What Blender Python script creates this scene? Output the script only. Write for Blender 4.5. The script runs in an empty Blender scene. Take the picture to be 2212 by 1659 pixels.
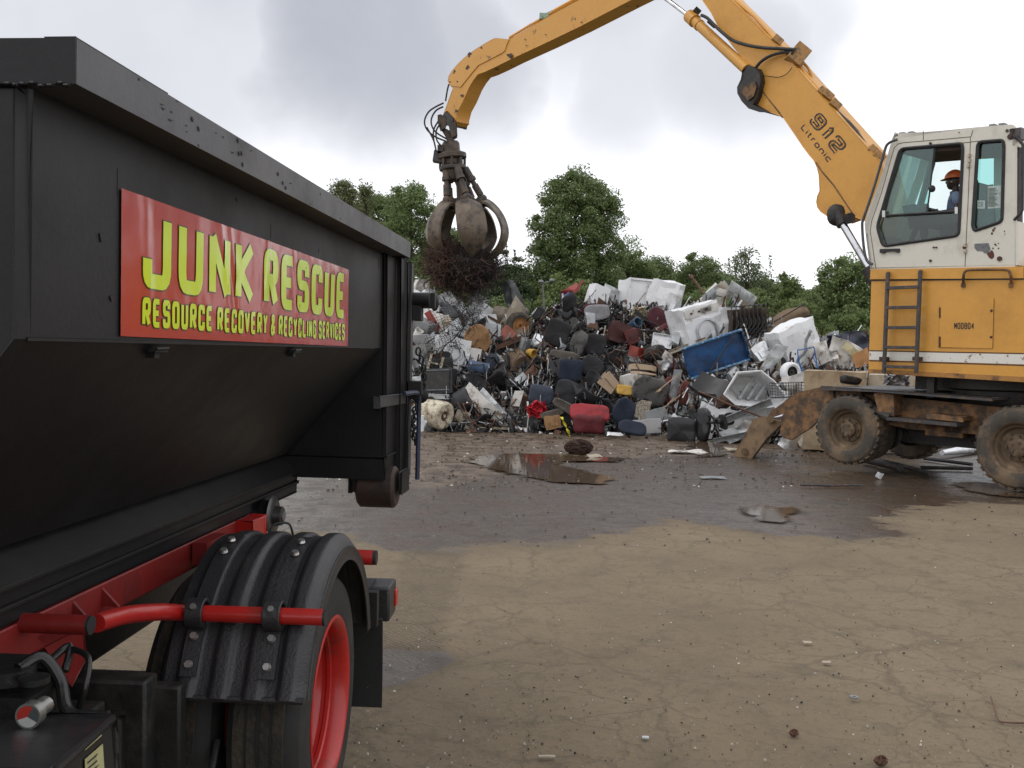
import bpy, math, random
import numpy as np
from mathutils import Vector, Matrix, Euler, noise
from mathutils.geometry import tessellate_polygon
random.seed(7); np.random.seed(7)
R = math.radians
SC = bpy.context.scene
COL = SC.collection
# ------------------------------------------------------------------ camera
F = 2108.0; CX = 1106.0; CY = 829.5; CAMH = 1.87
PITCH = R(1.89); ROLL = R(1.2)
cam = bpy.data.cameras.new('camera'); camo = bpy.data.objects.new('camera', cam); COL.objects.link(camo)
cam.sensor_width = 36; cam.lens = 36 * F / 2212; cam.clip_start = 0.05; cam.clip_end = 3000
CROT = Matrix.Rotation(R(90) - PITCH, 3, 'X') @ Matrix.Rotation(ROLL, 3, 'Z')
camo.location = (0, 0, CAMH); camo.rotation_euler = CROT.to_euler()
SC.camera = camo
SC.view_settings.view_transform = 'Standard'; SC.view_settings.look = 'None'
SC.view_settings.exposure = 0.0; SC.view_settings.gamma = 1
C0 = Vector((0, 0, CAMH))
def ray(x, y): return (CROT @ Vector(((x - CX), -(y - CY), -F))).normalized()
def at_depth(x, y, Y):
    d = ray(x, y); return C0 + d * (Y / d.y)
def at_ground(x, y, z=0.0):
    d = ray(x, y); return C0 + d * ((z - CAMH) / d.z)
def at_plane(x, y, p, n):
    d = ray(x, y); return C0 + d * ((p - C0).dot(n) / d.dot(n))
def horiz(x): return 760 + (x - CX) * 0.021

# ------------------------------------------------------------------ world
SUN_EL, SUN_AZ = 58, 250
w = bpy.data.worlds.new('World'); SC.world = w; w.use_nodes = True
nt = w.node_tree; nt.nodes.clear()
def N(t, kind, **kw):
    n = t.nodes.new(kind)
    for k, v in kw.items():
        if k in n.inputs: n.inputs[k].default_value = v
        else: setattr(n, k, v)
    return n
def mth(t, op, a, b=None, clamp=False):
    n = t.nodes.new('ShaderNodeMath'); n.operation = op; n.use_clamp = clamp
    for i, v in enumerate((a, b)):
        if v is None: continue
        if isinstance(v, (int, float)): n.inputs[i].default_value = v
        else: t.links.new(v, n.inputs[i])
    return n.outputs[0]
tc = N(nt, 'ShaderNodeTexCoord')
nz = N(nt, 'ShaderNodeTexNoise', Scale=3.2, Detail=5.0, Roughness=0.55)
nt.links.new(tc.outputs['Generated'], nz.inputs['Vector'])
dist = nt.nodes.new('ShaderNodeVectorMath'); dist.operation = 'MULTIPLY_ADD'
sub = nt.nodes.new('ShaderNodeVectorMath'); sub.operation = 'SUBTRACT'; sub.inputs[1].default_value = (.5, .5, .5)
nt.links.new(nz.outputs['Color'], sub.inputs[0]); nt.links.new(sub.outputs[0], dist.inputs[0])
dist.inputs[1].default_value = (.22, .22, .13); nt.links.new(tc.outputs['Generated'], dist.inputs[2])
nrm = nt.nodes.new('ShaderNodeVectorMath'); nrm.operation = 'NORMALIZE'; nt.links.new(dist.outputs[0], nrm.inputs[0])
acc = 0.0
BLOBS = [(100, 60, 480, .62), (420, 100, 400, .60), (760, 60, 330, .95), (960, 110, 260, .85), (1360, 150, 240, .62),
         (1580, 130, 270, .68), (1700, 40, 220, .5), (2230, 520, 260, .18), (560, -250, 500, .7), (1300, -280, 600, .7), (1950, -500, 500, .5)]
for bx_, by_, br_, ba_ in BLOBS:
    d = ray(bx_, by_)
    dp = nt.nodes.new('ShaderNodeVectorMath'); dp.operation = 'DOT_PRODUCT'
    nt.links.new(nrm.outputs[0], dp.inputs[0]); dp.inputs[1].default_value = d
    mr = nt.nodes.new('ShaderNodeMapRange'); mr.interpolation_type = 'SMOOTHSTEP'
    mr.inputs['From Min'].default_value = math.cos(math.atan(br_ / F)); mr.inputs['From Max'].default_value = math.cos(math.atan(br_ * .25 / F))
    mr.inputs['To Max'].default_value = ba_
    nt.links.new(dp.outputs['Value'], mr.inputs['Value'])
    acc = mth(nt, 'MAXIMUM', acc, mr.outputs[0]) if not isinstance(acc, float) else mr.outputs[0]
n2 = N(nt, 'ShaderNodeTexNoise', Scale=2.3, Detail=6.0, Roughness=0.6)
nt.links.new(tc.outputs['Generated'], n2.inputs['Vector'])
nn = mth(nt, 'MULTIPLY', mth(nt, 'SUBTRACT', n2.outputs['Fac'], .58), .45)
fac = mth(nt, 'ADD', acc, nn, clamp=True)
mix = nt.nodes.new('ShaderNodeMix'); mix.data_type = 'RGBA'
nt.links.new(fac, mix.inputs[0]); mix.inputs[6].default_value = (1.05, 1.06, 1.10, 1); mix.inputs[7].default_value = (.40, .42, .475, 1)
sky = nt.nodes.new('ShaderNodeTexSky'); sky.sky_type = 'NISHITA'; sky.sun_disc = False
sky.sun_elevation = R(SUN_EL); sky.sun_rotation = R(SUN_AZ)
bg1 = N(nt, 'ShaderNodeBackground', Strength=1.2); nt.links.new(mix.outputs[2], bg1.inputs['Color'])
bg2 = N(nt, 'ShaderNodeBackground', Strength=.05); nt.links.new(sky.outputs[0], bg2.inputs['Color'])
mxs = nt.nodes.new('ShaderNodeMixShader'); mxs.inputs[0].default_value = .06
nt.links.new(bg1.outputs[0], mxs.inputs[1]); nt.links.new(bg2.outputs[0], mxs.inputs[2])
wo = nt.nodes.new('ShaderNodeOutputWorld'); nt.links.new(mxs.outputs[0], wo.inputs['Surface'])
# ------------------------------------------------------------------ sun
sl = bpy.data.lights.new('sun', 'SUN'); sl.energy = .6; sl.angle = R(18); sl.color = (1, .96, .9)
so = bpy.data.objects.new('sun', sl); COL.objects.link(so)
# sun_rotation r: sun direction = (sin r, cos r)
sd = Vector((math.sin(R(SUN_AZ)) * math.cos(R(SUN_EL)), math.cos(R(SUN_AZ)) * math.cos(R(SUN_EL)), math.sin(R(SUN_EL))))
so.rotation_euler = sd.to_track_quat('Z', 'Y').to_euler(); so.location = (0, 0, 60)

# ------------------------------------------------------------------ materials
MATS = {}
def mat(name, col, rough=.6, metal=0., col2=None, var=.5, scale=4., bump=.15, bscale=30., spec=.5, coat=0., thr=(.5, .68), island=0., detail=6.):
    """procedural surface: base colour, patches of col2 where noise passes thr, fine value variation and bump"""
    if name in MATS: return MATS[name]
    m = bpy.data.materials.new(name); m.use_nodes = True; t = m.node_tree; t.nodes.clear()
    b = t.nodes.new('ShaderNodeBsdfPrincipled'); o = t.nodes.new('ShaderNodeOutputMaterial'); t.links.new(b.outputs[0], o.inputs[0])
    b.inputs['Metallic'].default_value = metal; b.inputs['Specular IOR Level'].default_value = spec
    b.inputs['Coat Weight'].default_value = coat; b.inputs['Coat Roughness'].default_value = .15
    tc = t.nodes.new('ShaderNodeTexCoord')
    n1 = N(t, 'ShaderNodeTexNoise', Scale=scale, Detail=detail, Roughness=.65); t.links.new(tc.outputs['Object'], n1.inputs['Vector'])
    n2 = N(t, 'ShaderNodeTexNoise', Scale=bscale, Detail=4., Roughness=.6); t.links.new(tc.outputs['Object'], n2.inputs['Vector'])
    mr = N(t, 'ShaderNodeMapRange'); mr.inputs['From Min'].default_value = thr[0]; mr.inputs['From Max'].default_value = thr[1]
    t.links.new(n1.outputs['Fac'], mr.inputs['Value'])
    mx = t.nodes.new('ShaderNodeMix'); mx.data_type = 'RGBA'; t.links.new(mr.outputs[0], mx.inputs[0])
    mx.inputs[6].default_value = (*col, 1); c2 = col2 if col2 else tuple(c * .6 for c in col); mx.inputs[7].default_value = (*c2, 1)
    hs = t.nodes.new('ShaderNodeHueSaturation'); t.links.new(mx.outputs[2], hs.inputs['Color'])
    v = mth(t, 'ADD', mth(t, 'MULTIPLY', mth(t, 'SUBTRACT', n2.outputs['Fac'], .5), var), 1.0)
    if island > 0:
        g = t.nodes.new('ShaderNodeNewGeometry')
        v = mth(t, 'MULTIPLY', v, mth(t, 'ADD', mth(t, 'MULTIPLY', g.outputs['Random Per Island'], island), 1 - island / 2))
        hv = mth(t, 'ADD', mth(t, 'MULTIPLY', mth(t, 'SUBTRACT', g.outputs['Random Per Island'], .5), .05), .5); t.links.new(hv, hs.inputs['Hue'])
    t.links.new(v, hs.inputs['Value']); t.links.new(hs.outputs[0], b.inputs['Base Color'])
    rr = mth(t, 'ADD', mth(t, 'MULTIPLY', mth(t, 'SUBTRACT', n1.outputs['Fac'], .5), .35), rough, True); t.links.new(rr, b.inputs['Roughness'])
    if bump:
        bp = N(t, 'ShaderNodeBump', Strength=bump, Distance=.01); t.links.new(n2.outputs['Fac'], bp.inputs['Height']); t.links.new(bp.outputs[0], b.inputs['Normal'])
    MATS[name] = m; return m
def leafmat(name, col, col2):
    if name in MATS: return MATS[name]
    m = bpy.data.materials.new(name); m.use_nodes = True; t = m.node_tree; t.nodes.clear()
    o = t.nodes.new('ShaderNodeOutputMaterial'); g = t.nodes.new('ShaderNodeNewGeometry')
    mx = t.nodes.new('ShaderNodeMix'); mx.data_type = 'RGBA'; t.links.new(g.outputs['Random Per Island'], mx.inputs[0])
    mx.inputs[6].default_value = (*col, 1); mx.inputs[7].default_value = (*col2, 1)
    d = N(t, 'ShaderNodeBsdfPrincipled', Roughness=.5); t.links.new(mx.outputs[2], d.inputs['Base Color']); d.inputs['Specular IOR Level'].default_value = .3
    tr = t.nodes.new('ShaderNodeBsdfTranslucent'); t.links.new(mx.outputs[2], tr.inputs['Color'])
    ms = t.nodes.new('ShaderNodeMixShader'); ms.inputs[0].default_value = .35
    t.links.new(d.outputs[0], ms.inputs[1]); t.links.new(tr.outputs[0], ms.inputs[2]); t.links.new(ms.outputs[0], o.inputs[0])
    MATS[name] = m; return m
def glassmat(name, tint, refl=.12):
    if name in MATS: return MATS[name]
    m = bpy.data.materials.new(name); m.use_nodes = True; t = m.node_tree; t.nodes.clear()
    o = t.nodes.new('ShaderNodeOutputMaterial')
    tr = t.nodes.new('ShaderNodeBsdfTransparent'); tr.inputs[0].default_value = (*tint, 1)
    gl = N(t, 'ShaderNodeBsdfGlossy', Roughness=.03)
    fr = N(t, 'ShaderNodeFresnel', IOR=1.5)
    f = mth(t, 'ADD', mth(t, 'MULTIPLY', fr.outputs[0], .8), refl * .3, True)
    ms = t.nodes.new('ShaderNodeMixShader'); t.links.new(f, ms.inputs[0])
    t.links.new(tr.outputs[0], ms.inputs[1]); t.links.new(gl.outputs[0], ms.inputs[2]); t.links.new(ms.outputs[0], o.inputs[0])
    MATS[name] = m; return m

# ------------------------------------------------------------------ mesh helpers
class MB:
    def __init__(s): s.v = []; s.f = []; s.m = []; s.mi = 0
    def add(s, vs, fs):
        o = len(s.v); s.v += [tuple(p) for p in vs]
        for f in fs: s.f.append(tuple(i + o for i in f)); s.m.append(s.mi)
    def box(s, c, size, rot=None):
        c = Vector(c); h = Vector(size) / 2
        M = rot if rot is not None else Matrix.Identity(3)
        if isinstance(M, (tuple, list)): M = Euler([R(a) for a in M]).to_matrix()
        vs = [c + M @ Vector((x * h.x, y * h.y, z * h.z)) for x in (-1, 1) for y in (-1, 1) for z in (-1, 1)]
        s.add(vs, [(0, 1, 3, 2), (4, 6, 7, 5), (0, 4, 5, 1), (2, 3, 7, 6), (0, 2, 6, 4), (1, 5, 7, 3)])
    def prism(s, poly, vec):
        """poly: 3D points (a planar loop), extruded by vec; concave loops are fine"""
        n = len(poly); vec = Vector(vec); P = [Vector(p) for p in poly]
        tri = tessellate_polygon([P])
        vs = P + [p + vec for p in P]
        fs = [tuple(t) for t in tri] + [tuple(i + n for i in reversed(t)) for t in tri]
        fs += [(i, (i + 1) % n, (i + 1) % n + n, i + n) for i in range(n)]
        s.add(vs, fs)
    def holed(s, outer, holes, vec):
        loops = [[Vector(p) for p in l] for l in [outer] + holes]; vec = Vector(vec)
        flat = [p for l in loops for p in l]; n = len(flat)
        tri = tessellate_polygon(loops)
        vs = flat + [p + vec for p in flat]
        fs = [tuple(t) for t in tri] + [tuple(i + n for i in reversed(t)) for t in tri]
        o = 0
        for l in loops:
            k = len(l)
            fs += [(o + i, o + (i + 1) % k, o + (i + 1) % k + n, o + i + n) for i in range(k)]; o += k
        s.add(vs, fs)
    def tube(s, path, r, n=8, caps=True, close=False):
        P = [Vector(p) for p in path]; L = len(P)
        rs = r if isinstance(r, (list, tuple)) else [r] * L
        up = None; rings = []
        for i in range(L):
            a = P[i - 1] if (i > 0 or close) else P[i]; b = P[(i + 1) % L] if (i < L - 1 or close) else P[i]
            d = (b - a)
            if d.length < 1e-9: d = Vector((0, 0, 1))
            d.normalize()
            if up is None:
                up = Vector((0, 0, 1)) if abs(d.z) < .9 else Vector((1, 0, 0))
            x = d.cross(up)
            if x.length < 1e-6: x = d.cross(Vector((.3, .9, .1)))
            x.normalize(); y = x.cross(d).normalized(); up = y
            rings.append([P[i] + (x * math.cos(2 * math.pi * k / n) + y * math.sin(2 * math.pi * k / n)) * rs[i] for k in range(n)])
        vs = [p for ring in rings for p in ring]; fs = []
        for i in range(L - 1 + (1 if close else 0)):
            j = (i + 1) % L
            for k in range(n): fs.append((i * n + k, i * n + (k + 1) % n, j * n + (k + 1) % n, j * n + k))
        if caps and not close: fs += [tuple(range(n))[::-1], tuple((L - 1) * n + k for k in range(n))]
        s.add(vs, fs)
    def cyl(s, a, b, r0, r1=None, n=20): s.tube([a, b], [r0, r0 if r1 is None else r1], n)
    def lathe(s, prof, o=(0, 0, 0), ax=(0, 0, 1), n=32, arc=(0, 360), closed=False):
        """prof: (radius, height along ax)"""
        ax = Vector(ax).normalized(); o = Vector(o)
        x = ax.orthogonal().normalized() if abs(ax.z) > .9 else ax.cross(Vector((0, 0, 1))).normalized()
        y = ax.cross(x); full = abs(arc[1] - arc[0]) >= 360; cnt = n if full else n + 1
        vs = []; k = len(prof)
        for i in range(cnt):
            a = R(arc[0] + (arc[1] - arc[0]) * i / n)
            for r, h in prof: vs.append(o + ax * h + (x * math.cos(a) + y * math.sin(a)) * r)
        fs = []
        for i in range(n):
            j = (i + 1) % cnt
            for q in range(k if closed else k - 1):
                q2 = (q + 1) % k; fs.append((i * k + q, j * k + q, j * k + q2, i * k + q2))
        s.add(vs, fs)
    def grid(s, fn, nu, nv, thick=0.):
        """fn(u,v) -> point, 0..1; with thickness a closed shell is made along the normal"""
        P = [[Vector(fn(i / nu, j / nv)) for j in range(nv + 1)] for i in range(nu + 1)]
        W = nv + 1; vs = [P[i][j] for i in range(nu + 1) for j in range(nv + 1)]
        fs = [(i * W + j, (i + 1) * W + j, (i + 1) * W + j + 1, i * W + j + 1) for i in range(nu) for j in range(nv)]
        if thick:
            n0 = len(vs); back = []
            for i in range(nu + 1):
                for j in range(nv + 1):
                    a = P[min(i + 1, nu)][j] - P[max(i - 1, 0)][j]; b = P[i][min(j + 1, nv)] - P[i][max(j - 1, 0)]
                    nn = a.cross(b)
                    if nn.length > 1e-9: nn.normalize()
                    back.append(P[i][j] - nn * thick)
            vs += back
            fs += [tuple(k + n0 for k in reversed(f)) for f in list(fs)]
            e = [(i, 0) for i in range(nu + 1)] + [(nu, j) for j in range(1, nv + 1)] + [(i, nv) for i in range(nu - 1, -1, -1)] + [(0, j) for j in range(nv - 1, 0, -1)]
            ids = [a * W + b for a, b in e]
            for q in range(len(ids)):
                a, b = ids[q], ids[(q + 1) % len(ids)]; fs.append((a, a + n0, b + n0, b))
        s.add(vs, fs)
    def sphere(s, c, r, n=12, m=8, sq=(1, 1, 1)):
        c = Vector(c)
        def fn(u, v):
            a = 2 * math.pi * u; b = math.pi * (v - .5) * .9999
            return c + Vector((math.cos(a) * math.cos(b) * r * sq[0], math.sin(a) * math.cos(b) * r * sq[1], math.sin(b) * r * sq[2]))
        s.grid(fn, n, m)
    def xf(s, M): s.v = [tuple(M @ Vector(p)) for p in s.v]; return s
    def crumple(s, amp, sc=3., seed=0):
        o = Vector((seed * 7.3, seed * 3.1, seed))
        s.v = [tuple(Vector(p) + noise.noise_vector(Vector(p) * sc + o) * amp + noise.noise_vector(Vector(p) * sc * 2.7 + o) * amp * .45) for p in s.v]; return s
    def build(s, name, mats, parent=None, smooth=True, bevel=0., ang=35, subd=0):
        me = bpy.data.meshes.new(name)
        off = rootloc(parent) if parent is not None else Vector((0, 0, 0))
        if off.length: vs = [(p[0] - off.x, p[1] - off.y, p[2] - off.z) for p in s.v]
        else: vs = s.v
        me.from_pydata(vs, [], s.f)
        if not isinstance(mats, (list, tuple)): mats = [mats]
        for m in mats: me.materials.append(m)
        if len(mats) > 1: me.polygons.foreach_set('material_index', s.m)
        me.update()
        o = bpy.data.objects.new(name, me); COL.objects.link(o)
        if parent is not None: o.parent = parent
        if smooth: 
            me.polygons.foreach_set('use_smooth', [True] * len(me.polygons))
            try: me.set_sharp_from_angle(angle=R(ang))
            except Exception: pass
        if bevel:
            b = o.modifiers.new('bevel', 'BEVEL'); b.width = bevel; b.segments = 2; b.limit_method = 'ANGLE'; b.angle_limit = R(40); b.harden_normals = False
        return o
ROOTOFF = {}
def rootloc(o):
    while o is not None:
        if o.name in ROOTOFF: return ROOTOFF[o.name]
        o = o.parent
    return Vector((0, 0, 0))
def tag(o, label=None, cat=None, group=None, kind=None):
    if label: o['label'] = label
    if cat: o['category'] = cat
    if group: o['group'] = group
    if kind: o['kind'] = kind
    return o
def thing(name, label, cat, loc=(0, 0, 0), group=None, world=True, rot=None):
    """Empty at the base; world=True: its parts are given in world coordinates"""
    o = bpy.data.objects.new(name, None); COL.objects.link(o); o.location = loc; o.empty_display_size = .1
    if rot: o.rotation_euler = [R(a) for a in rot]
    if world: ROOTOFF[o.name] = Vector(loc)
    return tag(o, label, cat, group)
def fillet(poly, r, seg=4):
    """2D polygon with rounded corners"""
    out = []; n = len(poly)
    for i in range(n):
        p = Vector(poly[i]); a = Vector(poly[i - 1]) - p; b = Vector(poly[(i + 1) % n]) - p
        rr = min(r, a.length * .45, b.length * .45)
        p0 = p + a.normalized() * rr; p1 = p + b.normalized() * rr
        for k in range(seg + 1):
            t = k / seg; q = p0 * (1 - t) ** 2 + p * 2 * t * (1 - t) + p1 * t * t; out.append((q.x, q.y))
    return out
def interp(x, tab):
    if x <= tab[0][0]: return tab[0][1]
    for (a, b), (c, d) in zip(tab, tab[1:]):
        if x <= c: return b + (d - b) * (x - a) / (c - a)
    return tab[-1][1]
def spl(pts, k=6):
    """Catmull-Rom through points"""
    P = [Vector(p) for p in pts]; out = []
    for i in range(len(P) - 1):
        a = P[max(i - 1, 0)]; b = P[i]; c = P[i + 1]; d = P[min(i + 2, len(P) - 1)]
        for q in range(k):
            t = q / k
            out.append(.5 * ((2 * b) + (c - a) * t + (2 * a - 5 * b + 4 * c - d) * t * t + (3 * b - a - 3 * c + d) * t ** 3))
    out.append(P[-1]); return out

# ------------------------------------------------------------------ stroke lettering (squarish wide face)
def _round(pts, r=.16, seg=4):
    out = [Vector(pts[0])]
    for i in range(1, len(pts) - 1):
        p = Vector(pts[i]); a = Vector(pts[i - 1]) - p; b = Vector(pts[i + 1]) - p
        rr = min(r, a.length * .5, b.length * .5); p0 = p + a.normalized() * rr; p1 = p + b.normalized() * rr
        for k in range(seg + 1):
            t = k / seg; out.append(p0 * (1 - t) ** 2 + p * 2 * t * (1 - t) + p1 * t * t)
    out.append(Vector(pts[-1])); return out
G = {
 'J': [[(.0, .34), (.0, 0), (1, 0), (1, 1)]], 'U': [[(0, 1), (0, 0), (1, 0), (1, 1)]],
 'N': [[(0, 0), (0, 1)], [(0, 1), (1, 0)], [(1, 0), (1, 1)]], 'K': [[(0, 0), (0, 1)], [(1, 1), (.12, .5), (1, 0)]],
 'R': [[(0, 0), (0, 1), (1, 1), (1, .48), (0, .48)], [(.5, .48), (1, 0)]], 'E': [[(1, 1), (0, 1), (0, 0), (1, 0)], [(0, .5), (.85, .5)]],
 'S': [[(1, .74), (1, 1), (0, 1), (0, .52), (1, .52), (1, 0), (0, 0), (0, .26)]], 'C': [[(1, .7), (1, 1), (0, 1), (0, 0), (1, 0), (1, .3)]],
 'O': [[(.5, 1), (0, 1), (0, 0), (1, 0), (1, 1), (.5, 1)]], 'V': [[(0, 1), (.5, 0), (1, 1)]], 'Y': [[(0, 1), (.5, .45), (1, 1)], [(.5, .5), (.5, 0)]],
 'L': [[(0, 1), (0, 0), (1, 0)]], 'I': [[(.5, 0), (.5, 1)]], 'G': [[(1, .74), (1, 1), (0, 1), (0, 0), (1, 0), (1, .5), (.55, .5)]],
 '&': [[(1, 0), (.2, .75), (.2, 1), (.75, 1), (.75, .7), (0, .4), (0, 0), (.6, 0), (1, .45)]],
 'M': [[(0, 0), (0, 1)], [(0, 1), (.5, .3), (1, 1)], [(1, 1), (1, 0)]], '0': [[(.5, 1), (0, 1), (0, 0), (1, 0), (1, 1), (.5, 1)]],
 '8': [[(.5, 1), (0, 1), (0, 0), (1, 0), (1, 1), (.5, 1)], [(0, .52), (1, .52)]], '4': [[(.75, 0), (.75, 1), (0, .3), (1, .3)]],
 '9': [[(0, .2), (0, 0), (1, 0), (1, 1), (0, 1), (0, .5), (1, .5)]], '1': [[(.1, .8), (.55, 1), (.55, 0)]], '2': [[(0, .8), (0, 1), (1, 1), (1, .52), (0, .4), (0, 0), (1, 0)]],
 'i': [[(.5, 0), (.5, .7)], [(.5, .9), (.5, 1.02)]], 't': [[(.3, 1), (.3, 0), (.8, 0)], [(0, .7), (.75, .7)]], 'r': [[(0, 0), (0, .7), (.8, .7)]],
 'o': [[(.5, .7), (0, .7), (0, 0), (1, 0), (1, .7), (.5, .7)]], 'n': [[(0, 0), (0, .7), (1, .7), (1, 0)]], 'c': [[(1, .7), (0, .7), (0, 0), (1, 0)]],
 'e': [[(0, .36), (1, .36), (1, .7), (0, .7), (0, 0), (1, 0)]], '-': [[(0, .5), (1, .5)]], '.': [[(.4, 0), (.4, .08)]],
}
NARROW = {'I': .3, '1': .55, 'i': .25, 'r': .75, 't': .75, '.': .3}
def lettering(mb, text, fn, w, h, sw, gap=.3, space=.6, rnd=.16, swy=None, depth=None):
    """fn(x,y) -> 3D; letters total width w, height h; sw = stroke width"""
    swy = swy or sw
    units = []; x = 0
    for ch in text:
        if ch == ' ': x += space; continue
        cw = NARROW.get(ch, 1.0); units.append((ch, x, cw)); x += cw + gap
    tot = x - gap; cell = (w) / tot
    for ch, x0, cw in units:
        for st in G[ch]:
            P = []
            inx = sw / 2; iny = swy / 2
            for p in _round(st, rnd):
                P.append(Vector((x0 * cell + inx + p.x * (cw * cell - 2 * inx), iny + p.y * (h - 2 * iny))))
            L = len(P); closed = (P[0] - P[-1]).length < 1e-6
            left = []; right = []
            for i in range(L):
                if closed and i in (0, L - 1): d0 = P[-1] - P[-2]; d1 = P[1] - P[0]
                else: d0 = P[i] - P[i - 1] if i > 0 else P[1] - P[0]; d1 = P[i + 1] - P[i] if i < L - 1 else P[-1] - P[-2]
                if d0.length < 1e-9: d0 = d1
                if d1.length < 1e-9: d1 = d0
                d0 = d0.normalized(); d1 = d1.normalized(); n0 = Vector((-d0.y, d0.x)); n1 = Vector((-d1.y, d1.x)); m = (n0 + n1)
                if m.length < .3: m = n1
                m = m.normalized(); k = min(1 / max(m.dot(n1), .5), 1.6)
                ofs = Vector((m.x * sw / 2, m.y * swy / 2)) * k
                left.append(P[i] + ofs); right.append(P[i] - ofs)
            vs = [fn(q.x, q.y) for q in left] + [fn(q.x, q.y) for q in right]
            mb.add(vs, [(i, i + L, i + 1 + L, i + 1) for i in range(L - 1)])
#%%STRUCT
# ================================================================== GROUND
def sdf(poly, X, Y):
    """signed distance, positive inside; arrays"""
    d = np.full(X.shape, 1e9); ins = np.zeros(X.shape, bool); n = len(poly)
    for i in range(n):
        ax, ay = poly[i]; bx, by = poly[(i + 1) % n]
        ex, ey = bx - ax, by - ay; L = ex * ex + ey * ey + 1e-12
        t = np.clip(((X - ax) * ex + (Y - ay) * ey) / L, 0, 1)
        d = np.minimum(d, np.hypot(X - ax - t * ex, Y - ay - t * ey))
        c = ((ay > Y) != (by > Y)) & (X < ex * (Y - ay) / (ey if abs(ey) > 1e-12 else 1e-12) + ax)
        ins ^= c
    return np.where(ins, d, -d)
def gp(pts): return [tuple(at_ground(x, y)[:2]) for x, y in pts]
WET = gp([(-200, 1120), (300, 1135), (560, 1140), (700, 1150), (830, 1183), (950, 1186), (1120, 1176), (1250, 1168), (1370, 1152), (1395, 1130), (1480, 1124), (1560, 1140),
          (1650, 1152), (1800, 1165), (1900, 1165), (1960, 1150), (1925, 1120), (1980, 1100), (2070, 1088), (2212, 1084), (2500, 1090), (2500, 940), (1400, 940), (900, 930), (200, 935), (-300, 950)])
STAIN = gp([(780, 1410), (860, 1395), (960, 1405), (1030, 1420), (980, 1436), (940, 1455), (860, 1480), (790, 1480)])
MUD = gp([(700, 925), (1900, 935), (1900, 960), (1560, 985), (1400, 985), (1240, 1000), (1050, 1030), (960, 1055), (830, 1050), (700, 1010)])
xs = np.concatenate([-np.geomspace(400, 9, 26), np.arange(-8.6, 13, .11), np.geomspace(13.3, 400, 26)])
ys = np.concatenate([[-60, -30, -15, -8, -4, -2, 0], np.arange(1., 27, .11), np.geomspace(27.2, 700, 34)])
GX, GY = np.meshgrid(xs, ys, indexing='ij')
sw = sdf(WET, GX, GY); ss = sdf(STAIN, GX, GY); sm = sdf(MUD, GX, GY)
wet = np.maximum(np.clip(sw / .8, -1, 1), np.clip(ss / .25, -1, 1)); mud = np.clip(sm / .8, -1, 1)
GZ = np.zeros(GX.shape)
for i in range(len(xs)):
    if -9 < xs[i] < 13.2:
        for j in range(len(ys)):
            if .5 < ys[j] < 28:
                x, y = xs[i], ys[j]
                k = .5 if wet[i, j] > .2 else 1.
                if mud[i, j] > 0: k = 2.2
                GZ[i, j] = (noise.noise((x * 1.1, y * 1.1, 0)) * .012 + noise.noise((x * 4, y * 4, 3)) * .008) * k - .012
def grid_mesh(name, GX, GY, GZ, attrs, m):
    nx, ny = GX.shape
    me = bpy.data.meshes.new(name)
    co = np.stack([GX, GY, GZ], -1).reshape(-1, 3).astype(np.float32)
    I, J = np.meshgrid(np.arange(nx - 1), np.arange(ny - 1), indexing='ij'); a = (I * ny + J).ravel()
    fc = np.stack([a, a + ny, a + ny + 1, a + 1], -1).astype(np.int32)
    quick(me, co, fc)
    for k, v in attrs.items():
        at = me.attributes.new(k, 'FLOAT', 'POINT'); at.data.foreach_set('value', v.ravel().astype(np.float32))
    me.polygons.foreach_set('use_smooth', [True] * len(me.polygons)); me.materials.append(m)
    o = bpy.data.objects.new(name, me); COL.objects.link(o); return o
def quick(me, co, fc):
    k = fc.shape[1]; n = len(fc)
    me.vertices.add(len(co)); me.vertices.foreach_set('co', co.astype(np.float32).ravel())
    me.loops.add(n * k); me.loops.foreach_set('vertex_index', fc.astype(np.int32).ravel())
    me.polygons.add(n); me.polygons.foreach_set('loop_start', np.arange(0, n * k, k, dtype=np.int32))
    me.update(calc_edges=True)
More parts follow.
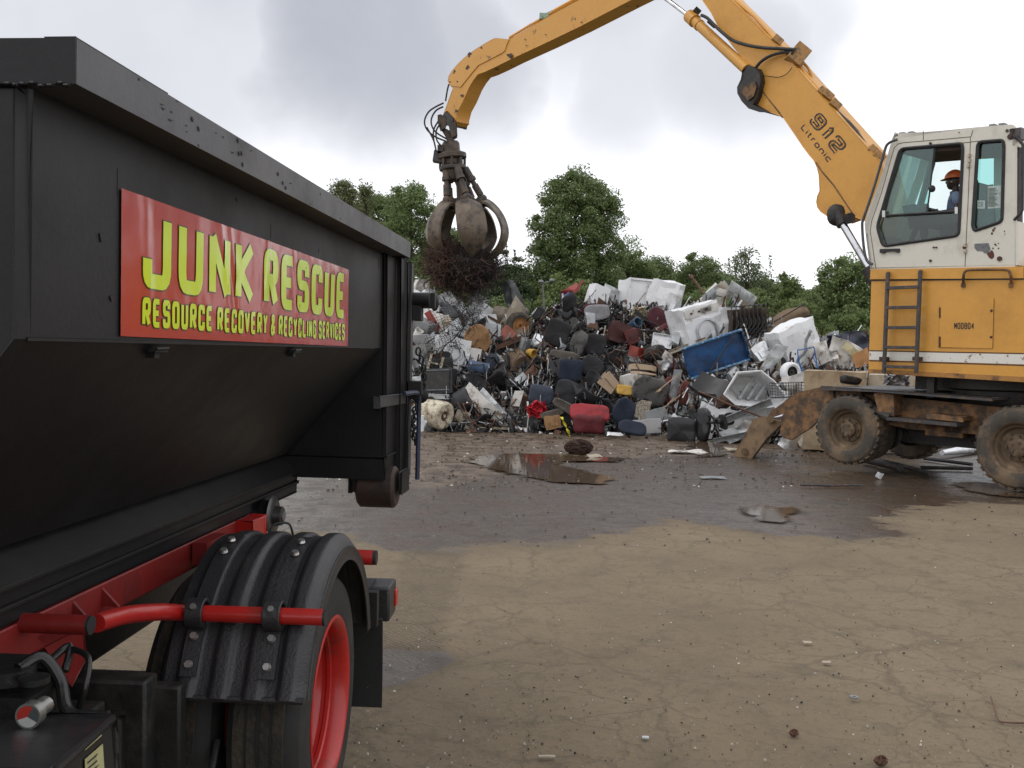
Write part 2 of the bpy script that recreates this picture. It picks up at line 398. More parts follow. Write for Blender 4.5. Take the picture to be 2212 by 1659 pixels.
def ground_mat():
    m = bpy.data.materials.new('dirt'); m.use_nodes = True; t = m.node_tree; t.nodes.clear(); L = t.links.new
    b = t.nodes.new('ShaderNodeBsdfPrincipled'); o = t.nodes.new('ShaderNodeOutputMaterial'); L(b.outputs[0], o.inputs[0])
    tc = t.nodes.new('ShaderNodeTexCoord'); P = tc.outputs['Object']
    def noi(s, d=6., r=.6, vec=P):
        n = N(t, 'ShaderNodeTexNoise', Scale=s, Detail=d, Roughness=r); L(vec, n.inputs['Vector']); return n
    def mr(v, a, b_, c=0., d=1., sm=False):
        n = t.nodes.new('ShaderNodeMapRange'); L(v, n.inputs['Value'])
        n.inputs['From Min'].default_value = a; n.inputs['From Max'].default_value = b_; n.inputs['To Min'].default_value = c; n.inputs['To Max'].default_value = d
        if sm: n.interpolation_type = 'SMOOTHSTEP'
        return n.outputs[0]
    def mixc(f, a, c):
        n = t.nodes.new('ShaderNodeMix'); n.data_type = 'RGBA'
        if isinstance(f, float): n.inputs[0].default_value = f
        else: L(f, n.inputs[0])
        for q, v in ((6, a), (7, c)):
            if isinstance(v, tuple): n.inputs[q].default_value = (*v, 1)
            else: L(v, n.inputs[q])
        return n.outputs[2]
    def attr(k): n = t.nodes.new('ShaderNodeAttribute'); n.attribute_name = k; return n.outputs['Fac']
    n1 = noi(.55); n2 = noi(3.2, 8., .65); n3 = noi(22., 8., .75); n4 = noi(110., 3., .7)
    dry = mixc(mr(n1.outputs['Fac'], .38, .62), (.160, .120, .074), (.205, .155, .097))
    dry = mixc(mr(n2.outputs['Fac'], .52, .72), dry, (.122, .094, .057))
    dry = mixc(mr(n3.outputs['Fac'], .52, .64, 0, .62), dry, (.10, .083, .056))
    dry = mixc(mr(n4.outputs['Fac'], .58, .68, 0, .6), dry, (.30, .26, .19))
    # shrinkage cracks
    dv = t.nodes.new('ShaderNodeVectorMath'); dv.operation = 'MULTIPLY_ADD'; L(noi(2.1, 4.).outputs['Color'], dv.inputs[0]); dv.inputs[1].default_value = (.55, .55, 0); L(P, dv.inputs[2])
    v1 = N(t, 'ShaderNodeTexVoronoi', Scale=2.3, feature='DISTANCE_TO_EDGE'); L(dv.outputs[0], v1.inputs['Vector'])
    v2 = N(t, 'ShaderNodeTexVoronoi', Scale=.8, feature='DISTANCE_TO_EDGE'); L(dv.outputs[0], v2.inputs['Vector'])
    ck = mth(t, 'MAXIMUM', mr(v1.outputs['Distance'], .0, .035, .38, 0), mr(v2.outputs['Distance'], 0., .018, .5, 0))
    ck = mth(t, 'MULTIPLY', ck, mr(n1.outputs['Fac'], .36, .58, .1, 1.))
    dry = mixc(ck, dry, (.075, .058, .036))
    # damp / wet ground
    wv = mth(t, 'ADD', attr('wet'), mth(t, 'MULTIPLY', mth(t, 'SUBTRACT', noi(1.5, 9., .65).outputs['Fac'], .5), 1.9))
    damp = mr(wv, -.5, .15, 0, 1, True); wt = mr(wv, .0, .16, 0, 1)
    wetc = mixc(mr(n2.outputs['Fac'], .40, .60), (.088, .067, .050), (.042, .030, .021))
    wetc = mixc(mr(noi(1.3, 8., .7).outputs['Fac'], .46, .60, 0, .9), wetc, (.062, .038, .023))
    col = mixc(mth(t, 'MULTIPLY', damp, .42), dry, (.095, .072, .044)); col = mixc(wt, col, wetc)
    mv = mr(mth(t, 'ADD', attr('mud'), mth(t, 'MULTIPLY', mth(t, 'SUBTRACT', noi(1.1, 9., .7).outputs['Fac'], .5), 1.6)), -.05, .3)
    col = mixc(mv, col, mixc(mr(n2.outputs['Fac'], .4, .62), (.062, .038, .024), (.150, .112, .076)))
    # tyre tracks
    tr = mr(attr('track'), .1, .6); wvv = N(t, 'ShaderNodeTexWave', Scale=13., Distortion=4., Detail=1.); wvv.wave_type = 'BANDS'; wvv.bands_direction = 'DIAGONAL'
    L(P, wvv.inputs['Vector']); tv = mth(t, 'MULTIPLY', tr, mr(wvv.outputs['Fac'], .35, .65)); tv = mth(t, 'MULTIPLY', tv, mr(n2.outputs['Fac'], .2, .45, .3, 1.))
    col = mixc(mth(t, 'MULTIPLY', tv, .5), col, (.085, .068, .045))
    # grass verge far off
    sx = t.nodes.new('ShaderNodeSeparateXYZ'); L(P, sx.inputs[0])
    col = mixc(mr(sx.outputs['Y'], 31., 34.), col, mixc(mr(n1.outputs['Fac'], .4, .6), (.10, .13, .035), (.15, .17, .05)))
    L(col, b.inputs['Base Color'])
    rgh = mth(t, 'SUBTRACT', .93, mth(t, 'MULTIPLY', wt, mr(n2.outputs['Fac'], .34, .66, .78, .42)))
    rgh = mth(t, 'ADD', rgh, mth(t, 'MULTIPLY', mv, .12), True)
    L(rgh, b.inputs['Roughness']); b.inputs['Specular IOR Level'].default_value = .5
    hgt = mth(t, 'ADD', mth(t, 'MULTIPLY', n2.outputs['Fac'], .7), mth(t, 'MULTIPLY', n3.outputs['Fac'], .35))
    hgt = mth(t, 'SUBTRACT', hgt, mth(t, 'MULTIPLY', ck, .35)); hgt = mth(t, 'SUBTRACT', hgt, mth(t, 'MULTIPLY', tv, .5))
    bs = mth(t, 'SUBTRACT', .75, mth(t, 'MULTIPLY', wt, .35))
    bp = t.nodes.new('ShaderNodeBump'); L(hgt, bp.inputs['Height']); L(bs, bp.inputs['Strength']); bp.inputs['Distance'].default_value = .05
    L(bp.outputs[0], b.inputs['Normal']); return m
trk = np.zeros(GX.shape)
for (xa, ya), (xb, yb) in (((905, 1188), (835, 1420)), ((975, 1190), (890, 1440)), ((940, 1190), (905, 1290))):
    a = at_ground(xa, ya); b = at_ground(xb, yb); e = b - a; L2 = e.x ** 2 + e.y ** 2
    tt = np.clip(((GX - a.x) * e.x + (GY - a.y) * e.y) / L2, 0, 1)
    trk = np.maximum(trk, np.clip(1.2 - np.hypot(GX - a.x - tt * e.x, GY - a.y - tt * e.y) / .12, 0, 1))
g = grid_mesh('ground', GX, GY, GZ, {'wet': wet, 'mud': mud, 'track': trk}, ground_mat()); tag(g, kind='structure')

def water_mat():
    m = bpy.data.materials.new('puddle_water'); m.use_nodes = True; t = m.node_tree; b = t.nodes['Principled BSDF']
    b.inputs['Base Color'].default_value = (.085, .057, .037, 1); b.inputs['Roughness'].default_value = .06; b.inputs['IOR'].default_value = 1.36
    n = N(t, 'ShaderNodeTexNoise', Scale=9., Detail=3.); tc = t.nodes.new('ShaderNodeTexCoord'); t.links.new(tc.outputs['Object'], n.inputs['Vector'])
    bp = N(t, 'ShaderNodeBump', Strength=.06, Distance=.01); t.links.new(n.outputs['Fac'], bp.inputs['Height']); t.links.new(bp.outputs[0], b.inputs['Normal'])
    at = t.nodes.new('ShaderNodeAttribute'); at.attribute_name = 'depth'; mr = t.nodes.new('ShaderNodeMapRange'); mr.interpolation_type = 'SMOOTHSTEP'
    mr.inputs['From Min'].default_value = -.01; mr.inputs['From Max'].default_value = .11; t.links.new(at.outputs['Fac'], mr.inputs['Value']); t.links.new(mr.outputs[0], b.inputs['Alpha'])
    return m
WM = water_mat()
def puddle(pts, seed, amp=.09):
    P = gp(pts); x0 = min(p[0] for p in P) - .5; x1 = max(p[0] for p in P) + .5; y0 = min(p[1] for p in P) - .5; y1 = max(p[1] for p in P) + .5
    nx = int((x1 - x0) / .04); ny = int((y1 - y0) / .04); X, Y = np.meshgrid(np.linspace(x0, x1, nx), np.linspace(y0, y1, ny), indexing='ij'); S = sdf(P, X, Y)
    for i in range(nx):
        for j in range(ny):
            if abs(S[i, j]) < .6: S[i, j] += (noise.noise((X[i, j] * 1.6, Y[i, j] * 2.6, seed)) * 1.3 + noise.noise((X[i, j] * 5, Y[i, j] * 8, seed)) * .7 + noise.noise((X[i, j] * 14, Y[i, j] * 20, seed)) * .45) * amp * 1.6
    I, J = np.meshgrid(np.arange(nx - 1), np.arange(ny - 1), indexing='ij'); a = (I * ny + J); keep = (np.maximum.reduce([S[:-1, :-1], S[1:, :-1], S[:-1, 1:], S[1:, 1:]]) > -.02); a = a[keep]
    fc = np.stack([a, a + ny, a + ny + 1, a + 1], -1); used, inv = np.unique(fc, return_inverse=True); co = np.stack([X, Y, np.full(X.shape, .006)], -1).reshape(-1, 3)[used]
    me = bpy.data.meshes.new('puddle'); quick(me, co, inv.reshape(-1, 4)); at = me.attributes.new('depth', 'FLOAT', 'POINT'); at.data.foreach_set('value', S.reshape(-1)[used].astype(np.float32))
    me.materials.append(WM); o = bpy.data.objects.new('puddle', me); COL.objects.link(o); tag(o, kind='structure')
puddle([(1000, 990), (1080, 978), (1180, 980), (1300, 986), (1360, 990), (1340, 998), (1230, 998), (1210, 1005), (1280, 1020), (1330, 1036), (1290, 1047), (1190, 1043), (1110, 1028), (1040, 1010)], 1)
puddle([(1588, 1097), (1640, 1088), (1680, 1094), (1720, 1092), (1742, 1104), (1712, 1112), (1730, 1124), (1690, 1130), (1640, 1126), (1610, 1112)], 2, .05)
puddle([(2040, 1046), (2110, 1038), (2180, 1050), (2290, 1060), (2290, 1082), (2200, 1076), (2110, 1066)], 3)
puddle([(1480, 955), (1560, 950), (1570, 985), (1500, 990)], 4, .06)

# far rising ground with grass
def bankh(x, y):
    k = min(max((y - 33) / 12, 0), 1); k = k * k * (3 - 2 * k)
    return -.3 + k * (3.35 + .25 * noise.noise((x * .1, y * .1, 0)) + .1 * noise.noise((x * .9, y * .9, 5)) + max(0, y - 60) * .012)
bx = np.concatenate([np.linspace(-150, -32, 20), np.linspace(-30, 50, 120), np.linspace(52, 180, 20)]); by = np.concatenate([np.linspace(32, 62, 60), np.linspace(64, 260, 24)])
BX, BY = np.meshgrid(bx, by, indexing='ij'); BZ = np.array([[bankh(x, y) for y in by] for x in bx])
GRM = mat('grass', (.115, .135, .038), .9, col2=(.17, .165, .06), var=1.0, scale=.35, bump=1., bscale=6., thr=(.4, .62))
o = grid_mesh('hill', BX, BY, BZ, {}, GRM); tag(o, kind='structure')
rs = np.random.RandomState(3)
def quads_obj(name, C, U, V, m, parent=None, off=(0, 0, 0)):
    """C centres, U,V half axes (n,3): one quad (kite) each"""
    co = np.stack([C - U, C + V * .9, C + U, C - V * .9], 1).reshape(-1, 3) - np.array(off)
    fc = np.arange(len(C) * 4).reshape(-1, 4); me = bpy.data.meshes.new(name); quick(me, co, fc); me.materials.append(m)
    o = bpy.data.objects.new(name, me); COL.objects.link(o)
    if parent is not None: o.parent = parent
    return o
n = 26000; gx = rs.uniform(-4, 34, n); gy = 33 + 18 * rs.rand(n) ** 1.2
C = np.array([[x, y, bankh(x, y) + .12] for x, y in zip(gx, gy)]); hh = rs.uniform(.1, .34, n)
V = np.stack([rs.normal(0, .07, n), rs.normal(0, .05, n), hh], 1); U = np.stack([rs.uniform(.012, .05, n), rs.normal(0, .02, n), np.zeros(n)], 1)
o = quads_obj('tall_grass', C, U, V, leafmat('grass_blade', (.12, .15, .035), (.21, .22, .07))); tag(o, 'pale green tall grass on the bank behind the scrap heap', 'grass', kind='stuff')

# ================================================================== TREES
BARK = mat('bark', (.07, .055, .042), .95, col2=(.035, .028, .022), bump=.8, bscale=14)
LM = {'deep': leafmat('leaf_deep', (.095, .135, .052), (.200, .255, .098)), 'mid': leafmat('leaf_mid', (.110, .155, .058), (.220, .285, .110)),
      'light': leafmat('leaf_light', (.11, .15, .052), (.20, .25, .09)), 'olive': leafmat('leaf_olive', (.10, .115, .05), (.19, .205, .09)),
      'fir': leafmat('leaf_fir', (.050, .076, .036), (.105, .142, .064)), 'grey': leafmat('leaf_grey', (.11, .145, .07), (.20, .24, .13))}
def tree(prof, Y, style, label, seed, leaf=.085, dens=1.15, clump=.75, conif=False, base_y=None, leaders=(), nl=170, group='trees behind the scrap heap'):
    """prof: list of (y, xleft, xright) in picture units read at distance Y, from the top down"""
    rs = np.random.RandomState(seed); sc = Y / F
    tab = []
    for y, xl, xr in prof:
        a = at_depth(xl, y, Y); b = at_depth(xr, y, Y); tab.append(((a.z + b.z) / 2, a.x, b.x))
    tab.sort(); zs = [t[0] for t in tab]; xl = [t[1] for t in tab]; xr = [t[2] for t in tab]
    ztop = zs[-1]; zb0 = zs[0]; cx = (xl[len(xl) // 2] + xr[len(xr) // 2]) / 2
    gz = bankh(cx, Y) if Y > 33 else 0
    root = thing('tree', label, 'tree', (cx, Y, gz), group)
    vol = sum((b[0] - a[0]) * ((a[2] - a[1] + b[2] - b[1]) / 2) ** 2 for a, b in zip(tab, tab[1:]))
    nc = int(max(60, vol * 1.15 * dens / clump ** 2)); nc = min(nc, 620)
    z = zb0 + (ztop - zb0) * rs.rand(nc * 4); wl = np.interp(z, zs, xl); wr = np.interp(z, zs, xr); hw = (wr - wl) / 2
    keep = rs.rand(len(z)) < (hw / hw.max()) ** 1.2; z = z[keep][:nc]; wl = wl[keep][:nc]; wr = wr[keep][:nc]; hw = hw[keep][:nc]; nc = len(z)
    rad = np.sqrt(rs.uniform(.12, 1, nc)) * .96; th = rs.rand(nc) * 2 * math.pi
    hw2 = np.maximum(hw - clump * .15, .05)
    cc = np.stack([(wl + wr) / 2 + hw2 * rad * np.cos(th), Y + np.maximum(hw2, .6) * rad * np.sin(th), z], 1)
    mbt = MB(); tb = Vector((cx, Y, gz - .2)); tops = Vector(((xl[-1] + xr[-1]) / 2, Y, ztop - .3)); H = ztop - gz
    tr = max(.07, H * .022)
    path = [tb.lerp(tops, q / 6) + Vector((rs.normal(0, .015 * H), rs.normal(0, .015 * H), 0)) * (0 < q < 6) for q in range(7)]
    mbt.tube(path, [tr * (1 - .13 * q) for q in range(7)], 7)
    trk = mbt.build('trunk', BARK, root)
    mbl = MB()
    for i in range(0, nc, max(1, nc // 45)):
        c = Vector(cc[i]); hgt = max(.15, min(.85, (c.z - gz) / H - .12)); s0 = path[0].lerp(path[6], hgt)
        mid = s0.lerp(c, .5) + Vector((0, 0, .1 * (c - s0).length)); mbl.tube([s0, mid, c], [tr * .35 * (1.1 - hgt), tr * .2, .012], 5)
    mbl.build('branch', BARK, root)
    per = nl
    lc = np.repeat(cc, per, 0); n = len(lc); sp = rs.normal(0, 1, (n, 3)); sp /= np.linalg.norm(sp, axis=1)[:, None] + 1e-9
    cr = np.repeat(clump * rs.uniform(.3, 1.35, nc), per) * (rs.rand(n) ** .45)
    if conif: fl = np.array([1.15, 1.15, .42])
    else: fl = np.array([1., 1., .70])
    pts = lc + sp * cr[:, None] * fl
    wq = clump * (.8 if clump > .7 else 1.3); zt = np.linspace(zb0 - 2, ztop + 2, 160)
    wob = np.interp(pts[:, 2], zt, [noise.noise((q * 1.1, seed, 0)) + .5 * noise.noise((q * 2.9, seed, 4)) for q in zt]) * wq; wob2 = np.interp(pts[:, 2], zt, [noise.noise((q * 1.1, seed, 9)) + .5 * noise.noise((q * 2.9, seed, 14)) for q in zt]) * wq
    xs_ = np.interp(pts[:, 2], zs, xl) - clump * .5 + wob; xe = np.interp(pts[:, 2], zs, xr) + clump * .5 + wob2
    k = (pts[:, 0] > xs_) & (pts[:, 0] < xe) & (pts[:, 2] < ztop + .3); pts = pts[k]
    if len(leaders):   # thin leading shoots above the crown
        ex = []
        for lx, ly, lw in leaders:
            top = at_depth(lx, ly, Y); q = rs.rand(int(90 * 1)) ; hgt = clump * 3.2
            ex.append(np.stack([top.x + rs.normal(0, 1, 90) * lw * sc * (.25 + q), Y + rs.normal(0, 1, 90) * lw * sc * (.3 + q), top.z - q * hgt], 1))
        pts = np.concatenate([pts] + ex)
    n = len(pts); nr = rs.normal(0, 1, (n, 3)) + np.array([0, -.25, .9]); nr /= np.linalg.norm(nr, axis=1)[:, None]
    t1 = np.cross(nr, rs.normal(0, 1, (n, 3))); t1 /= np.linalg.norm(t1, axis=1)[:, None] + 1e-9; t2 = np.cross(nr, t1)
    s = leaf * rs.uniform(.45, 1.1, (n, 1)); quads_obj('crown', pts, t1 * s, t2 * s * .62, LM[style], root, off=(cx, Y, gz))
    return root
tree([(385, 738, 750), (405, 715, 760), (440, 700, 790), (500, 690, 815), (600, 690, 820), (700, 690, 820)], 62, 'olive', 'dark olive fir with a sparse spiky top just above the container rim', 11, conif=True, clump=.6)
tree([(400, 783, 803), (415, 772, 812), (450, 765, 822), (520, 760, 830), (620, 760, 835), (700, 760, 835)], 60, 'olive', 'narrow olive tree squeezed behind the container rim beside the fir', 12, clump=.6)
tree([(402, 880, 890), (415, 838, 925), (440, 825, 948), (490, 822, 958), (560, 825, 975), (640, 830, 985), (700, 830, 985)], 55, 'mid', 'leafy green tree with thin upright shoots left of the hanging grapple', 13, leaders=((882, 397, 6), (915, 398, 5), (850, 410, 6), (838, 418, 5), (938, 415, 5)), clump=.7)
tree([(535, 1092, 1098), (560, 1065, 1120), (600, 1050, 1150), (650, 1035, 1165), (710, 1030, 1170)], 50, 'fir', 'short dark conifer between the grapple and the big maple', 14, conif=True, clump=.5, leaders=((1094, 520, 2), (1112, 532, 2)))
tree([(368, 1232, 1262), (378, 1205, 1290), (400, 1185, 1320), (425, 1165, 1338), (455, 1148, 1345), (500, 1138, 1350), (550, 1136, 1352), (590, 1140, 1342), (640, 1150, 1330), (690, 1160, 1320)], 52, 'deep',
     'tall broad rounded maple, the biggest tree in the row', 15, leaf=.085, clump=.68, dens=1.0, nl=230)
tree([(515, 1345, 1365), (530, 1330, 1390), (560, 1325, 1410), (620, 1320, 1420), (700, 1320, 1420)], 58, 'mid', 'round green tree against the right side of the big maple', 16, clump=.65)
tree([(545, 1415, 1435), (555, 1400, 1450), (585, 1395, 1460), (640, 1390, 1465), (700, 1390, 1465)], 60, 'deep', 'small round tree second to the right of the big maple', 17, clump=.6)
tree([(548, 1485, 1505), (560, 1470, 1540), (580, 1463, 1562), (620, 1460, 1575), (700, 1460, 1580)], 62, 'deep', 'squat bushy tree with a lopsided crown above the crushed washing machine', 18, clump=.65)
tree([(540, 1605, 1625), (560, 1580, 1655), (590, 1575, 1668), (630, 1580, 1665), (700, 1580, 1670)], 56, 'grey', 'airy pale poplar with feathery loose shoots', 19, clump=.5, dens=.6, nl=70, leaders=((1612, 533, 4), (1665, 552, 5), (1575, 556, 4), (1640, 545, 5), (1590, 548, 4)))
tree([(590, 1690, 1700), (605, 1675, 1718), (640, 1665, 1740), (700, 1660, 1750), (725, 1655, 1750)], 54, 'light', 'small light green sapling tree right of the airy poplar', 20, clump=.45, dens=.8, leaders=((1694, 586, 4),))
tree([(556, 1815, 1855), (565, 1790, 1885), (590, 1768, 1900), (630, 1765, 1905), (680, 1770, 1910), (705, 1780, 1910)], 46, 'mid', 'full green tree directly left of the excavator cab', 21, clump=.5, dens=1.0, leaders=((1825, 552, 4), (1862, 556, 4), (1772, 605, 5)))
tree([(600, 1200, 1260), (620, 1170, 1290), (660, 1150, 1310), (715, 1140, 1320)], 44, 'light', 'pale green bush at the foot of the big maple', 22, clump=.4, dens=.7)
bl = ['low olive bush behind the white crushed appliances', 'low green bush under the squat bushy tree', 'low bush below the airy poplar', 'yellowish bush left of the grass bank', 'dark low bush under the tree beside the cab', 'low bush behind the hanging wire bundle', 'low bush under the leafy tree left of the grapple']
bl += ['wide back row tree right behind the white fridge', 'wide back row tree behind the rusty post and awning', 'wide back row tree behind the stacked garden chairs', 'wide back row tree behind the grass bank', 'wide back row tree in the gap by the big maple', 'back row green tree between the round tree and the squat bushy tree', 'back row tree filling the gap left of the airy poplar', 'back row dark tree between the sapling and the cab', 'back row low tree behind the white fridge', 'tall back row tree between the leafy tree and the dark conifer']
bl = bl[:7] + ['broad back row tree joining the fir and the leafy tree behind the container', 'back row tree behind the grapple tines'] + bl[7:]
for i, (a, b, y0, Y, st) in enumerate(((745, 900, 425, 66, 'mid'), (880, 1060, 500, 68, 'deep'), (1300, 1480, 570, 70, 'deep'), (1420, 1640, 592, 72, 'mid'), (1560, 1760, 606, 70, 'deep'), (1700, 1900, 618, 68, 'mid'), (1040, 1200, 585, 70, 'deep'), (1395, 1500, 588, 66, 'mid'), (1530, 1620, 600, 66, 'deep'), (1700, 1800, 640, 60, 'deep'), (1300, 1420, 575, 66, 'deep'), (955, 1090, 560, 64, 'deep'), (1330, 1470, 620, 48, 'olive'), (1450, 1590, 625, 50, 'mid'), (1560, 1690, 628, 46, 'light'), (1660, 1780, 655, 45, 'light'), (1770, 1910, 668, 44, 'mid'), (1020, 1170, 640, 47, 'mid'), (860, 1040, 600, 49, 'deep'))):
    c = (a + b) / 2; h = (b - a) / 2
    tree([(y0, c - h * .3, c + h * .3), (y0 + 20, c - h * .8, c + h * .8), (y0 + 55, c - h, c + h), (y0 + 90, c - h, c + h)], Y, st, (bl[7:] + bl[:7])[i], 40 + i, clump=.45, dens=.7)
# two tiny lamps on a pole far behind
r = thing('yard_lamp', 'thin grey yard lamp pole with two heads in front of the maple', 'lamp post', at_depth(1176, 690, 40))
mb = MB(); a = at_depth(1176, 690, 40); b = at_depth(1173, 612, 40); mb.tube([a, b], .035, 8); mb.tube([b, at_depth(1190, 608, 40)], .04, 6); mb.build('pole', mat('galv', (.14, .14, .14), .6, .2), r)
for x, y in ((1169, 609), (1192, 606)):
    mb = MB(); c = at_depth(x, y, 40); mb.lathe([(0.02, .09), (.06, .08), (.12, 0), (.1, -.03), (0, -.04)], c, n=16); mb.build('lamp_head', mat('lampglass', (.16, .17, .17), .5), r)
#%%EXC
# ================================================================== EXCAVATOR
YEL = mat('yellow_paint', (.60, .295, .048), .42, col2=(.49, .235, .042), var=.22, scale=1.6, bump=.05, bscale=22, thr=(.45, .75))
YELD = mat('grimy_yellow', (.225, .112, .042), .72, col2=(.058, .038, .025), var=.7, scale=5.5, bump=.35, bscale=16, thr=(.38, .60))
YELW = mat('scuffed_yellow', (.58, .285, .048), .45, col2=(.10, .06, .035), var=.3, scale=2.6, bump=.12, bscale=18, thr=(.62, .67))
CREAM = mat('cream_paint', (.60, .575, .50), .4, col2=(.46, .43, .36), var=.12, scale=2.5, bump=.04, thr=(.5, .75))
GREASE = mat('greasy_black', (.018, .016, .015), .55, col2=(.05, .04, .03), var=.8, scale=9, bump=.8, bscale=26)
RUB = mat('muddy_rubber', (.055, .047, .038), .85, col2=(.15, .105, .065), var=.5, scale=3.2, bump=.5, bscale=22, thr=(.44, .60))
RIMM = mat('muddy_rim', (.10, .066, .038), .8, col2=(.21, .145, .085), var=.6, scale=5, bump=.5, bscale=22)
BLK = mat('black_rubber', (.016, .016, .017), .6, var=.3)
DKS = mat('dark_steel', (.055, .052, .055), .55, .3, col2=(.12, .085, .06), var=.5, scale=8, bump=.4, thr=(.5, .65))
CHR = mat('chrome', (.62, .63, .66), .18, .95, var=.1)
GRS = mat('grapple_steel', (.040, .036, .033), .55, .3, col2=(.11, .075, .05), var=.7, scale=4, bump=.5, bscale=25, thr=(.42, .62))
WORN = mat('worn_tine', (.125, .095, .068), .52, .3, col2=(.030, .025, .022), var=.6, scale=3.5, bump=.35, bscale=20, thr=(.48, .66))
RUST = mat('rust', (.105, .050, .028), .85, col2=(.05, .03, .022), var=.8, scale=7, bump=.6)
TXT = mat('sign_black', (.015, .015, .017), .5, var=.1, bump=0)
H0 = at_depth(1827, 928, 16.1); H1 = at_depth(2195, 968, 14.0)
eu = Vector((H1.x - H0.x, H1.y - H0.y, 0)).normalized(); en = Vector((-eu.y, eu.x, 0))
if en.y < 0: en = -en
def E(x, y, off=0.): return at_plane(x, y, H0 + en * off, en)
def EZ(pts, off=0.): return [E(x, y, off) for x, y in pts]
exc = thing('excavator', 'yellow wheeled material handler with cream cab and long boom over the scrap heap', 'excavator', (H0.x + eu.x * 1.3 + en.x * 1.2, H0.y + eu.y * 1.3 + en.y * 1.2, 0))
def zc(pts): return [(x * .2222 + 1806.5, y * .2222 + 243.3) for x, y in pts]   # cab close-up
def zb(pts): return [(x * .4 + 1401, y * .4) for x, y in pts]                    # boom close-up
def zs_(pts): return [(x * .4 + 848, y * .4) for x, y in pts]                    # stick close-up
def zl(pts): return [(x * .311 + 1696, y * .311 + 553) for x, y in pts]         # lower body close-up
# ---- upper body
far = eu * 2.6
o1 = E(1883, 583); o2 = E(2212, 576); o3 = E(2212, 826); o4 = E(1876, 806)
top_r = o2 + (o2 - o1).normalized() * 2.4; bot_r = o3 + (o3 - o4).normalized() * 2.4
mb = MB(); mb.prism([o1, o2, top_r, bot_r, o3, E(2015, 813.5), o4], en * 2.5); body = mb.build('body', YEL, exc, bevel=.02)
mb = MB(); mb.prism([E(1880, 602.5, -.004), E(2212, 600.5, -.004), E(2212, 604, -.004), E(1880, 607, -.004)], -en * .006); mb.build('seam', GREASE, body)
mb = MB(); mb.prism([o1 + Vector((0, 0, .005)), E(2212, 577) + Vector((0, 0, .005)), E(2212, 601, 0), E(1881, 603.5, 0)], -en * .03); mb.build('top_band', YEL, body, bevel=.008)
e1 = E(1878, 759, -.001); e2 = E(2212, 765.5, -.001); e3 = E(2212, 787, -.001); e4 = E(1877.5, 777, -.001)
STR = mat('chipped_white_stripe', (.66, .64, .58), .5, col2=(.20, .10, .05), var=.2, scale=9, thr=(.62, .65))
mb = MB(); mb.prism([e1, e2, e2 + far * .8, e3 + far * .8, e3, e4], -en * .004); mb.build('stripe', STR, body)
DKB = mat('dark_brown_line', (.06, .025, .018), .7)
mb = MB()
for (ya, yb) in ((756.5, 762.5), (778, 788)): mb.prism([E(1878, ya, -.001), E(2212, yb, -.001), E(2212, yb + 2.4, -.001), E(1878, ya + 2.2, -.001)], -en * .003)
mb.build('stripe_edge', DKB, body)
mb = MB(); mb.prism([E(1876, 797, -.0), E(2212, 814, 0), E(2212, 825, 0), E(1876, 806, 0)], -en * .012); mb.build('lower_lip', mat('grimy_lip', (.36, .17, .04), .6, col2=(.10, .05, .025), scale=4), body)
# service door with number
D = [(2032, 646), (2147, 645), (2144, 752), (2028, 750)]
mb = MB(); mb.prism(EZ(D, -.002), -en * .012); dr = mb.build('service_door', YEL, exc, bevel=.004)
mb = MB()
DD = D + [D[0]]
for a, b in zip(DD, DD[1:]): mb.tube([E(*a, -.004), E(*b, -.004)], .005, 4)
mb.build('door_gap', DKB, dr)
def quadmap(q, off, w, h):
    """maps letter plane (x right, y up) on the quad q (tl,tr,br,bl) of the side plane"""
    P = [E(x, y, off) for x, y in q]
    def fn(x, y):
        u = x / w; v = 1 - y / h
        return P[0] * (1 - u) * (1 - v) + P[1] * u * (1 - v) + P[2] * u * v + P[3] * (1 - u) * v
    return fn
mb = MB(); lettering(mb, 'M00804', quadmap([(2061, 697), (2104, 697), (2104, 711), (2061, 711)], -.017, 6, 1.7), 6, 1.7, .26, gap=.22, rnd=.25); mb.build('number_text', TXT, dr)
mb = MB()
for x, y in ((2142, 671), (2141, 728)): mb.sphere(E(x, y, -.012), .02)
for y in (664, 727): mb.cyl(E(2030, y, -.02), E(2030, y + 22, -.02), .012, n=8)
mb.build('latch', DKB, dr)
# top grab handle
mb = MB(); mb.tube(spl([E(2081, 616, -.0), E(2081, 600, -.09), E(2084, 588, -.1), E(2094, 583.5, -.1), E(2135, 582.5, -.1), E(2172, 583, -.1), E(2181, 588, -.1), E(2184, 600, -.09), E(2184, 616, 0)], 4), .02, 8)
for x in (2081, 2184): mb.box(E(x, 616, -.01), (.06, .04, .06))
mb.build('grab_handle', YELD, exc)
# ladder
mb = MB()
for xa, xb, yt in ((1918, 1909.5, 590), (1988, 1979, 586)):
    mb.tube([E(xa + .5, yt, 0), E(xa, yt, -.12), E(xa - 3, 660, -.14), E(xb, 806, -.14)], .032, 8)
lad = mb.build('ladder', DKS, exc)
for y in (621, 664, 707.5, 750.5, 792.5):
    f = (y - 590) / 216; mb = MB(); a = E(1918 - 8.5 * f, y + 1, -.14); b = E(1988 - 9 * f, y - 1, -.14); c = (a + b) / 2
    M = Matrix((eu, en, Vector((0, 0, 1)))).transposed(); mb.box(c, ((b - a).length, .06, .05), M); mb.build('rung', DKS, lad, bevel=.005)
mb = MB()
for x in (1911, 1983): mb.box(E(x, 775, -.06), (.1, .16, .06), M)
mb.build('bracket', DKB, lad)
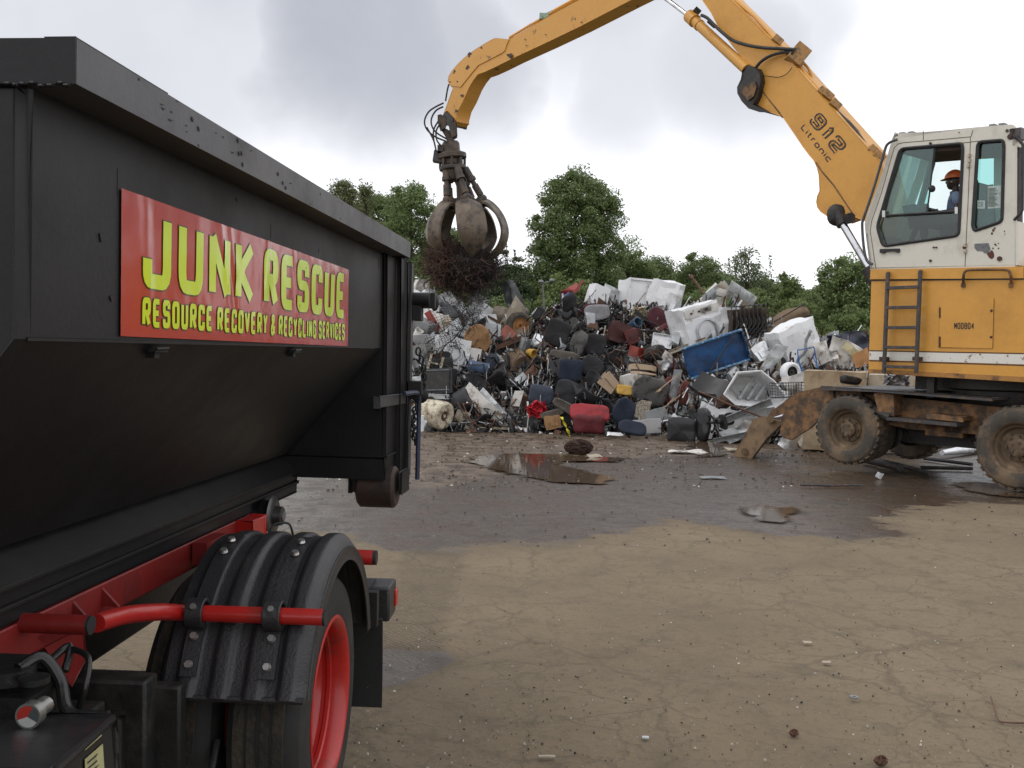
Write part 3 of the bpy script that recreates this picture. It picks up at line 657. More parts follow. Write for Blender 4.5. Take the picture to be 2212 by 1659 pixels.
# ---- turntable and undercarriage
MF = M
def UC(a, o, z): return Vector((H0.x, H0.y, 0)) + eu * a + en * o + Vector((0, 0, z))   # undercarriage frame: a along, o away, z up
mb = MB(); mb.lathe([(0, 1.18), (.75, 1.18), (.78, 1.25), (.78, 1.42), (.92, 1.45), (.92, 1.68), (0, 1.68)], UC(2.0, 1.25, 0), n=40); mb.build('turntable', GREASE, exc)
mb = MB(); mb.box(UC(1.9, 1.5, 1.52), (2.2, 1.6, .24), MF); mb.build('swing_frame', GREASE, exc)
mb = MB()
mb.prism(EZ(zl([(250, 905), (600, 925), (1440, 985), (1440, 1005), (640, 945), (250, 925)]), -.02), en * 2.2); mb.build('deck_plate', DKS, exc, bevel=.01)
mb = MB()
mb.prism([UC(-.2, .3, 1.30), UC(4.3, .3, 1.12), UC(4.3, .3, .78), UC(.9, .3, .78), UC(-.2, .3, .95)], en * 1.9)
mb.prism(EZ(zl([(640, 950), (755, 960), (755, 1110), (650, 1075), (620, 960)]), .05), en * .3)
mb.prism(EZ(zl([(985, 1090), (1235, 1115), (1235, 1150), (985, 1125)]), .0), en * .5)
mb.prism(EZ(zl([(1230, 1100), (1660, 1080), (1660, 1200), (1230, 1200)]), .42), en * .5)
mb.box(UC(1.5, .45, .84), (.6, .3, .3), MF)
mb.build('chassis', YELD, exc, bevel=.012)
mb = MB(); mb.prism(EZ(zl([(705, 1120), (1190, 1160), (1190, 1185), (705, 1140)]), -.1), en * .35); mb.build('step', DKS, exc, bevel=.006)
mb = MB()
for a in (0, 2.72): mb.cyl(UC(a, .2, .60 + (.03 if a < 1 else 0)), UC(a, 2.3, .60), .13, n=14); mb.sphere(UC(a, 1.25, .58), .28)
mb.box(UC(1.4, 1.2, .68), (1.7, .8, .35), MF)
mb.build('axle', GREASE, exc)
mb = MB(); mb.box(E(2013, 833, .25), (.12, .1, .38), MF); mb.cyl(UC(.2, .2, 1.1), UC(.75, .1, .95), .09, n=10); mb.build('valve_block', GREASE, exc)
# wheels
def wheel(c, r, o_away=1, name='wheel'):
    ax = en * o_away
    root = bpy.data.objects.new(name, None); COL.objects.link(root); root.parent = exc; root.location = c - rootloc(exc)
    ROOTOFF[root.name] = Vector(c)
    w_ = .30
    t = MB(); t.lathe([(r * .60, .0), (r * .66, -.02), (r * .80, -.035), (r * .93, -.01), (r * .985, .03), (r * .985, w_), (r * .93, w_ + .03), (r * .6, w_)], c, ax, n=56)
    nl_ = 30
    x = ax.cross(Vector((0, 0, 1))).normalized(); y = ax.cross(x)
    for side in (0, 1):
        for i in range(nl_):
            a = 2 * math.pi * (i + .5 * side) / nl_; rd = x * math.cos(a) + y * math.sin(a); tg = ax.cross(rd)
            M3 = Matrix((rd, (tg + ax * (.35 if side else -.35)).normalized(), ax)).transposed()
            t.box(c + rd * (r * .985) + ax * (.035 + w_ * .22 if side == 0 else w_ * .78), (.05, r * .125, w_ * .5), M3)
    t.build('tyre', RUB, root, ang=30)
    m = MB(); m.lathe([(r * .62, -.01), (r * .60, .0), (r * .575, .015), (r * .56, .06), (r * .50, .075), (r * .46, .14), (r * .36, .15), (r * .34, .12), (r * .23, .11), (r * .22, .05), (r * .17, .03), (0, .03)], c, ax, n=40)
    m.build('rim', RIMM, root)
    m = MB()
    for i in range(8):
        a = 2 * math.pi * i / 8; p = c + (x * math.cos(a) + y * math.sin(a)) * r * .29 + ax * .1; m.cyl(p, p - ax * .03, .018, n=6)
    for i in range(5):
        a = 2 * math.pi * i / 5; p = c + (x * math.cos(a) + y * math.sin(a)) * r * .14 + ax * .03; m.cyl(p, p - ax * .012, .02, n=6)
    m.build('wheel_bolts', mat('dull_bolt', (.09, .06, .04), .7), root)
    m = MB(); m.lathe([(r * .5, w_ - .02), (.1, w_ - .05)], c, ax, n=24); m.build('rim_back', RIMM, root)
    return root
wheel(H0.copy(), .568); wheel(H1.copy(), .598)
wheel(UC(0, 2.35, H0.z - .02), .568, -1); wheel(UC(2.72, 2.35, H1.z), .598, -1)
mb = MB()
for a in (0, 2.72): mb.lathe([(.34, 0), (.5, -.02), (.54, .02), (.54, .26), (.5, .28), (.34, .26)], UC(a, .36, H0.z if a < 1 else H1.z), en, n=36, closed=True)
mb.build('inner_tyre', RUB, exc)
# front blade / stabiliser
mb = MB()
mb.prism(EZ([(1776, 834), (1702, 884), (1690, 897), (1685, 935), (1692, 946), (1708, 951), (1750, 925), (1770, 905), (1800, 895), (1800, 842)], .15), en * .05)
mb.prism(EZ([(1774, 836), (1722, 848), (1666, 888), (1656, 903), (1662, 917), (1690, 900), (1774, 862)], .75), en * .05)
mb.prism(EZ([(1776, 834), (1702, 884), (1703, 887), (1777, 838)], .2), en * .55)
mb.prism(EZ([(1776, 838), (1860, 842), (1860, 870), (1776, 900)], .2), en * .6)
st = mb.build('stabiliser_arm', YELD, exc, bevel=.01)
mb = MB()
mb.prism(EZ([(1664, 904), (1684, 910), (1686, 918), (1655, 948), (1624, 990), (1612, 996), (1588, 990), (1584, 984), (1634, 906), (1648, 899)], .42), en * .07)
mb.prism(EZ([(1648, 900), (1656, 905), (1596, 990), (1581, 990), (1628, 905)], .9), en * .07)
mb.prism(EZ([(1640, 902), (1645, 905), (1590, 988), (1583, 984)], .45), en * .5)
mb.build('stabiliser_leg', mat('muddy_leg', (.20, .13, .07), .75, col2=(.09, .06, .04), scale=5, bump=.4), exc, bevel=.008)
mb = MB(); mb.box((E(1606, 994, .7) * 1.0), (.62, .72, .05), MF); mb.cyl(E(1608, 975, .35), E(1608, 975, 1.05), .06, n=12); mb.cyl(E(1664, 905, .12), E(1664, 905, .85), .07, n=12)
mb.build('foot_plate', mat('muddy_foot', (.15, .095, .05), .8, col2=(.07, .045, .03), bump=.6), exc)
mb = MB(); mb.cyl(E(1662, 908, .55), E(1725, 888, .45), .035, n=12); mb.build('stabiliser_rod', CHR, exc)
# ---- boom
BO = 1.05; BT = .55
boomP = zb([(290, 0), (340, 72), (388, 170), (428, 215), (470, 270), (520, 330), (540, 352), (575, 420), (580, 560), (640, 603), (690, 618), (730, 640), (765, 690), (800, 742), (835, 795), (870, 842), (893, 868), (910, 905), (920, 945), (925, 1030), (912, 1060), (907, 1090),
            (912, 1120), (930, 1145), (965, 1168), (1010, 1188), (1060, 1172), (1090, 1162), (1130, 1178), (1170, 1195)])
boomP += [(1893, 520), (1915, 560), (1940, 566), (1946, 540), (1940, 500), (1922, 420), (1905, 352)] + zb([(1000, 590), (720, 270), (450, 0)]) + [(1550, -34), (1522, -66), (1490, -100), (1466, -112), (1452, -96), (1462, -70), (1490, -36)]
mb = MB(); mb.prism(EZ(boomP, BO), en * BT); boom = mb.build('boom', YEL, exc, bevel=.012)
# cylinder lug, greasy
lug = zb([(510, 385), (540, 358), (590, 368), (605, 400), (608, 440), (590, 520), (570, 560), (640, 602), (600, 600), (540, 578), (505, 545), (484, 505), (484, 470), (500, 430)])
mb = MB(); mb.prism(EZ(lug, BO - .12), en * (BT + .24)); mb.crumple(.015, 8); mb.build('cylinder_lug', GREASE, boom, bevel=.02)
mb = MB(); mb.prism(EZ(zb([(505, 500), (520, 470), (575, 440), (585, 470), (570, 520), (540, 545)]), BO - .14), -en * .02); mb.build('lug_plate', YELD, boom)
# lower edge grime + gusset weld
mb = MB()
for path in ([(565, 410), (600, 470), (660, 550), (700, 600), (725, 635)], [(905, 878), (940, 930), (1000, 1000), (1050, 1075), (1110, 1165)]):
    mb.tube([E(*p, BO) for p in zb(path)], .014, 6)
mb.build('weld_seam', YELD, boom)
mb = MB(); mb.sphere(E(*zb([(1022, 1162)])[0], BO - .02), .2, sq=(1, .5, 1)); mb.cyl(E(*zb([(1010, 1168)])[0], BO - .1), E(*zb([(1010, 1168)])[0], BO + BT + .1), .13, n=16)
mb.cyl(E(*zb([(1085, 1178)])[0], BO - .06), E(*zb([(1085, 1178)])[0], BO + BT + .06), .1, n=14); mb.crumple(.02, 9); mb.build('boom_pin', GREASE, boom)
# boom lettering
def boomtext(text, q, w, h, sw, gap, off, m, **k):
    mb = MB(); lettering(mb, text, quadmap(zb(q), off, w, h), w, h, sw, gap=gap, **k); return mb.build('lettering', m, boom)
q912 = [(925, 600), (1077, 785), (1012, 842), (862, 655)]
boomtext('912', q912, 3.3, 1.5, .42, .22, BO - .003, TXT, rnd=.3)
boomtext('912', [(925, 600), (1077, 785), (1012, 842), (862, 655)], 3.3, 1.5, .20, .55, BO - .006, YEL, rnd=.3) if False else None
mb = MB()
def inset(x, y, f=quadmap(zb(q912), BO - .006, 3.3, 1.5)): return f(x, y)
# hollow outline look: yellow core over black strokes with the same centreline
def core(text, w, h, sw, swi, gap, fn, mb, rnd):
    d = (sw - swi) / 2
    lettering_core(mb, text, fn, w, h, sw, swi, gap, rnd)
def lettering_core(mb, text, fn, w, h, sw, swi, gap, rnd):
    xx = 0; units = []
    for ch in text: cw = NARROW.get(ch, 1.0); units.append((ch, xx, cw)); xx += cw + gap
    cell = w / (xx - gap)
    for ch, x0, cw in units:
        for st in G[ch]:
            P = [Vector((x0 * cell + sw / 2 + p.x * (cw * cell - sw), sw / 2 + p.y * (h - sw))) for p in _round(st, rnd)]
            for a, b in zip(P, P[1:]):
                d = (b - a); L = d.length
                if L < 1e-6: continue
                d /= L; nn_ = Vector((-d.y, d.x)) * swi / 2; e = d * (swi * .3)
                mb.add([fn(*(a - e + nn_)), fn(*(b + e + nn_)), fn(*(b + e - nn_)), fn(*(a - e - nn_))], [(0, 1, 2, 3)])
lettering_core(mb, '912', inset, 3.3, 1.5, .42, .15, .22, .3); mb.build('lettering_core', YEL, boom)
boomtext('Litronic', [(843, 668), (993, 858), (969, 879), (819, 691)], 5.2, .72, .14, .28, BO - .003, TXT, rnd=.25)
# boom pipes, clamps, hoses
def bp(pts, off): return [E(*p, off) for p in zb(pts)]
mb = MB()
mb.tube(bp([(455, -10), (500, 30), (572, 90), (640, 165), (700, 240), (760, 300), (830, 375), (880, 440), (925, 490), (1005, 590)], BO + .12), .028, 8)
mb.tube(bp([(470, 0), (520, 40), (590, 110), (660, 190), (690, 215)], BO + .3), .024, 8)
mb.tube(bp([(820, 320), (860, 365), (878, 400), (886, 440), (925, 495)], BO + .3), .026, 8)
mb.tube(bp([(1195, 820), (1230, 850), (1275, 900)], BO + .12), .03, 8)
mb.build('hydraulic_pipe', YELW, boom)
mb = MB(); mb.tube(bp([(1005, 590), (1040, 625), (1080, 670), (1120, 720), (1160, 770), (1200, 820)], BO + .12), [.03, .035, .05, .055, .045, .03], 8)
mb.tube(bp([(1015, 600), (1070, 645), (1130, 710), (1180, 775), (1210, 825)], BO + .25), .025, 8); mb.build('boom_hose', BLK, boom)
mb = MB()
for (x, y) in ((690, 225), (770, 300), (800, 345), (935, 505), (960, 520), (1000, 570), (1205, 820), (1235, 850)):
    p = E(*zb([(x, y)])[0], BO + .15); mb.box(p, (.2, .3, .13), (0, 40, 0))
mb.box(E(*zb([(805, 300)])[0], BO + .1), (.3, .3, .36), (0, 38, 0))
mb.build('pipe_clamp', mat('clamp', (.36, .19, .06), .6, col2=(.08, .07, .05), scale=9), boom, bevel=.01)
mb = MB()
mb.tube(spl(bp([(285, 82), (320, 100), (380, 160), (450, 215), (530, 243), (620, 258), (700, 262), (790, 268)], BO - .12), 5), .032, 8)
mb.tube(spl(bp([(580, 365), (605, 335), (650, 305), (700, 288), (745, 282), (780, 290)], BO - .1), 5), .03, 8)
mb.tube(spl(bp([(600, 405), (650, 412), (700, 417), (745, 400), (775, 365)], BO - .06), 5), .008, 6); mb.build('hose', BLK, boom)
# stick cylinder
a = E(1424, -14, BO + .25); b = E(1493, 38, BO + .2); c = E(1613, 150, BO - .02)
cyl_ = MB(); cyl_.cyl(b, c, .105, n=24); d = (c - b).normalized(); cyl_.cyl(b - d * .08, b + d * .16, .135, n=24); cyl_.cyl(b + d * .3, b + d * .36, .118, n=24); so_ = cyl_.build('stick_cylinder', YELW, exc)
mb = MB(); mb.cyl(a, b, .048, n=16); mb.build('cylinder_rod', CHR, so_)
mb = MB(); mb.cyl(a - en * .2, a + en * .2, .09, n=14); mb.box(a, (.2, .3, .16)); mb.box(b + Vector((.1, -.1, .1)), (.14, .1, .1), (0, 40, 0)); mb.box(b + d * .6 + Vector((.1, -.1, .12)), (.2, .06, .07), (0, 40, 0)); mb.build('cylinder_fitting', GREASE, so_)
# boom (lift) cylinders
for i, of in enumerate((BO - .02, BO + .5)):
    mb = MB(); a = E(1812, 470, of); b = E(1884, 590, of); mb.cyl(a, b, 0.065 if i == 0 else .065, n=18); cy = mb.build('lift_cylinder_rod', CHR, exc)
    mb = MB(); d = (b - a).normalized(); mb.cyl(a - d * .1, a + d * .16, .11, n=16); mb.cyl(b - d * .1, b + d * .5, .14, n=16); mb.build('cylinder_cap', GREASE, cy)
# ---- stick
SO = 1.1; ST = .42
stick = zs_([(1290, 0), (1000, 150), (820, 236), (640, 320), (560, 360), (500, 388), (462, 402), (438, 432), (415, 470), (385, 540), (358, 590), (345, 640), (345, 656), (322, 684), (292, 676), (268, 640), (275, 616), (290, 580), (300, 550), (318, 500), (326, 475)])
stick += zs_([(312, 462), (299, 437), (305, 410), (322, 382), (360, 338), (400, 302), (440, 272), (500, 234), (545, 210), (562, 205), (590, 210), (628, 212), (660, 196), (870, 70), (1000, 0)]) + [(1310, -34), (1440, -104), (1476, -108), (1500, -92), (1496, -66), (1460, -48)]
mb = MB(); mb.prism(EZ(stick, SO), en * ST); stk = mb.build('stick', YELW, exc, bevel=.01)
mb = MB(); mb.prism(EZ(zs_([(312, 462), (299, 437), (305, 410), (322, 382), (360, 338), (400, 302), (440, 272), (500, 234), (545, 210), (562, 205), (628, 212), (612, 250), (606, 272), (592, 285), (462, 352), (440, 378), (430, 390), (366, 470)]), SO - .022), en * .02)
mb.build('stick_plate', YELW, stk, bevel=.006)
mb = MB(); mb.prism(EZ(zs_([(322, 684), (292, 676), (268, 640), (275, 616), (292, 600), (330, 640)]), SO - .03), en * (ST + .06)); mb.build('stick_tip', GREASE, stk, bevel=.01)
mb = MB()
for off, dy in ((SO + .08, 0), (SO + .2, -3)):
    mb.tube([E(*p, off) for p in zs_([(630, 204 + dy), (720, 150 + dy), (815, 95 + dy), (900, 44 + dy), (1010, -18 + dy)])], .025, 6)
mb.tube([E(*p, SO + .1) for p in zs_([(870, 62), (1000, -10), (1050, -40)])], .05, 6); mb.build('stick_pipe', YELW, stk)
mb = MB(); mb.box(E(1175, 37, SO + .12), (.22, .2, .14)); mb.box(E(1186, 32, SO + .12), (.3, .14, .1), (0, -28, 0)); mb.build('pipe_clamp', mat('greenish', (.28, .38, .30), .6), stk)
mb = MB(); mb.tube([E(-0 + x, y, SO - .008) for x, y in zs_([(366, 470), (430, 390), (440, 378)])], .012, 6); mb.build('weld_seam', YELD, stk)
mb = MB(); rq = random.Random(2)
for x, y, r_ in ((415, 293, 11), (405, 365, 13), (637, 300, 12), (622, 296, 7), (375, 515, 9), (335, 385, 8), (716, 213, 5), (826, 186, 4), (722, 246, 4), (310, 442, 6), (350, 440, 5), (330, 395, 5), (640, 310, 8), (480, 258, 6), (412, 305, 6), (1020, 120, 5), (345, 600, 9), (300, 620, 10)):
    p_ = [E(*zs_([(x + math.cos(a) * r_ * rq.uniform(.5, 1.3), y + math.sin(a) * r_ * rq.uniform(.5, 1.2))])[0], SO - .024) for a in [2 * math.pi * k / 9 for k in range(9)]]; mb.prism(p_, -en * .003)
mb.build('worn_patch', mat('worn_patch', (.075, .05, .035), .8, var=.6, scale=20), stk)
# ---- grapple
GO = SO + ST / 2
gr = bpy.data.objects.new('grapple', None); COL.objects.link(gr); gr.parent = exc; gp0 = E(992, 455, GO); gr.location = gp0 - rootloc(exc); ROOTOFF[gr.name] = Vector(gp0)
us = gp0.y / F   # metres per unit here
def Gp(x, y, o=0.): return at_plane(x, y, gp0, Vector((0, 1, 0))) + Vector((0, o, 0))
mb = MB(); mb.prism([Gp(*p, -.2) for p in zs_([(248, 632), (262, 628), (290, 640), (292, 680), (285, 700), (262, 712), (246, 670)])], (0, .1, 0))
mb.prism([Gp(*p, -.2) for p in zs_([(308, 690), (345, 656), (350, 738), (325, 748), (312, 720)])], (0, .1, 0))
mb.prism([Gp(*p, -.08) for p in zs_([(262, 700), (290, 700), (330, 720), (348, 740), (330, 750), (328, 775), (296, 775), (290, 745)])], (0, .16, 0))
mb.build('link', GRS, gr, bevel=.01)
AX = [Gp(973, 306), Gp(977, 350), Gp(990, 400), Gp(1001, 452)]
mb = MB(); axd = (AX[1] - AX[0]).normalized()
mb.lathe([(0, 0), (.20, 0), (.24, .06), (.24, .26), (.30, .30), (.40, .34), (.40, .46), (.27, .50), (.27, .62), (.37, .68), (.37, .76), (.30, .80), (.28, .95), (.24, 1.05), (0, 1.1)], AX[0], axd, n=28)
for i in range(8):
    a_ = i * math.pi / 4; mb.box(AX[0] + axd * .6 + Vector((math.cos(a_) * .33, math.sin(a_) * .33, 0)), (.07, .07, .3))
mb.build('rotator', GRS, gr, bevel=.012)
mb = MB(); mb.box(Gp(951, 340), (.36, .3, .3), (0, 8, 0)); mb.box(Gp(952, 325, -.05), (.16, .2, .25)); mb.build('valve_block', DKS, gr, bevel=.01)
top = Gp(983, 362); hubc = Gp(1003, 450)
mb = MB(); mb.tube([top, Gp(996, 400), hubc], [.17, .14, .2], 10); mb.box(Gp(1000, 440), (.5, .5, .28), (0, -8, 0))
mb.build('centre_post', GRS, gr, bevel=.01)
# five tines around the hub, each with its cylinder
TP = [(.30, .10), (.45, .16), (.66, .12), (.88, -.10), (1.04, -.40), (1.10, -.74), (1.00, -1.06), (.76, -1.33), (.40, -1.50)]
axr = Matrix.Rotation(R(-5), 3, 'Y')
for i, ang in enumerate((-5, 62, 140, 212, 282)):
    a_ = R(ang); rd = Vector((math.cos(a_), math.sin(a_), 0)); tg = Vector((-math.sin(a_), math.cos(a_), 0))
    opn = 1.0
    cen = []
    for (r_, z_) in TP: cen.append(hubc + axr @ (rd * r_ * opn + Vector((0, 0, z_))))
    cen = spl(cen, 3); k = len(cen); mbn = MB(); rings = []
    for q in range(k):
        f = q / (k - 1); d_ = (cen[min(q + 1, k - 1)] - cen[max(q - 1, 0)]).normalized(); nrm_ = tg.cross(d_).normalized()
        wd = (.15 + .25 * math.sin(min(f * 1.9, 1) * math.pi / 2)) * (1 if f < .62 else max(.10, 1 - ((f - .62) / .38) ** 1.2 * .95)); th_ = .055 if f > .2 else .09
        # shallow V section: middle rib stands proud on the outside
        sec = [(-wd, .06), (-wd * .55, -.0), (-.06, -.03), (0, -.075), (.06, -.03), (wd * .55, 0), (wd, .06), (wd, .06 + th_), (0, th_), (-wd, .06 + th_)]
        rings += [cen[q] + tg * s_[0] * 1.0 - nrm_ * s_[1] * (-1) for s_ in sec]
    m_ = len(sec); fs = []
    for q in range(k - 1):
        for j in range(m_): fs.append((q * m_ + j, q * m_ + (j + 1) % m_, (q + 1) * m_ + (j + 1) % m_, (q + 1) * m_ + j))
    fs += [tuple(range(m_))[::-1], tuple((k - 1) * m_ + j for j in range(m_))]
    mbn.add(rings, fs); tn = mbn.build('tine', WORN, gr, ang=30)
    mbn = MB()
    for s_ in (-.1, .1): mbn.prism([hubc + axr @ (rd * p[0] + Vector((0, 0, p[1])) + tg * s_) for p in ((.2, -.05), (.5, .0), (.62, .12), (.56, .26), (.42, .30), (.30, .16))], axr @ (tg * .035))
    mbn.cyl(hubc + axr @ (rd * .5 + Vector((0, 0, .2)) - tg * .17), hubc + axr @ (rd * .5 + Vector((0, 0, .2)) + tg * .17), .06, n=10)
    mbn.build('hinge', GRS, gr)
    t0 = top + rd * .27 + Vector((0, 0, -.02)); t1 = hubc + axr @ (rd * .52 + Vector((0, 0, .22))); md = t0.lerp(t1, .42)
    mbn = MB(); mbn.cyl(t0, md, .105, n=12); mbn.cyl(md - (t1 - t0).normalized() * .1, md, .125, n=12); mbn.cyl(md, t1, .07, n=10); mbn.cyl(t0.lerp(t1, .55), t0.lerp(t1, .88), .098, n=10); mbn.sphere(t1, .12); mbn.build('tine_cylinder', GRS, gr)
mb = MB(); mb.tube(spl([Gp(1007, 395, -.3), Gp(1010, 402, -.34), Gp(1016, 400, -.33), Gp(1012, 408, -.3)], 4), .02, 6)
for pts in ([(280, 570), (235, 592), (198, 620), (178, 665), (188, 708), (230, 748), (292, 775)], [(278, 590), (240, 610), (216, 650), (216, 690), (240, 728), (300, 765)], [(290, 560), (300, 500), (308, 470)],
            [(250, 670), (228, 710), (226, 760), (240, 825)], [(262, 680), (240, 720), (244, 770), (268, 800)], [(190, 700), (226, 770), (240, 830)]):
    mb.tube(spl([Gp(*p, -.28) for p in zs_(pts)], 5), .024, 6)
mb.build('hose', BLK, gr)

# ---- cab
cab_out = zc([(330, 1520), (326, 1500), (285, 1180), (275, 1080), (300, 985), (410, 700), (428, 640), (455, 560), (540, 262)]) + fillet(zc([(560, 215), (600, 204)]), 0) + zc([(1000, 178), (1400, 138), (1680, 116), (1712, 116), (1732, 132), (1742, 165), (1740, 800), (1736, 1484)])
win = fillet(zc([(622, 352), (1225, 300), (1232, 360), (1192, 1195), (455, 1300), (398, 1110)]), 11, 5)
rwin = fillet(zc([(1378, 286), (1622, 268), (1632, 330), (1612, 1060), (1345, 1150), (1326, 1100)]), 10, 5)
cab = bpy.data.objects.new('cab', None); COL.objects.link(cab); cab.parent = exc; cab0 = E(1985, 577, .6); cab.location = cab0 - rootloc(exc); ROOTOFF[cab.name] = Vector(cab0)
mb = MB(); mb.holed(EZ(cab_out, 0.0), [EZ(win, 0.0), EZ(rwin, 0.0)], en * .06)
CW = 1.05
def shift(pts, off): return [E(x, y, 0) + en * off for x, y in pts]
mb.holed(shift(cab_out, CW - .05), [shift(fillet(zc([(600, 352), (1235, 300), (1232, 1000), (455, 1010), (415, 900)]), 11, 5), CW - .05), shift(fillet(zc([(1340, 300), (1640, 280), (1640, 1040), (1330, 1060)]), 10, 5), CW - .05)], en * .05)
# roof, rear wall, lower front
def strip(pts, o0=.0, o1=CW, th=.04):
    for a_, b_ in zip(pts, pts[1:]):
        A = E(*a_, 0); B = E(*b_, 0); d_ = (B - A).normalized(); nrm_ = d_.cross(en).normalized() * th
        mb.add([A + en * o0, B + en * o0, B + en * o1, A + en * o1, A + en * o0 - nrm_, B + en * o0 - nrm_, B + en * o1 - nrm_, A + en * o1 - nrm_],
               [(0, 1, 2, 3), (7, 6, 5, 4), (0, 4, 5, 1), (1, 5, 6, 2), (2, 6, 7, 3), (3, 7, 4, 0)])
strip(cab_out[8:17]); strip([cab_out[0], cab_out[1], cab_out[2]])
strip(zc([(1740, 1484), (1740, 1060)])); strip(zc([(1742, 180), (1741, 320)]))
strip(zc([(330, 1505), (1736, 1478)]))
shell = mb.build('shell', CREAM, cab, bevel=.006)
# seams, rain gutter, vents, bolts
mb = MB()
for pts in ([(1305, 235), (1300, 400), (1280, 900), (1262, 1260), (1252, 1495)], [(1305, 235), (900, 272), (650, 292), (600, 305), (565, 340), (540, 420), (440, 780), (345, 1050), (330, 1150), (345, 1250), (385, 1515)], [(1308, 285), (1390, 276)], [(1222, 296), (1305, 286)], [(845, 175), (848, 270)], [(1328, 170), (1310, 235)]):
    mb.tube([E(*p, -.0) for p in zc(pts)], .006, 4)
mb.build('door_seam', mat('seam_brown', (.10, .07, .05), .8), cab)
rub = MB()
for loop in (win, rwin):
    c2 = [(x, y) for x, y in loop]; rub.tube([E(x, y, .0) for x, y in c2], .026, 6, close=True)
rub.build('window_seal', BLK, cab)
mb = MB(); mb.tube([E(*p, .0) for p in zc([(440, 1005), (1195, 958)])], .022, 6); mb.tube([E(*p, .03) for p in zc([(955, 345), (905, 800), (878, 975)])], .012, 6)
mb.sphere(E(*zc([(930, 740)])[0], -.01), .055, sq=(1, .6, 1)); mb.tube([E(*p, .02) for p in zc([(640, 360), (500, 800), (450, 1000)])], .03, 6); mb.build('window_bar', BLK, cab)
GT = glassmat('teal_glass', (.60, .86, .83)); GC = glassmat('clear_glass', (.90, .95, .95))
def pane(pts, off, m, nm='window_pane'):
    mb = MB(); mb.prism([E(*p, 0) + en * off for p in pts], en * .006); return mb.build(nm, m, cab, smooth=False)
pane(zc([(630, 365), (958, 338), (880, 980), (450, 1005), (415, 1000), (520, 660)]), .03, GT)
pane(zc([(450, 1005), (1195, 965), (1190, 1180), (470, 1290), (405, 1120)]), .04, glassmat('smoky_glass', (.50, .60, .57)))
pane(rwin, .035, GT, 'rear_side_pane')
pane(zc([(640, 385), (955, 360), (940, 1000), (470, 1005), (530, 680)]), CW - .02, glassmat('pale_teal', (.94, .99, .98)))
# inner furniture
INT = mat('cab_inner', (.10, .11, .105), .8); SEATM = mat('seat_fabric', (.09, .085, .075), .9, bump=.5)
mb = MB()
Wp = lambda x, y, off: E(x, y, 0) + en * off
mb.prism([Wp(*p, .06) for p in zc([(590, 240), (1700, 150), (1700, 330), (1240, 352), (960, 372), (640, 400)])], en * (CW - .12)); mb.build('headliner', mat('headliner', (.05, .038, .03), .9), cab)
mb = MB(); mb.prism([Wp(*p, .45) for p in zc([(880, 1100), (1180, 1060), (1190, 1200), (880, 1260)])], en * .45)
mb.prism([Wp(*p, .35) for p in zc([(1180, 640), (1260, 640), (1290, 1080), (1180, 1100)])], en * .5); mb.build('seat', SEATM, cab, bevel=.03)
mb = MB(); mb.prism([Wp(*p, .2) for p in zc([(640, 1020), (1180, 960), (1200, 1040), (840, 1090), (660, 1110)])], en * .14); mb.build('console', INT, cab, bevel=.02)
mb = MB(); mb.prism([Wp(*p, .15) for p in zc([(600, 900), (720, 880), (780, 960), (620, 1010)])], en * .7); mb.tube([Wp(*zc([(745, 970)])[0], .35), Wp(*zc([(765, 890)])[0], .35)], .02, 8); mb.sphere(Wp(*zc([(762, 890)])[0], .35), .05); mb.build('dashboard', INT, cab, bevel=.02)
mb = MB(); mb.tube([Wp(*zc([(560, 1250)])[0], .5), Wp(*zc([(640, 1040)])[0], .5)], .045, 8); mb.lathe([(.19, .0), (.21, .02), (.19, .04), (.17, .02)], Wp(*zc([(700, 985)])[0], .55), (.5, -.2, .8), n=20, closed=True); mb.build('steering_column', BLK, cab)
mb = MB(); mb.tube([Wp(*p, CW - .1) for p in zc([(640, 400), (560, 700), (480, 1000)])], .06, 8); mb.build('front_pillar', mat('pillar_grey', (.13, .17, .165), .6), cab)
# front pillar outside joining near and far walls at the top and bottom
mb = MB()
A_ = [E(*p, 0) for p in zc([(430, 640), (540, 262)])]
mb.add([A_[0] + en * .05, A_[1] + en * .05, A_[1] + en * (CW - .05), A_[0] + en * (CW - .05)], [(0, 1, 2, 3)])
A2 = [E(*p, 0) for p in zc([(285, 1180), (430, 640)])]; mb.add([A2[0] + en * .05, A2[1] + en * .05, A2[1] + en * (CW - .05), A2[0] + en * (CW - .05)], [(0, 1, 2, 3)])
mb.build('windscreen', GC, cab, smooth=False)
# sticker in the rear pane
WH = mat('white_plastic', (.62, .63, .62), .5, var=.1)
mb = MB(); mb.prism([E(*p, .0) + en * .02 for p in zc([(1365, 852), (1442, 852), (1442, 932), (1365, 932)])], en * .004); ce = mb.build('window_sticker', mat('sticker_green', (.33, .42, .40), .5), cab)
mb = MB(); lettering(mb, 'CE', quadmap(zc([(1375, 870), (1432, 870), (1432, 912), (1375, 912)]), .018, 2.2, 1.4), 2.2, 1.4, .16, gap=.25, rnd=.45); mb.build('lettering', TXT, ce)
mb = MB(); mb.prism([E(*p, .0) + en * .03 for p in zc([(1465, 715), (1595, 705), (1590, 925), (1465, 930)])], en * .003); nb = mb.build('notice_sheet', mat('notice_paper', (.40, .47, .44), .7), cab)
mb = MB()
for k in range(15):
    y = 735 + k * 12.5; l = random.uniform(60, 110); mb.tube([E(*p, .026) for p in zc([(1478, y), (1478 + l, y - 2)])], .004, 4)
mb.build('notice_lines', mat('ink', (.12, .15, .14), .8), nb)
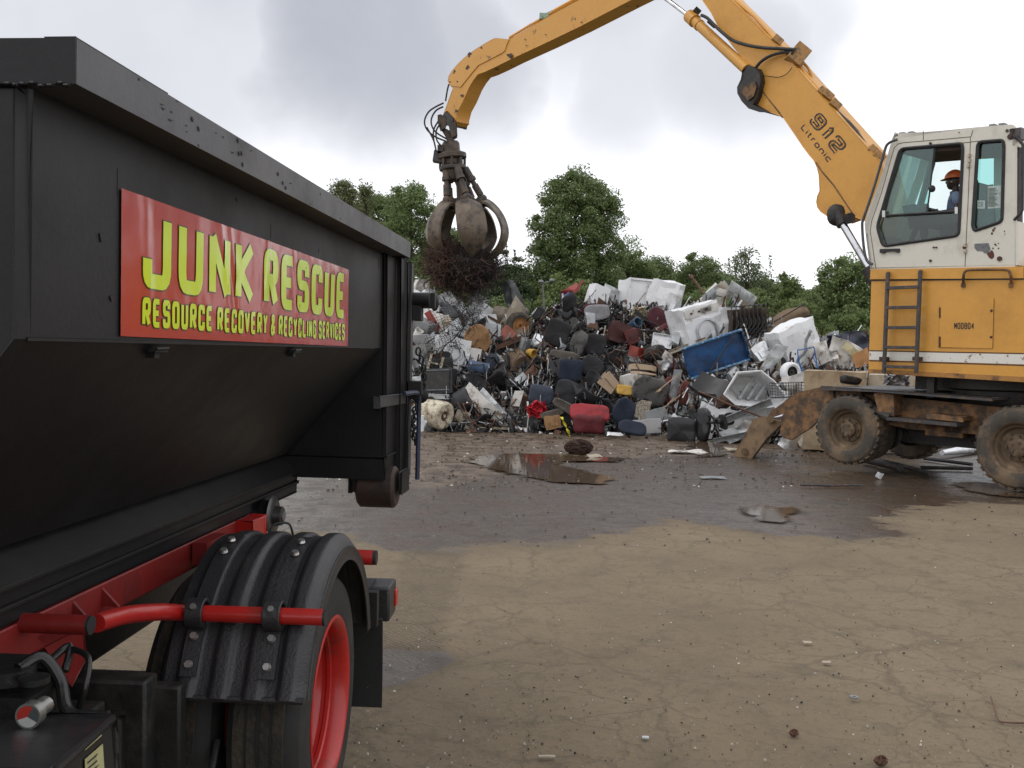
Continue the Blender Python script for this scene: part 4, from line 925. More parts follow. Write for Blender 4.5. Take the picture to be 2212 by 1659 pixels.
# handle, hinges, vent, rust spots, knobs
mb = MB(); mb.prism(EZ(fillet(zc([(432, 1328), (622, 1322), (620, 1360), (590, 1362), (580, 1350), (490, 1352), (470, 1370), (434, 1366)]), 1), -.0), -en * .035); mb.build('door_handle', BLK, cab, bevel=.004)
mb = MB()
for x, y in ((1292, 400), (1292, 450), (1284, 500), (1254, 1270), (1252, 1330)): mb.cyl(E(*zc([(x, y)])[0], -.02), E(*zc([(x - 2, y + 34)])[0], -.02), .022, n=10)
mb.build('hinge', mat('rusty_cream', (.45, .38, .30), .6, col2=(.20, .12, .08), scale=20), cab)
mb = MB()
for x, y in ((462, 985), (1168, 950)):
    c_ = zc([(x - 14, y - 32), (x + 14, y - 32), (x + 14, y + 32), (x - 14, y + 32)]); mb.prism(EZ(c_, -.02), -en * .01)
mb.build('latch_plate', WH, cab)
mb = MB()
def spot(x, y, r_, m_=9):
    p = [];
    for k in range(m_): a_ = 2 * math.pi * k / m_; rr = r_ * random.uniform(.6, 1.2); p.append((x + math.cos(a_) * rr, y + math.sin(a_) * rr))
    mb.prism(EZ(zc(p), -.002), -en * .003)
for x, y, r_ in ((1505, 1378, 40), (1528, 1145, 16), (1515, 1175, 14), (1540, 1125, 10), (1635, 1155, 8), (1252, 1350, 13), (1246, 1310, 18), (1640, 1180, 6), (1545, 1280, 9), (1575, 1270, 6), (1525, 1320, 9), (1578, 1318, 8), (1552, 1288, 11), (1195, 192, 8), (1005, 185, 4)): spot(x, y, r_)
mb.build('rust_spot', mat('rustspot', (.10, .04, .025), .9), cab)
mb = MB(); mb.prism(EZ(zc([(1345, 1275), (1480, 1268), (1492, 1300), (1500, 1335), (1470, 1370), (1440, 1365), (1420, 1345), (1370, 1345), (1345, 1315)]), -.001), -en * .006); mb.build('bare_patch', mat('bare_metal', (.14, .145, .15), .6, col2=(.07, .07, .075), scale=25), cab)
mb = MB()
for x, y, r_ in ((1690, 233, .035), (1664, 177, .022), (1590, 1420, .035), (975, 1311, .014), (950, 1311, .014), (918, 1440, .02), (918, 300, .02)):
    p = E(*zc([(x, y)])[0], 0); mb.cyl(p, p - en * .02, r_, n=12)
mb.build('bolt', DKB, cab)
mb = MB()
for x in (650, 735, 1527, 1620):
    p = E(*zc([(x, 205 - (x - 650) * .09)])[0], .3); mb.box(p, (.08, .12, .03), MF)
mb.build('roof_bolt', mat('rubber_grey', (.25, .25, .25), .7), cab)
# grab rails
mb = MB(); mb.tube(spl([E(*p, -.08) for p in zc([(592, 262), (540, 280), (505, 302), (480, 340), (440, 480), (350, 780), (265, 1030), (252, 1100), (265, 1290), (290, 1420), (320, 1460), (352, 1474)])], 4), .022, 8)
mb.build('grab_rail', mat('rail_dark', (.07, .07, .075), .5, .2), cab)
mb = MB(); mb.tube([E(*p, .0) for p in zc([(1745, 232), (1775, 262), (1815, 312), (1808, 945), (1795, 975), (1730, 1045)])], .024, 8); mb.build('rear_grab_rail', mat('rail_dark2', (.03, .03, .035), .5, .2), cab)
mb = MB(); mb.cyl(E(*zc([(1757, 1478)])[0], .25), E(*zc([(1762, 200)])[0], .25), .075, n=14); mb.box(E(*zc([(1768, 215)])[0], .1), (.16, .2, .16), MF); mb.build('rear_post', mat('post_dark', (.075, .06, .058), .45, .2), cab)
mb = MB(); mb.prism([E(2200, 576, .6), E(2212, 562, .6), E(2240, 556, .6), E(2300, 556, .6), E(2300, 576, .6)], en * 1.2); mb.build('engine_cover', mat('maroon_cover', (.06, .02, .025), .5), exc)

# ================================================================== OPERATOR
def person():
    Q = lambda x, y, off=.55: E(*zc([(x, y)])[0], 0) + en * (off - .0)
    # position read through the window at offset .55: measure on that plane
    def Q(x, y, off=.55): return E(*zc([(x, y)])[0], off)
    root = thing('person', 'operator seated in the cab wearing an orange hard hat and blue work shirt', 'person', Q(1150, 1180))
    SK = mat('dark_skin', (.040, .022, .016), .5, var=.2)
    def skin(name, chain, m, parent, sub=2):
        vs = []; es = []; rad = []
        for path in chain:
            last = None
            for (p, r_) in path:
                if isinstance(p, int): last = p; continue
                vs.append(p); rad.append(r_)
                if last is not None: es.append((last, len(vs) - 1))
                last = len(vs) - 1
        me = bpy.data.meshes.new(name); me.from_pydata([tuple(v - rootloc(root)) for v in vs], es, []); me.materials.append(m)
        o = bpy.data.objects.new(name, me); COL.objects.link(o); o.parent = parent
        sk = o.modifiers.new('skin', 'SKIN'); sk.use_smooth_shade = True
        for i, r_ in enumerate(rad): me.skin_vertices[0].data[i].radius = (r_, r_); me.skin_vertices[0].data[i].use_root = (i == 0)
        s = o.modifiers.new('sub', 'SUBSURF'); s.levels = sub; s.render_levels = sub; return o
    pel = Q(1170, 1080); chest = Q(1165, 880); neck = Q(1165, 745); head0 = Q(1160, 700); 
    fwd = -eu; up = Vector((0, 0, 1))
    sh1 = Q(1165, 800, .36); sh2 = Q(1165, 800, .74); el1 = Q(1175, 950, .30); wr1 = Q(985, 972, .34); hd1 = Q(930, 955, .36)
    el2 = Q(1160, 960, .82); wr2 = Q(980, 985, .78); hd2 = Q(930, 975, .76)
    k1 = Q(850, 1080, .46); f1 = Q(860, 1250, .46); t1 = Q(800, 1270, .46); k2 = Q(850, 1085, .66); f2 = Q(850, 1250, .66); t2 = Q(790, 1270, .66)
    hp1 = Q(1150, 1100, .46); hp2 = Q(1150, 1100, .66)
    body = skin('body', [[(pel, .13), (chest, .14), (neck, .055), (head0, .06)], [(1, 0), (sh1, .055), (el1, .042), (wr1, .03), (hd1, .038)], [(1, 0), (sh2, .055), (el2, .042), (wr2, .03), (hd2, .038)],
                         [(0, 0), (hp1, .09), (k1, .07), (f1, .045), (t1, .04)], [(0, 0), (hp2, .09), (k2, .07), (f2, .045), (t2, .04)]], SK, root)
    # head: one shaped surface in profile towards -eu
    hc = Q(1138, 668)
    mb = MB()
    def hf(u, v):
        a = 2 * math.pi * u; b = math.pi * (v - .5) * .9999
        f = math.cos(a) * math.cos(b); s = math.sin(a) * math.cos(b); z = math.sin(b)
        x = f * .105; y = s * .078; zz = z * .135
        if f > .3:
            g_ = math.exp(-(s / .16) ** 2)
            x += g_ * (.030 * math.exp(-((z + .05) / .14) ** 2) + .014 * math.exp(-((z + .42) / .07) ** 2) + .012 * math.exp(-((z + .56) / .07) ** 2) - .012 * math.exp(-((z - .14) / .1) ** 2)) + .015 * math.exp(-((z + .8) / .16) ** 2)
        else: x *= (1.12 if z > -.2 else .95)
        if abs(s) > .9 and abs(z) < .25: y *= 1.1
        return hc + fwd * x + en * y + up * zz
    mb.grid(hf, 40, 28); mb.build('head', SK, root)
    mb = MB()
    for s_ in (-1, 1):
        mb.sphere(hc + en * .082 * s_ + fwd * (-.015) + up * (-.01), .03, sq=(.8, .5, 1.1))
    mb.build('ear', SK, root)
    mb = MB()
    for s_ in (-1, 1): mb.sphere(hc + en * .03 * s_ + fwd * .098 + up * .015, .012)
    mb.build('eye', WH, root)
    mb = MB(); mb.sphere(hc + en * -.098 + fwd * (-.02) + up * -.02, .013); mb.build('ear_plug', mat('plug', (.6, .6, .35), .6), root)
    # hard hat
    mb = MB(); hcc = hc + up * .045
    M4 = Matrix((fwd, en, up)).transposed()
    def dome(u, v):
        a = 2 * math.pi * u; b = math.pi / 2 * v
        r_ = math.cos(b); q = Vector((math.cos(a) * r_ * .145, math.sin(a) * r_ * .12, math.sin(b) * .13))
        return hcc + M4 @ (q + Vector((-.01, 0, 0)))
    mb.grid(dome, 32, 12)
    brim = []
    for k in range(33):
        a = 2 * math.pi * k / 32; ex = 1.08 + max(0, math.cos(a)) ** 3 * .42
        brim.append(Vector((math.cos(a) * .145 * ex - .01, math.sin(a) * .12 * 1.08, -.012 * max(0, math.cos(a)) ** 2)))
    def bf(u, v):
        k = min(int(u * 32 + .5), 32); a = 2 * math.pi * k / 32; inn = Vector((math.cos(a) * .14 - .01, math.sin(a) * .116, .004)); return hcc + M4 @ inn.lerp(brim[k], v)
    mb.grid(bf, 32, 2, .006)
    mb.tube([hcc + M4 @ Vector((math.cos(b) * .146 - .01, 0, math.sin(b) * .132)) for b in [math.pi * q / 14 for q in range(15)]], .008, 5)
    mb.build('hard_hat', mat('orange_hat', (.62, .12, .03), .35, var=.1, bump=0), root)
    skin('shirt', [[(pel + up * .02, .145), (chest, .16), (neck - up * .05, .085)], [(1, 0), (sh1, .075), (sh1.lerp(el1, .7), .06)], [(1, 0), (sh2, .075), (sh2.lerp(el2, .7), .06)]], mat('blue_shirt', (.16, .21, .32), .9, bump=.6, bscale=18), root)
    skin('trousers', [[(pel - up * .03, .14), (pel.lerp(hp1, .5) + up * .02, .12)], [(0, 0), (hp1, .10), (k1, .082), (k1.lerp(f1, .9), .06)], [(0, 0), (hp2, .10), (k2, .082), (k2.lerp(f2, .9), .06)]], mat('jeans', (.045, .055, .08), .9), root)
    # fingers on the lever
    mb = MB()
    for hd, sgn in ((hd1, -1), (hd2, 1)):
        for q in range(5):
            o_ = en * ((q - 2) * .019); l = (.06, .075, .08, .072, .055)[q]
            b0 = hd + fwd * .025 + o_ + up * .012; mb.tube(spl([b0, b0 + fwd * l * .5 + up * .008, b0 + fwd * l * .75 - up * .02, b0 + fwd * l * .6 - up * .045], 3), [.011] * 9 + [.008], 6)
    mb.build('fingers', SK, root)
    mb = MB(); mb.tube([hd1 + fwd * .03 - up * .16, hd1 + fwd * .04 + up * .01], .016, 8); mb.sphere(hd1 + fwd * .04 + up * .02, .03); o = mb.build('control_lever', BLK, cab)
person()
#%%TRUCK
# ================================================================== CONTAINER (roll-off box on the truck)
CA = R(4.7); cL = Vector((math.sin(CA), math.cos(CA), 0)); cR = Vector((cL.y, -cL.x, 0)); UPV = Vector((0, 0, 1))
def K(t, s, z): return cL * t + cR * s + UPV * z
GP = mat('dark_grey_paint', (.0145, .0145, .016), .50, col2=(.0085, .0080, .0080), var=.45, scale=1.7, bump=.07, bscale=60, spec=.24, thr=(.44, .66))
GPI = mat('black_frame_paint', (.009, .009, .010), .5, col2=(.016, .014, .012), var=.3, scale=2, bump=.1, spec=.3)
con = thing('rolloff_container', 'dark grey steel roll-off container with a red and yellow sticker on its side', 'container', K(3.8, -2.1, 1.1))
def ctn(pts, vec, name, m=GP, bevel=.008, parent=con):
    mb = MB(); mb.prism(pts, vec); return mb.build(name, m, parent, bevel=bevel)
T0, T1 = 1.865, 5.40
TP = 5.55
mb = MB()   # side wall: vertical panel, then the inward sloping bath, both sides
for sg in (0, 1):
    S = (lambda s: s) if sg == 0 else (lambda s: -4.2 - s)
    mb.add([K(T0 - .03, S(-1.13), 2.366), K(T1, S(-1.13), 2.375), K(T1, S(-1.13), 1.875), K(T0 - .03, S(-1.13), 1.875), K(TP - .4, S(-1.62), 1.30), K(T0 - .03, S(-1.62), 1.30),
            K(T0 - .03, S(-1.16), 2.366), K(T1, S(-1.16), 2.375), K(T1, S(-1.16), 1.875), K(T0 - .03, S(-1.16), 1.875), K(TP - .4, S(-1.66), 1.33), K(T0 - .03, S(-1.66), 1.33)],
           [(0, 1, 2, 3), (3, 2, 4, 5), (6, 9, 8, 7), (9, 11, 10, 8), (0, 6, 7, 1), (0, 3, 9, 6), (3, 5, 11, 9)])
mb.prism([K(T0, -1.62, 1.30), K(T1, -1.62, 1.30), K(T1, -2.6, 1.30), K(T0, -2.6, 1.30)], UPV * .05)
mb.build('body', GP, con, smooth=False)
# front and rear walls
front = [(-1.128, 2.364), (-1.128, 1.875), (-1.615, 1.28), (-2.6, 1.28), (-3.1, 1.9), (-3.1, 2.364)]
ctn([K(T0 - .034, s, z) for s, z in front], cL * .04, 'front_wall')
ctn([K(TP - .40, s, z) for s, z in ((-1.12, 2.40), (-1.12, 1.20), (-1.9, 1.20), (-2.6, 1.28), (-3.1, 1.9), (-3.1, 2.38))], cL * .03, 'rear_bulkhead', GPI)
# top rail all round
for s0 in (-1.03, -3.05): ctn([K(T0 + .004, s0, 2.381), K(T0 + .004, s0, 2.470), K(T0 + .004, s0 - .12, 2.470), K(T0 + .004, s0 - .12, 2.381)], cL * (T1 - T0 + .006), 'top_rail', mat('rail_paint', (.058, .057, .062), .45, col2=(.038, .037, .040), var=.25, scale=3, bump=.08, bscale=50), 0)
ctn([K(T0, -1.0305, 2.3805), K(T0, -1.0305, 2.4705), K(T0, -3.17, 2.4705), K(T0, -3.17, 2.3805)], cL * .004, 'front_rail', GP, 0)
ctn([K(T0 + .004, -1.151, 2.382), K(T0 + .004, -1.151, 2.469), K(T0 + .004, -3.049, 2.469), K(T0 + .004, -3.049, 2.382)], cL * .1, 'front_rail', GP, 0)
ctn([K(T0 + .01, -1.035, 2.4705), K(T0 + .01, -1.035, 2.476), K(T0 + .01, -1.10, 2.476), K(T0 + .01, -1.10, 2.4705)], cL * .42, 'tarp_bar', GP, .003)
ctn([K(T1 - .12, -1.04, 2.38), K(T1 - .12, -1.04, 2.47), K(T1 - .12, -3.1, 2.47), K(T1 - .12, -3.1, 2.38)], cL * .12, 'rear_rail', GP)
for s_ in (-1.135, -3.07): ctn([K(T0 + .01, s_, 2.35), K(T0 + .01, s_, 2.40), K(T0 + .01, s_ - .02, 2.40), K(T0 + .01, s_ - .02, 2.35)], cL * (T1 - T0 + .1), 'rail_web', GP, 0)
# weld ripple under the front rail, chips
mb = MB()
for k in range(60):
    s = -1.04 - k * .018 - random.random() * .008; mb.sphere(K(T0 - .004, s, 2.378 + random.uniform(-.003, .003)), .006, 6, 4, (1.6, 1, .7))
mb.build('weld_bead', GPI, con)
# rear corner post
ctn([K(TP - .38, -1.105, 2.385), K(TP - .38, -1.105, 1.2), K(TP - .38, -1.20, 1.2), K(TP - .38, -1.20, 2.385)], cL * .22, 'rear_post', GP, .01)
ctn([K(TP - .15, -1.075, 2.385), K(TP - .15, -1.075, 1.08), K(TP - .15, -1.20, 1.08), K(TP - .15, -1.20, 2.385)], cL * .11, 'rear_post', GP, .01)
ctn([K(TP - .03, -1.06, 2.37), K(TP - .03, -1.06, 1.14), K(TP - .03, -3.1, 1.14), K(TP - .03, -3.1, 2.37)], cL * .05, 'tailgate', GP, .006)
ctn([K(TP + .02, -1.05, 2.37), K(TP + .02, -1.05, 1.14), K(TP + .02, -1.12, 1.14), K(TP + .02, -1.12, 2.37)], cL * .05, 'tailgate_edge', mat('edge_grey', (.08, .078, .08), .5, var=.3), .006)
ctn([K(TP - .5, -1.11, 1.62), K(TP - .5, -1.11, 1.56), K(TP - .5, -1.14, 1.56), K(TP - .5, -1.14, 1.62)], cL * .5 + cR * .05, 'cross_strap', mat('strap_grey', (.06, .06, .062), .5, var=.3), .004)
# lower rear cross member and rollers
ctn([K(5.14, -1.10, 1.285), K(5.14, -1.10, 1.175), K(5.14, -3.1, 1.175), K(5.14, -3.1, 1.285)], cL * .36, 'cross_member', GPI, .008)
ctn([K(5.14, -1.085, 1.30), K(5.14, -1.085, 1.29), K(5.14, -1.7, 1.29), K(5.14, -1.7, 1.30)], cL * .36, 'cross_member_lip', GP, .002)
mb = MB(); mb.lathe([(.0, 0), (.10, 0), (.115, .015), (.115, .195), (.10, .21), (.045, .212), (.045, .23), (0, .23)], K(5.27, -1.055, 1.115), -cR, n=36); mb.build('rear_roller', mat('roller_rust', (.05, .03, .022), .6, .3, col2=(.02, .018, .017), scale=6, bump=.4), con)
for s_ in (-1.02, -1.30): ctn([K(5.22, s_, 1.2), K(5.22, s_, 1.08), K(5.44, s_, 1.08), K(5.44, s_, 1.2)], -cR * .015, 'roller_bracket', GPI, .003)
# long rails under the box
for s_ in (-1.60, -2.5):
    ctn([K(.6, s_, 1.082), K(.6, s_, 1.192), K(.6, s_ - .09, 1.192), K(.6, s_ - .09, 1.082)], cL * 4.6, 'long_rail', mat('rail_black', (.012, .0125, .014), .4, var=.3, scale=3, bump=.1, spec=.3), .008)
ctn([K(.6, -1.585, 1.13), K(.6, -1.585, 1.142), K(.6, -1.60, 1.142), K(.6, -1.60, 1.13)], cL * 4.6, 'rail_ridge', GPI, .002)
ctn([K(.6, -1.575, 1.19), K(.6, -1.575, 1.202), K(.6, -1.70, 1.32), K(.6, -1.72, 1.30), K(.6, -1.70, 1.19)], cL * 4.54, 'rail_lip', GPI, .002)
# small hooks under the seam
for t_ in (2.45, 3.62):
    mb = MB(); mb.box(K(t_, -1.125, 1.855), (.02, .07, .010), (0, 0, -4.7)); mb.box(K(t_ + .0, -1.14, 1.845), (.025, .03, .022), (0, 0, -4.7)); mb.tube([K(t_ - .035, -1.113, 1.858), K(t_ + .035, -1.113, 1.860)], .004, 6); mb.build('tarp_hook', GP, con)
ctn([K(T0, -1.126, 1.879), K(T0, -1.126, 1.871), K(T0, -1.14, 1.871), K(T0, -1.14, 1.879)], cL * (T1 - T0 - .4), 'seam', GPI, .001)
# scuffs on the side
mb = MB()
rr = random.Random(5)
for (t_, z_) in ((2.45, 2.30), (2.68, 2.28), (2.95, 2.25)):
    pass
for t_, z_, l in ((2.34, 2.20, .04), (2.31, 2.09, .012), (2.55, 2.23, .02), (2.20, 1.98, .012), (2.15, 2.12, .02), (3.0, 2.335, .01), (2.25, 1.92, .015)):
    mb.prism([K(t_, -1.129, z_), K(t_ + .01, -1.129, z_ + .003), K(t_ + .018, -1.129, z_ - l * .6), K(t_ + .008, -1.129, z_ - l)], cR * .002)
for k in range(0):
    t_ = 2.62 + rr.uniform(0, .5); z_ = 2.30 - rr.uniform(0, .03); mb.prism([K(t_, -1.129, z_), K(t_ + .003, -1.129, z_), K(t_ + .03, -1.129, z_ - rr.uniform(.05, .16)), K(t_ + .028, -1.129, z_ - .03)], cR * .0015)
for t_, z_ in ((2.42, 2.445), (2.46, 2.43), (2.74, 2.46), (2.75, 2.425), (2.77, 2.43), (2.78, 2.40), (3.1, 2.43), (3.15, 2.41), (3.18, 2.40)):
    mb.prism([K(t_, -1.029, z_ + .005), K(t_ + .012, -1.029, z_), K(t_ + .008, -1.029, z_ - .008), K(t_ + .001, -1.029, z_ - .004)], cR * .0015)
mb.build('paint_scuff', mat('scuff', (.010, .010, .010), .6), con)
mb = MB(); rr = random.Random(11)
for k in range(12):   # dust runs and rubbed spots on the side wall
    t_ = rr.uniform(1.95, 5.1); z_ = rr.uniform(1.95, 2.36); l = rr.uniform(.01, .09); w2 = rr.uniform(.001, .004)
    mb.prism([K(t_, -1.1295, z_), K(t_ + w2, -1.1295, z_ + .002), K(t_ + w2 * 1.4, -1.1295, z_ - l * .7), K(t_ + w2 * .4, -1.1295, z_ - l)], cR * .0008)
for k in range(30):
    t_ = rr.uniform(2.0, 5.3); z_ = rr.uniform(2.385, 2.468); mb.prism([K(t_, -1.0292, z_), K(t_ + rr.uniform(.003, .03), -1.0292, z_ + .002), K(t_ + .01, -1.0292, z_ - rr.uniform(.001, .006))], cR * .0006)
mb.build('dust_marks', mat('dust_mark', (.045, .04, .034), .8), con)
# latches / chain at the tail
mb = MB(); p = K(TP + .08, -1.03, 2.16); mb.cyl(p - cR * .1, p + cR * .08, .045, n=14); mb.box(p + UPV * .0 + cL * .06 + cR * .03, (.14, .08, .09)); mb.cyl(p + cL * .1 + cR * .02, p + cL * .2 + cR * .06, .02, n=8); mb.sphere(p + cL * .22 + cR * .07, .055, sq=(.5, 1, 1))
mb.box(p - UPV * .05 + cL * .05, (.05, .16, .14)); mb.build('top_latch', GPI, con, bevel=.004)
mb = MB(); p = K(TP + .04, -1.02, 1.60); mb.cyl(p - cL * .05, p + cL * .14, .022, n=8); mb.sphere(p + cL * .16, .05, sq=(1, .5, 1)); mb.box(p + UPV * .05, (.08, .12, .08)); mb.build('lower_latch', GPI, con, bevel=.004)
mb = MB()
for k in range(22):
    f = k / 21; c_ = K(TP + .05 + .05 * math.sin(f * 3.1), -1.01 + .03 * math.sin(f * 6), 1.86 - f * .52); a_ = k * 1.57
    x_ = Vector((math.cos(a_), math.sin(a_), 0)); mb.tube([c_ + x_ * .014 * math.cos(q) + UPV * .024 * math.sin(q) for q in [2 * math.pi * j / 8 for j in range(8)]], .006, 5, close=True)
mb.build('chain', GPI, con)
mb = MB(); mb.tube(spl([K(5.3, -1.03, 1.625), K(5.5, -1.0, 1.625), K(5.56, -.995, 1.60), K(5.57, -.995, 1.5), K(5.56, -.995, 1.12)], 5), .014, 8); mb.build('release_rod', mat('rod_blue', (.02, .03, .06), .5), con)
# ---- sticker
ST0, ST1 = 2.248, 4.415; SZ0, SZ1 = 1.888, 2.239
m = bpy.data.materials.new('red_vinyl'); m.use_nodes = True; t = m.node_tree; b = t.nodes['Principled BSDF']
b.inputs['Base Color'].default_value = (.43, .022, .013, 1); b.inputs['Roughness'].default_value = .22; b.inputs['Coat Weight'].default_value = .6; b.inputs['Coat Roughness'].default_value = .1
RV = m
m2 = m.copy(); m2.name = 'lime_vinyl'; m2.node_tree.nodes['Principled BSDF'].inputs['Base Color'].default_value = (.62, .78, .015, 1); LV = m2
m3 = m.copy(); m3.name = 'vinyl_outline'; m3.node_tree.nodes['Principled BSDF'].inputs['Base Color'].default_value = (.045, .05, .015, 1); OV = m3
def wrinkle(x, z):
    """the film lies on the plate with bubbles and creases; metres proud of the wall"""
    v = noise.noise((x * 3.5, z * 3, 1)) * .0035 + noise.noise((x * 12, z * 5, 7)) * .0014 + noise.noise((x * 26, z * 26, 3)) * .0006
    for cx_, sl, wd in ((.62, .35, .018), (.70, .30, .014), (1.05, -.2, .02), (1.34, .25, .015), (.12, .1, .03)):
        v += .0035 * math.exp(-((x - cx_ - (.35 - z) * sl) / wd) ** 2) * min(1, max(0, z * 5))
    return v * .6 + .005
W_ = ST1 - ST0; H_ = SZ1 - SZ0
def stick_pt(x, z, off=0.):
    return K(ST0 + x, -1.13 + wrinkle(x, z) + off, SZ0 + z - .004 * x)
mb = MB(); mb.grid(lambda u, v: stick_pt(u * W_, v * H_), 180, 46); sk_ = mb.build('sticker', RV, con)
def vinyl(text, x0, z0, w_, h_, sw, swy, gap, name='lettering', rnd=.17, space=.6):
    for (m_, ex, off) in ((OV, .007, .0012), (LV, 0, .0024)):
        mb = MB(); tmp = MB()
        lettering(tmp, text, lambda x, y: (x, y, 0), w_, h_, sw, gap=gap, rnd=rnd, swy=swy, space=space) if ex == 0 else lettering_fat(tmp, text, w_, h_, sw, swy, gap, rnd, space, ex)
        # subdivide strokes so that they follow the creased film
        for f in tmp.f:
            q = [Vector(tmp.v[i]) for i in f]; L1 = max((q[1] - q[0]).length, (q[2] - q[3]).length, (q[3] - q[0]).length); nu = max(1, int(max((q[3] - q[0]).length, (q[2] - q[1]).length) / .02)); nv = max(1, int(max((q[1] - q[0]).length, (q[2] - q[3]).length) / .02))
            def ff(u, v, q=q):
                p = q[0] * (1 - u) * (1 - v) + q[3] * u * (1 - v) + q[2] * u * v + q[1] * (1 - u) * v
                return stick_pt(x0 + p.x, z0 + p.y, off)
            mb.grid(ff, nu, nv)
        mb.build(name if ex == 0 else 'lettering_outline', m_, sk_)
def lettering_fat(mb, text, w, h, sw, swy, gap, rnd, space, ex):
    """same strokes, wider by ex all round (dark outline)"""
    o = MB(); units = []; x = 0
    for ch in text:
        if ch == ' ': x += space; continue
        cw = NARROW.get(ch, 1.0); units.append((ch, x, cw)); x += cw + gap
    cell = w / (x - gap)
    for ch, x0, cw in units:
        for st in G[ch]:
            P = [Vector((x0 * cell + sw / 2 + p.x * (cw * cell - sw), swy / 2 + p.y * (h - swy))) for p in _round(st, rnd)]
            L = len(P); e = ex / 2
            cl = (P[0] - P[-1]).length < 1e-6
            if not cl:
                d = (P[0] - P[1]).normalized(); P[0] = P[0] + d * e; d = (P[-1] - P[-2]).normalized(); P[-1] = P[-1] + d * e
            left = []; right = []
            for i in range(L):
                if cl and i in (0, L - 1): d0 = P[-1] - P[-2]; d1 = P[1] - P[0]
                else: d0 = P[i] - P[i - 1] if i > 0 else P[1] - P[0]; d1 = P[i + 1] - P[i] if i < L - 1 else P[-1] - P[-2]
                d0 = d0.normalized() if d0.length > 1e-9 else d1.normalized(); d1 = d1.normalized() if d1.length > 1e-9 else d0
                n1 = Vector((-d1.y, d1.x)); m_ = Vector((-d0.y, d0.x)) + n1
                if m_.length < .3: m_ = n1
                m_ = m_.normalized(); k = min(1 / max(m_.dot(n1), .5), 1.6)
                of = Vector((m_.x * (sw / 2 + e), m_.y * (swy / 2 + e))) * k; left.append(P[i] + of); right.append(P[i] - of)
            mb.add([(q.x, q.y, 0) for q in left] + [(q.x, q.y, 0) for q in right], [(i, i + L, i + 1 + L, i + 1) for i in range(L - 1)])
vinyl('JUNK', .108, .124, .800, .200, .050, .038, .28, rnd=.26)
vinyl('RESCUE', 1.002, .124, 1.10, .200, .058, .038, .22, rnd=.26)
vinyl('RESOURCE RECOVERY & RECYCLING SERVICES', .108, .026, 1.99, .074, .0165, .0145, .27, space=.55, rnd=.24)

# ================================================================== TRUCK
TA = R(2.5); tL = Vector((math.sin(TA), math.cos(TA), 0)); tR = Vector((tL.y, -tL.x, 0))
HB = Vector((-.677, 3.78, 0))
def T(l, r, z): return HB + tL * l + tR * r + UPV * z
RED = mat('red_paint', (.40, .016, .013), .34, col2=(.16, .022, .014), var=.35, scale=7, bump=.08, coat=.2, thr=(.56, .74))
REDD = mat('dusty_red_paint', (.20, .014, .012), .5, col2=(.07, .012, .010), var=.4, scale=3, bump=.15)
PLA = mat('black_plastic', (.022, .022, .024), .38, col2=(.035, .033, .032), var=.5, scale=7, bump=.35, bscale=120, thr=(.55, .72))
TY = mat('truck_rubber', (.016, .0155, .0155), .75, col2=(.038, .032, .026), var=.4, scale=4, bump=.3, thr=(.5, .7))
FRM = mat('chassis_black', (.008, .008, .008), .55, col2=(.03, .026, .022), var=.5, scale=5, bump=.3)
BOLT = mat('zinc_bolt', (.45, .44, .42), .35, .8, var=.2)
trk_ = thing('truck', 'rear end of a roll-off truck with black fender, red frame and red dual wheels', 'truck', T(0, -1.25, 0))
def rz(v): return v
TM = Matrix((tR, tL, UPV)).transposed()
def truckwheel(l, r0, out=1, name='wheel'):
    w0 = bpy.data.objects.new(name, None); COL.objects.link(w0); w0.parent = trk_; c = T(l, r0, .49); w0.location = c - rootloc(trk_); ROOTOFF[w0.name] = Vector(c)
    ax = -tR * out
    mb = MB(); mb.lathe([(.305, .03), (.32, .008), (.36, .0), (.42, .004), (.462, .012), (.480, .030), (.490, .055), (.490, .235), (.475, .26), (.44, .275), (.36, .28), (.305, .25)], c, ax, n=72)
    mb.build('tyre', TY, w0, ang=25)
    x = tL; y = UPV
    # circumferential grooves and shoulder lugs
    mb = MB()
    for h_, wd in ((.078, .020), (.124, .017), (.170, .017), (.216, .020)): mb.lathe([(.488, h_ - wd), (.497, h_ - wd + .002), (.498, h_ + wd - .002), (.488, h_ + wd)], c, ax, n=72)
    mb.build('tread', mat('tread_rubber', (.022, .020, .018), .85, col2=(.055, .043, .03), var=.8, scale=9, bump=1., bscale=50, thr=(.46, .62)), w0, ang=25)
    if out == 1 or True:
        mb = MB(); mb.lathe([(.308, .028), (.325, .012), (.328, .004), (.318, .0), (.306, .004), (.296, .014), (.286, .03), (.284, .068), (.276, .074), (.276, .088), (.284, .094), (.283, .11), (.272, .125), (.262, .17), (.20, .178), (.16, .17), (.135, .165), (.13, .14), (.12, .135), (0, .135)], c, ax, n=64)
        mb.build('rim', RED, w0, ang=30)
        mb = MB()
        for i in range(10):
            a = 2 * math.pi * i / 10; p = c + (x * math.cos(a) + y * math.sin(a)) * .167 + ax * .17; mb.cyl(p, p - ax * .045, .016, n=6)
        mb.build('wheel_nut', BOLT, w0)
    return w0
truckwheel(0, 0); truckwheel(0, -.31, 1)
truckwheel(0, -2.44, -1); truckwheel(0, -2.13, -1)
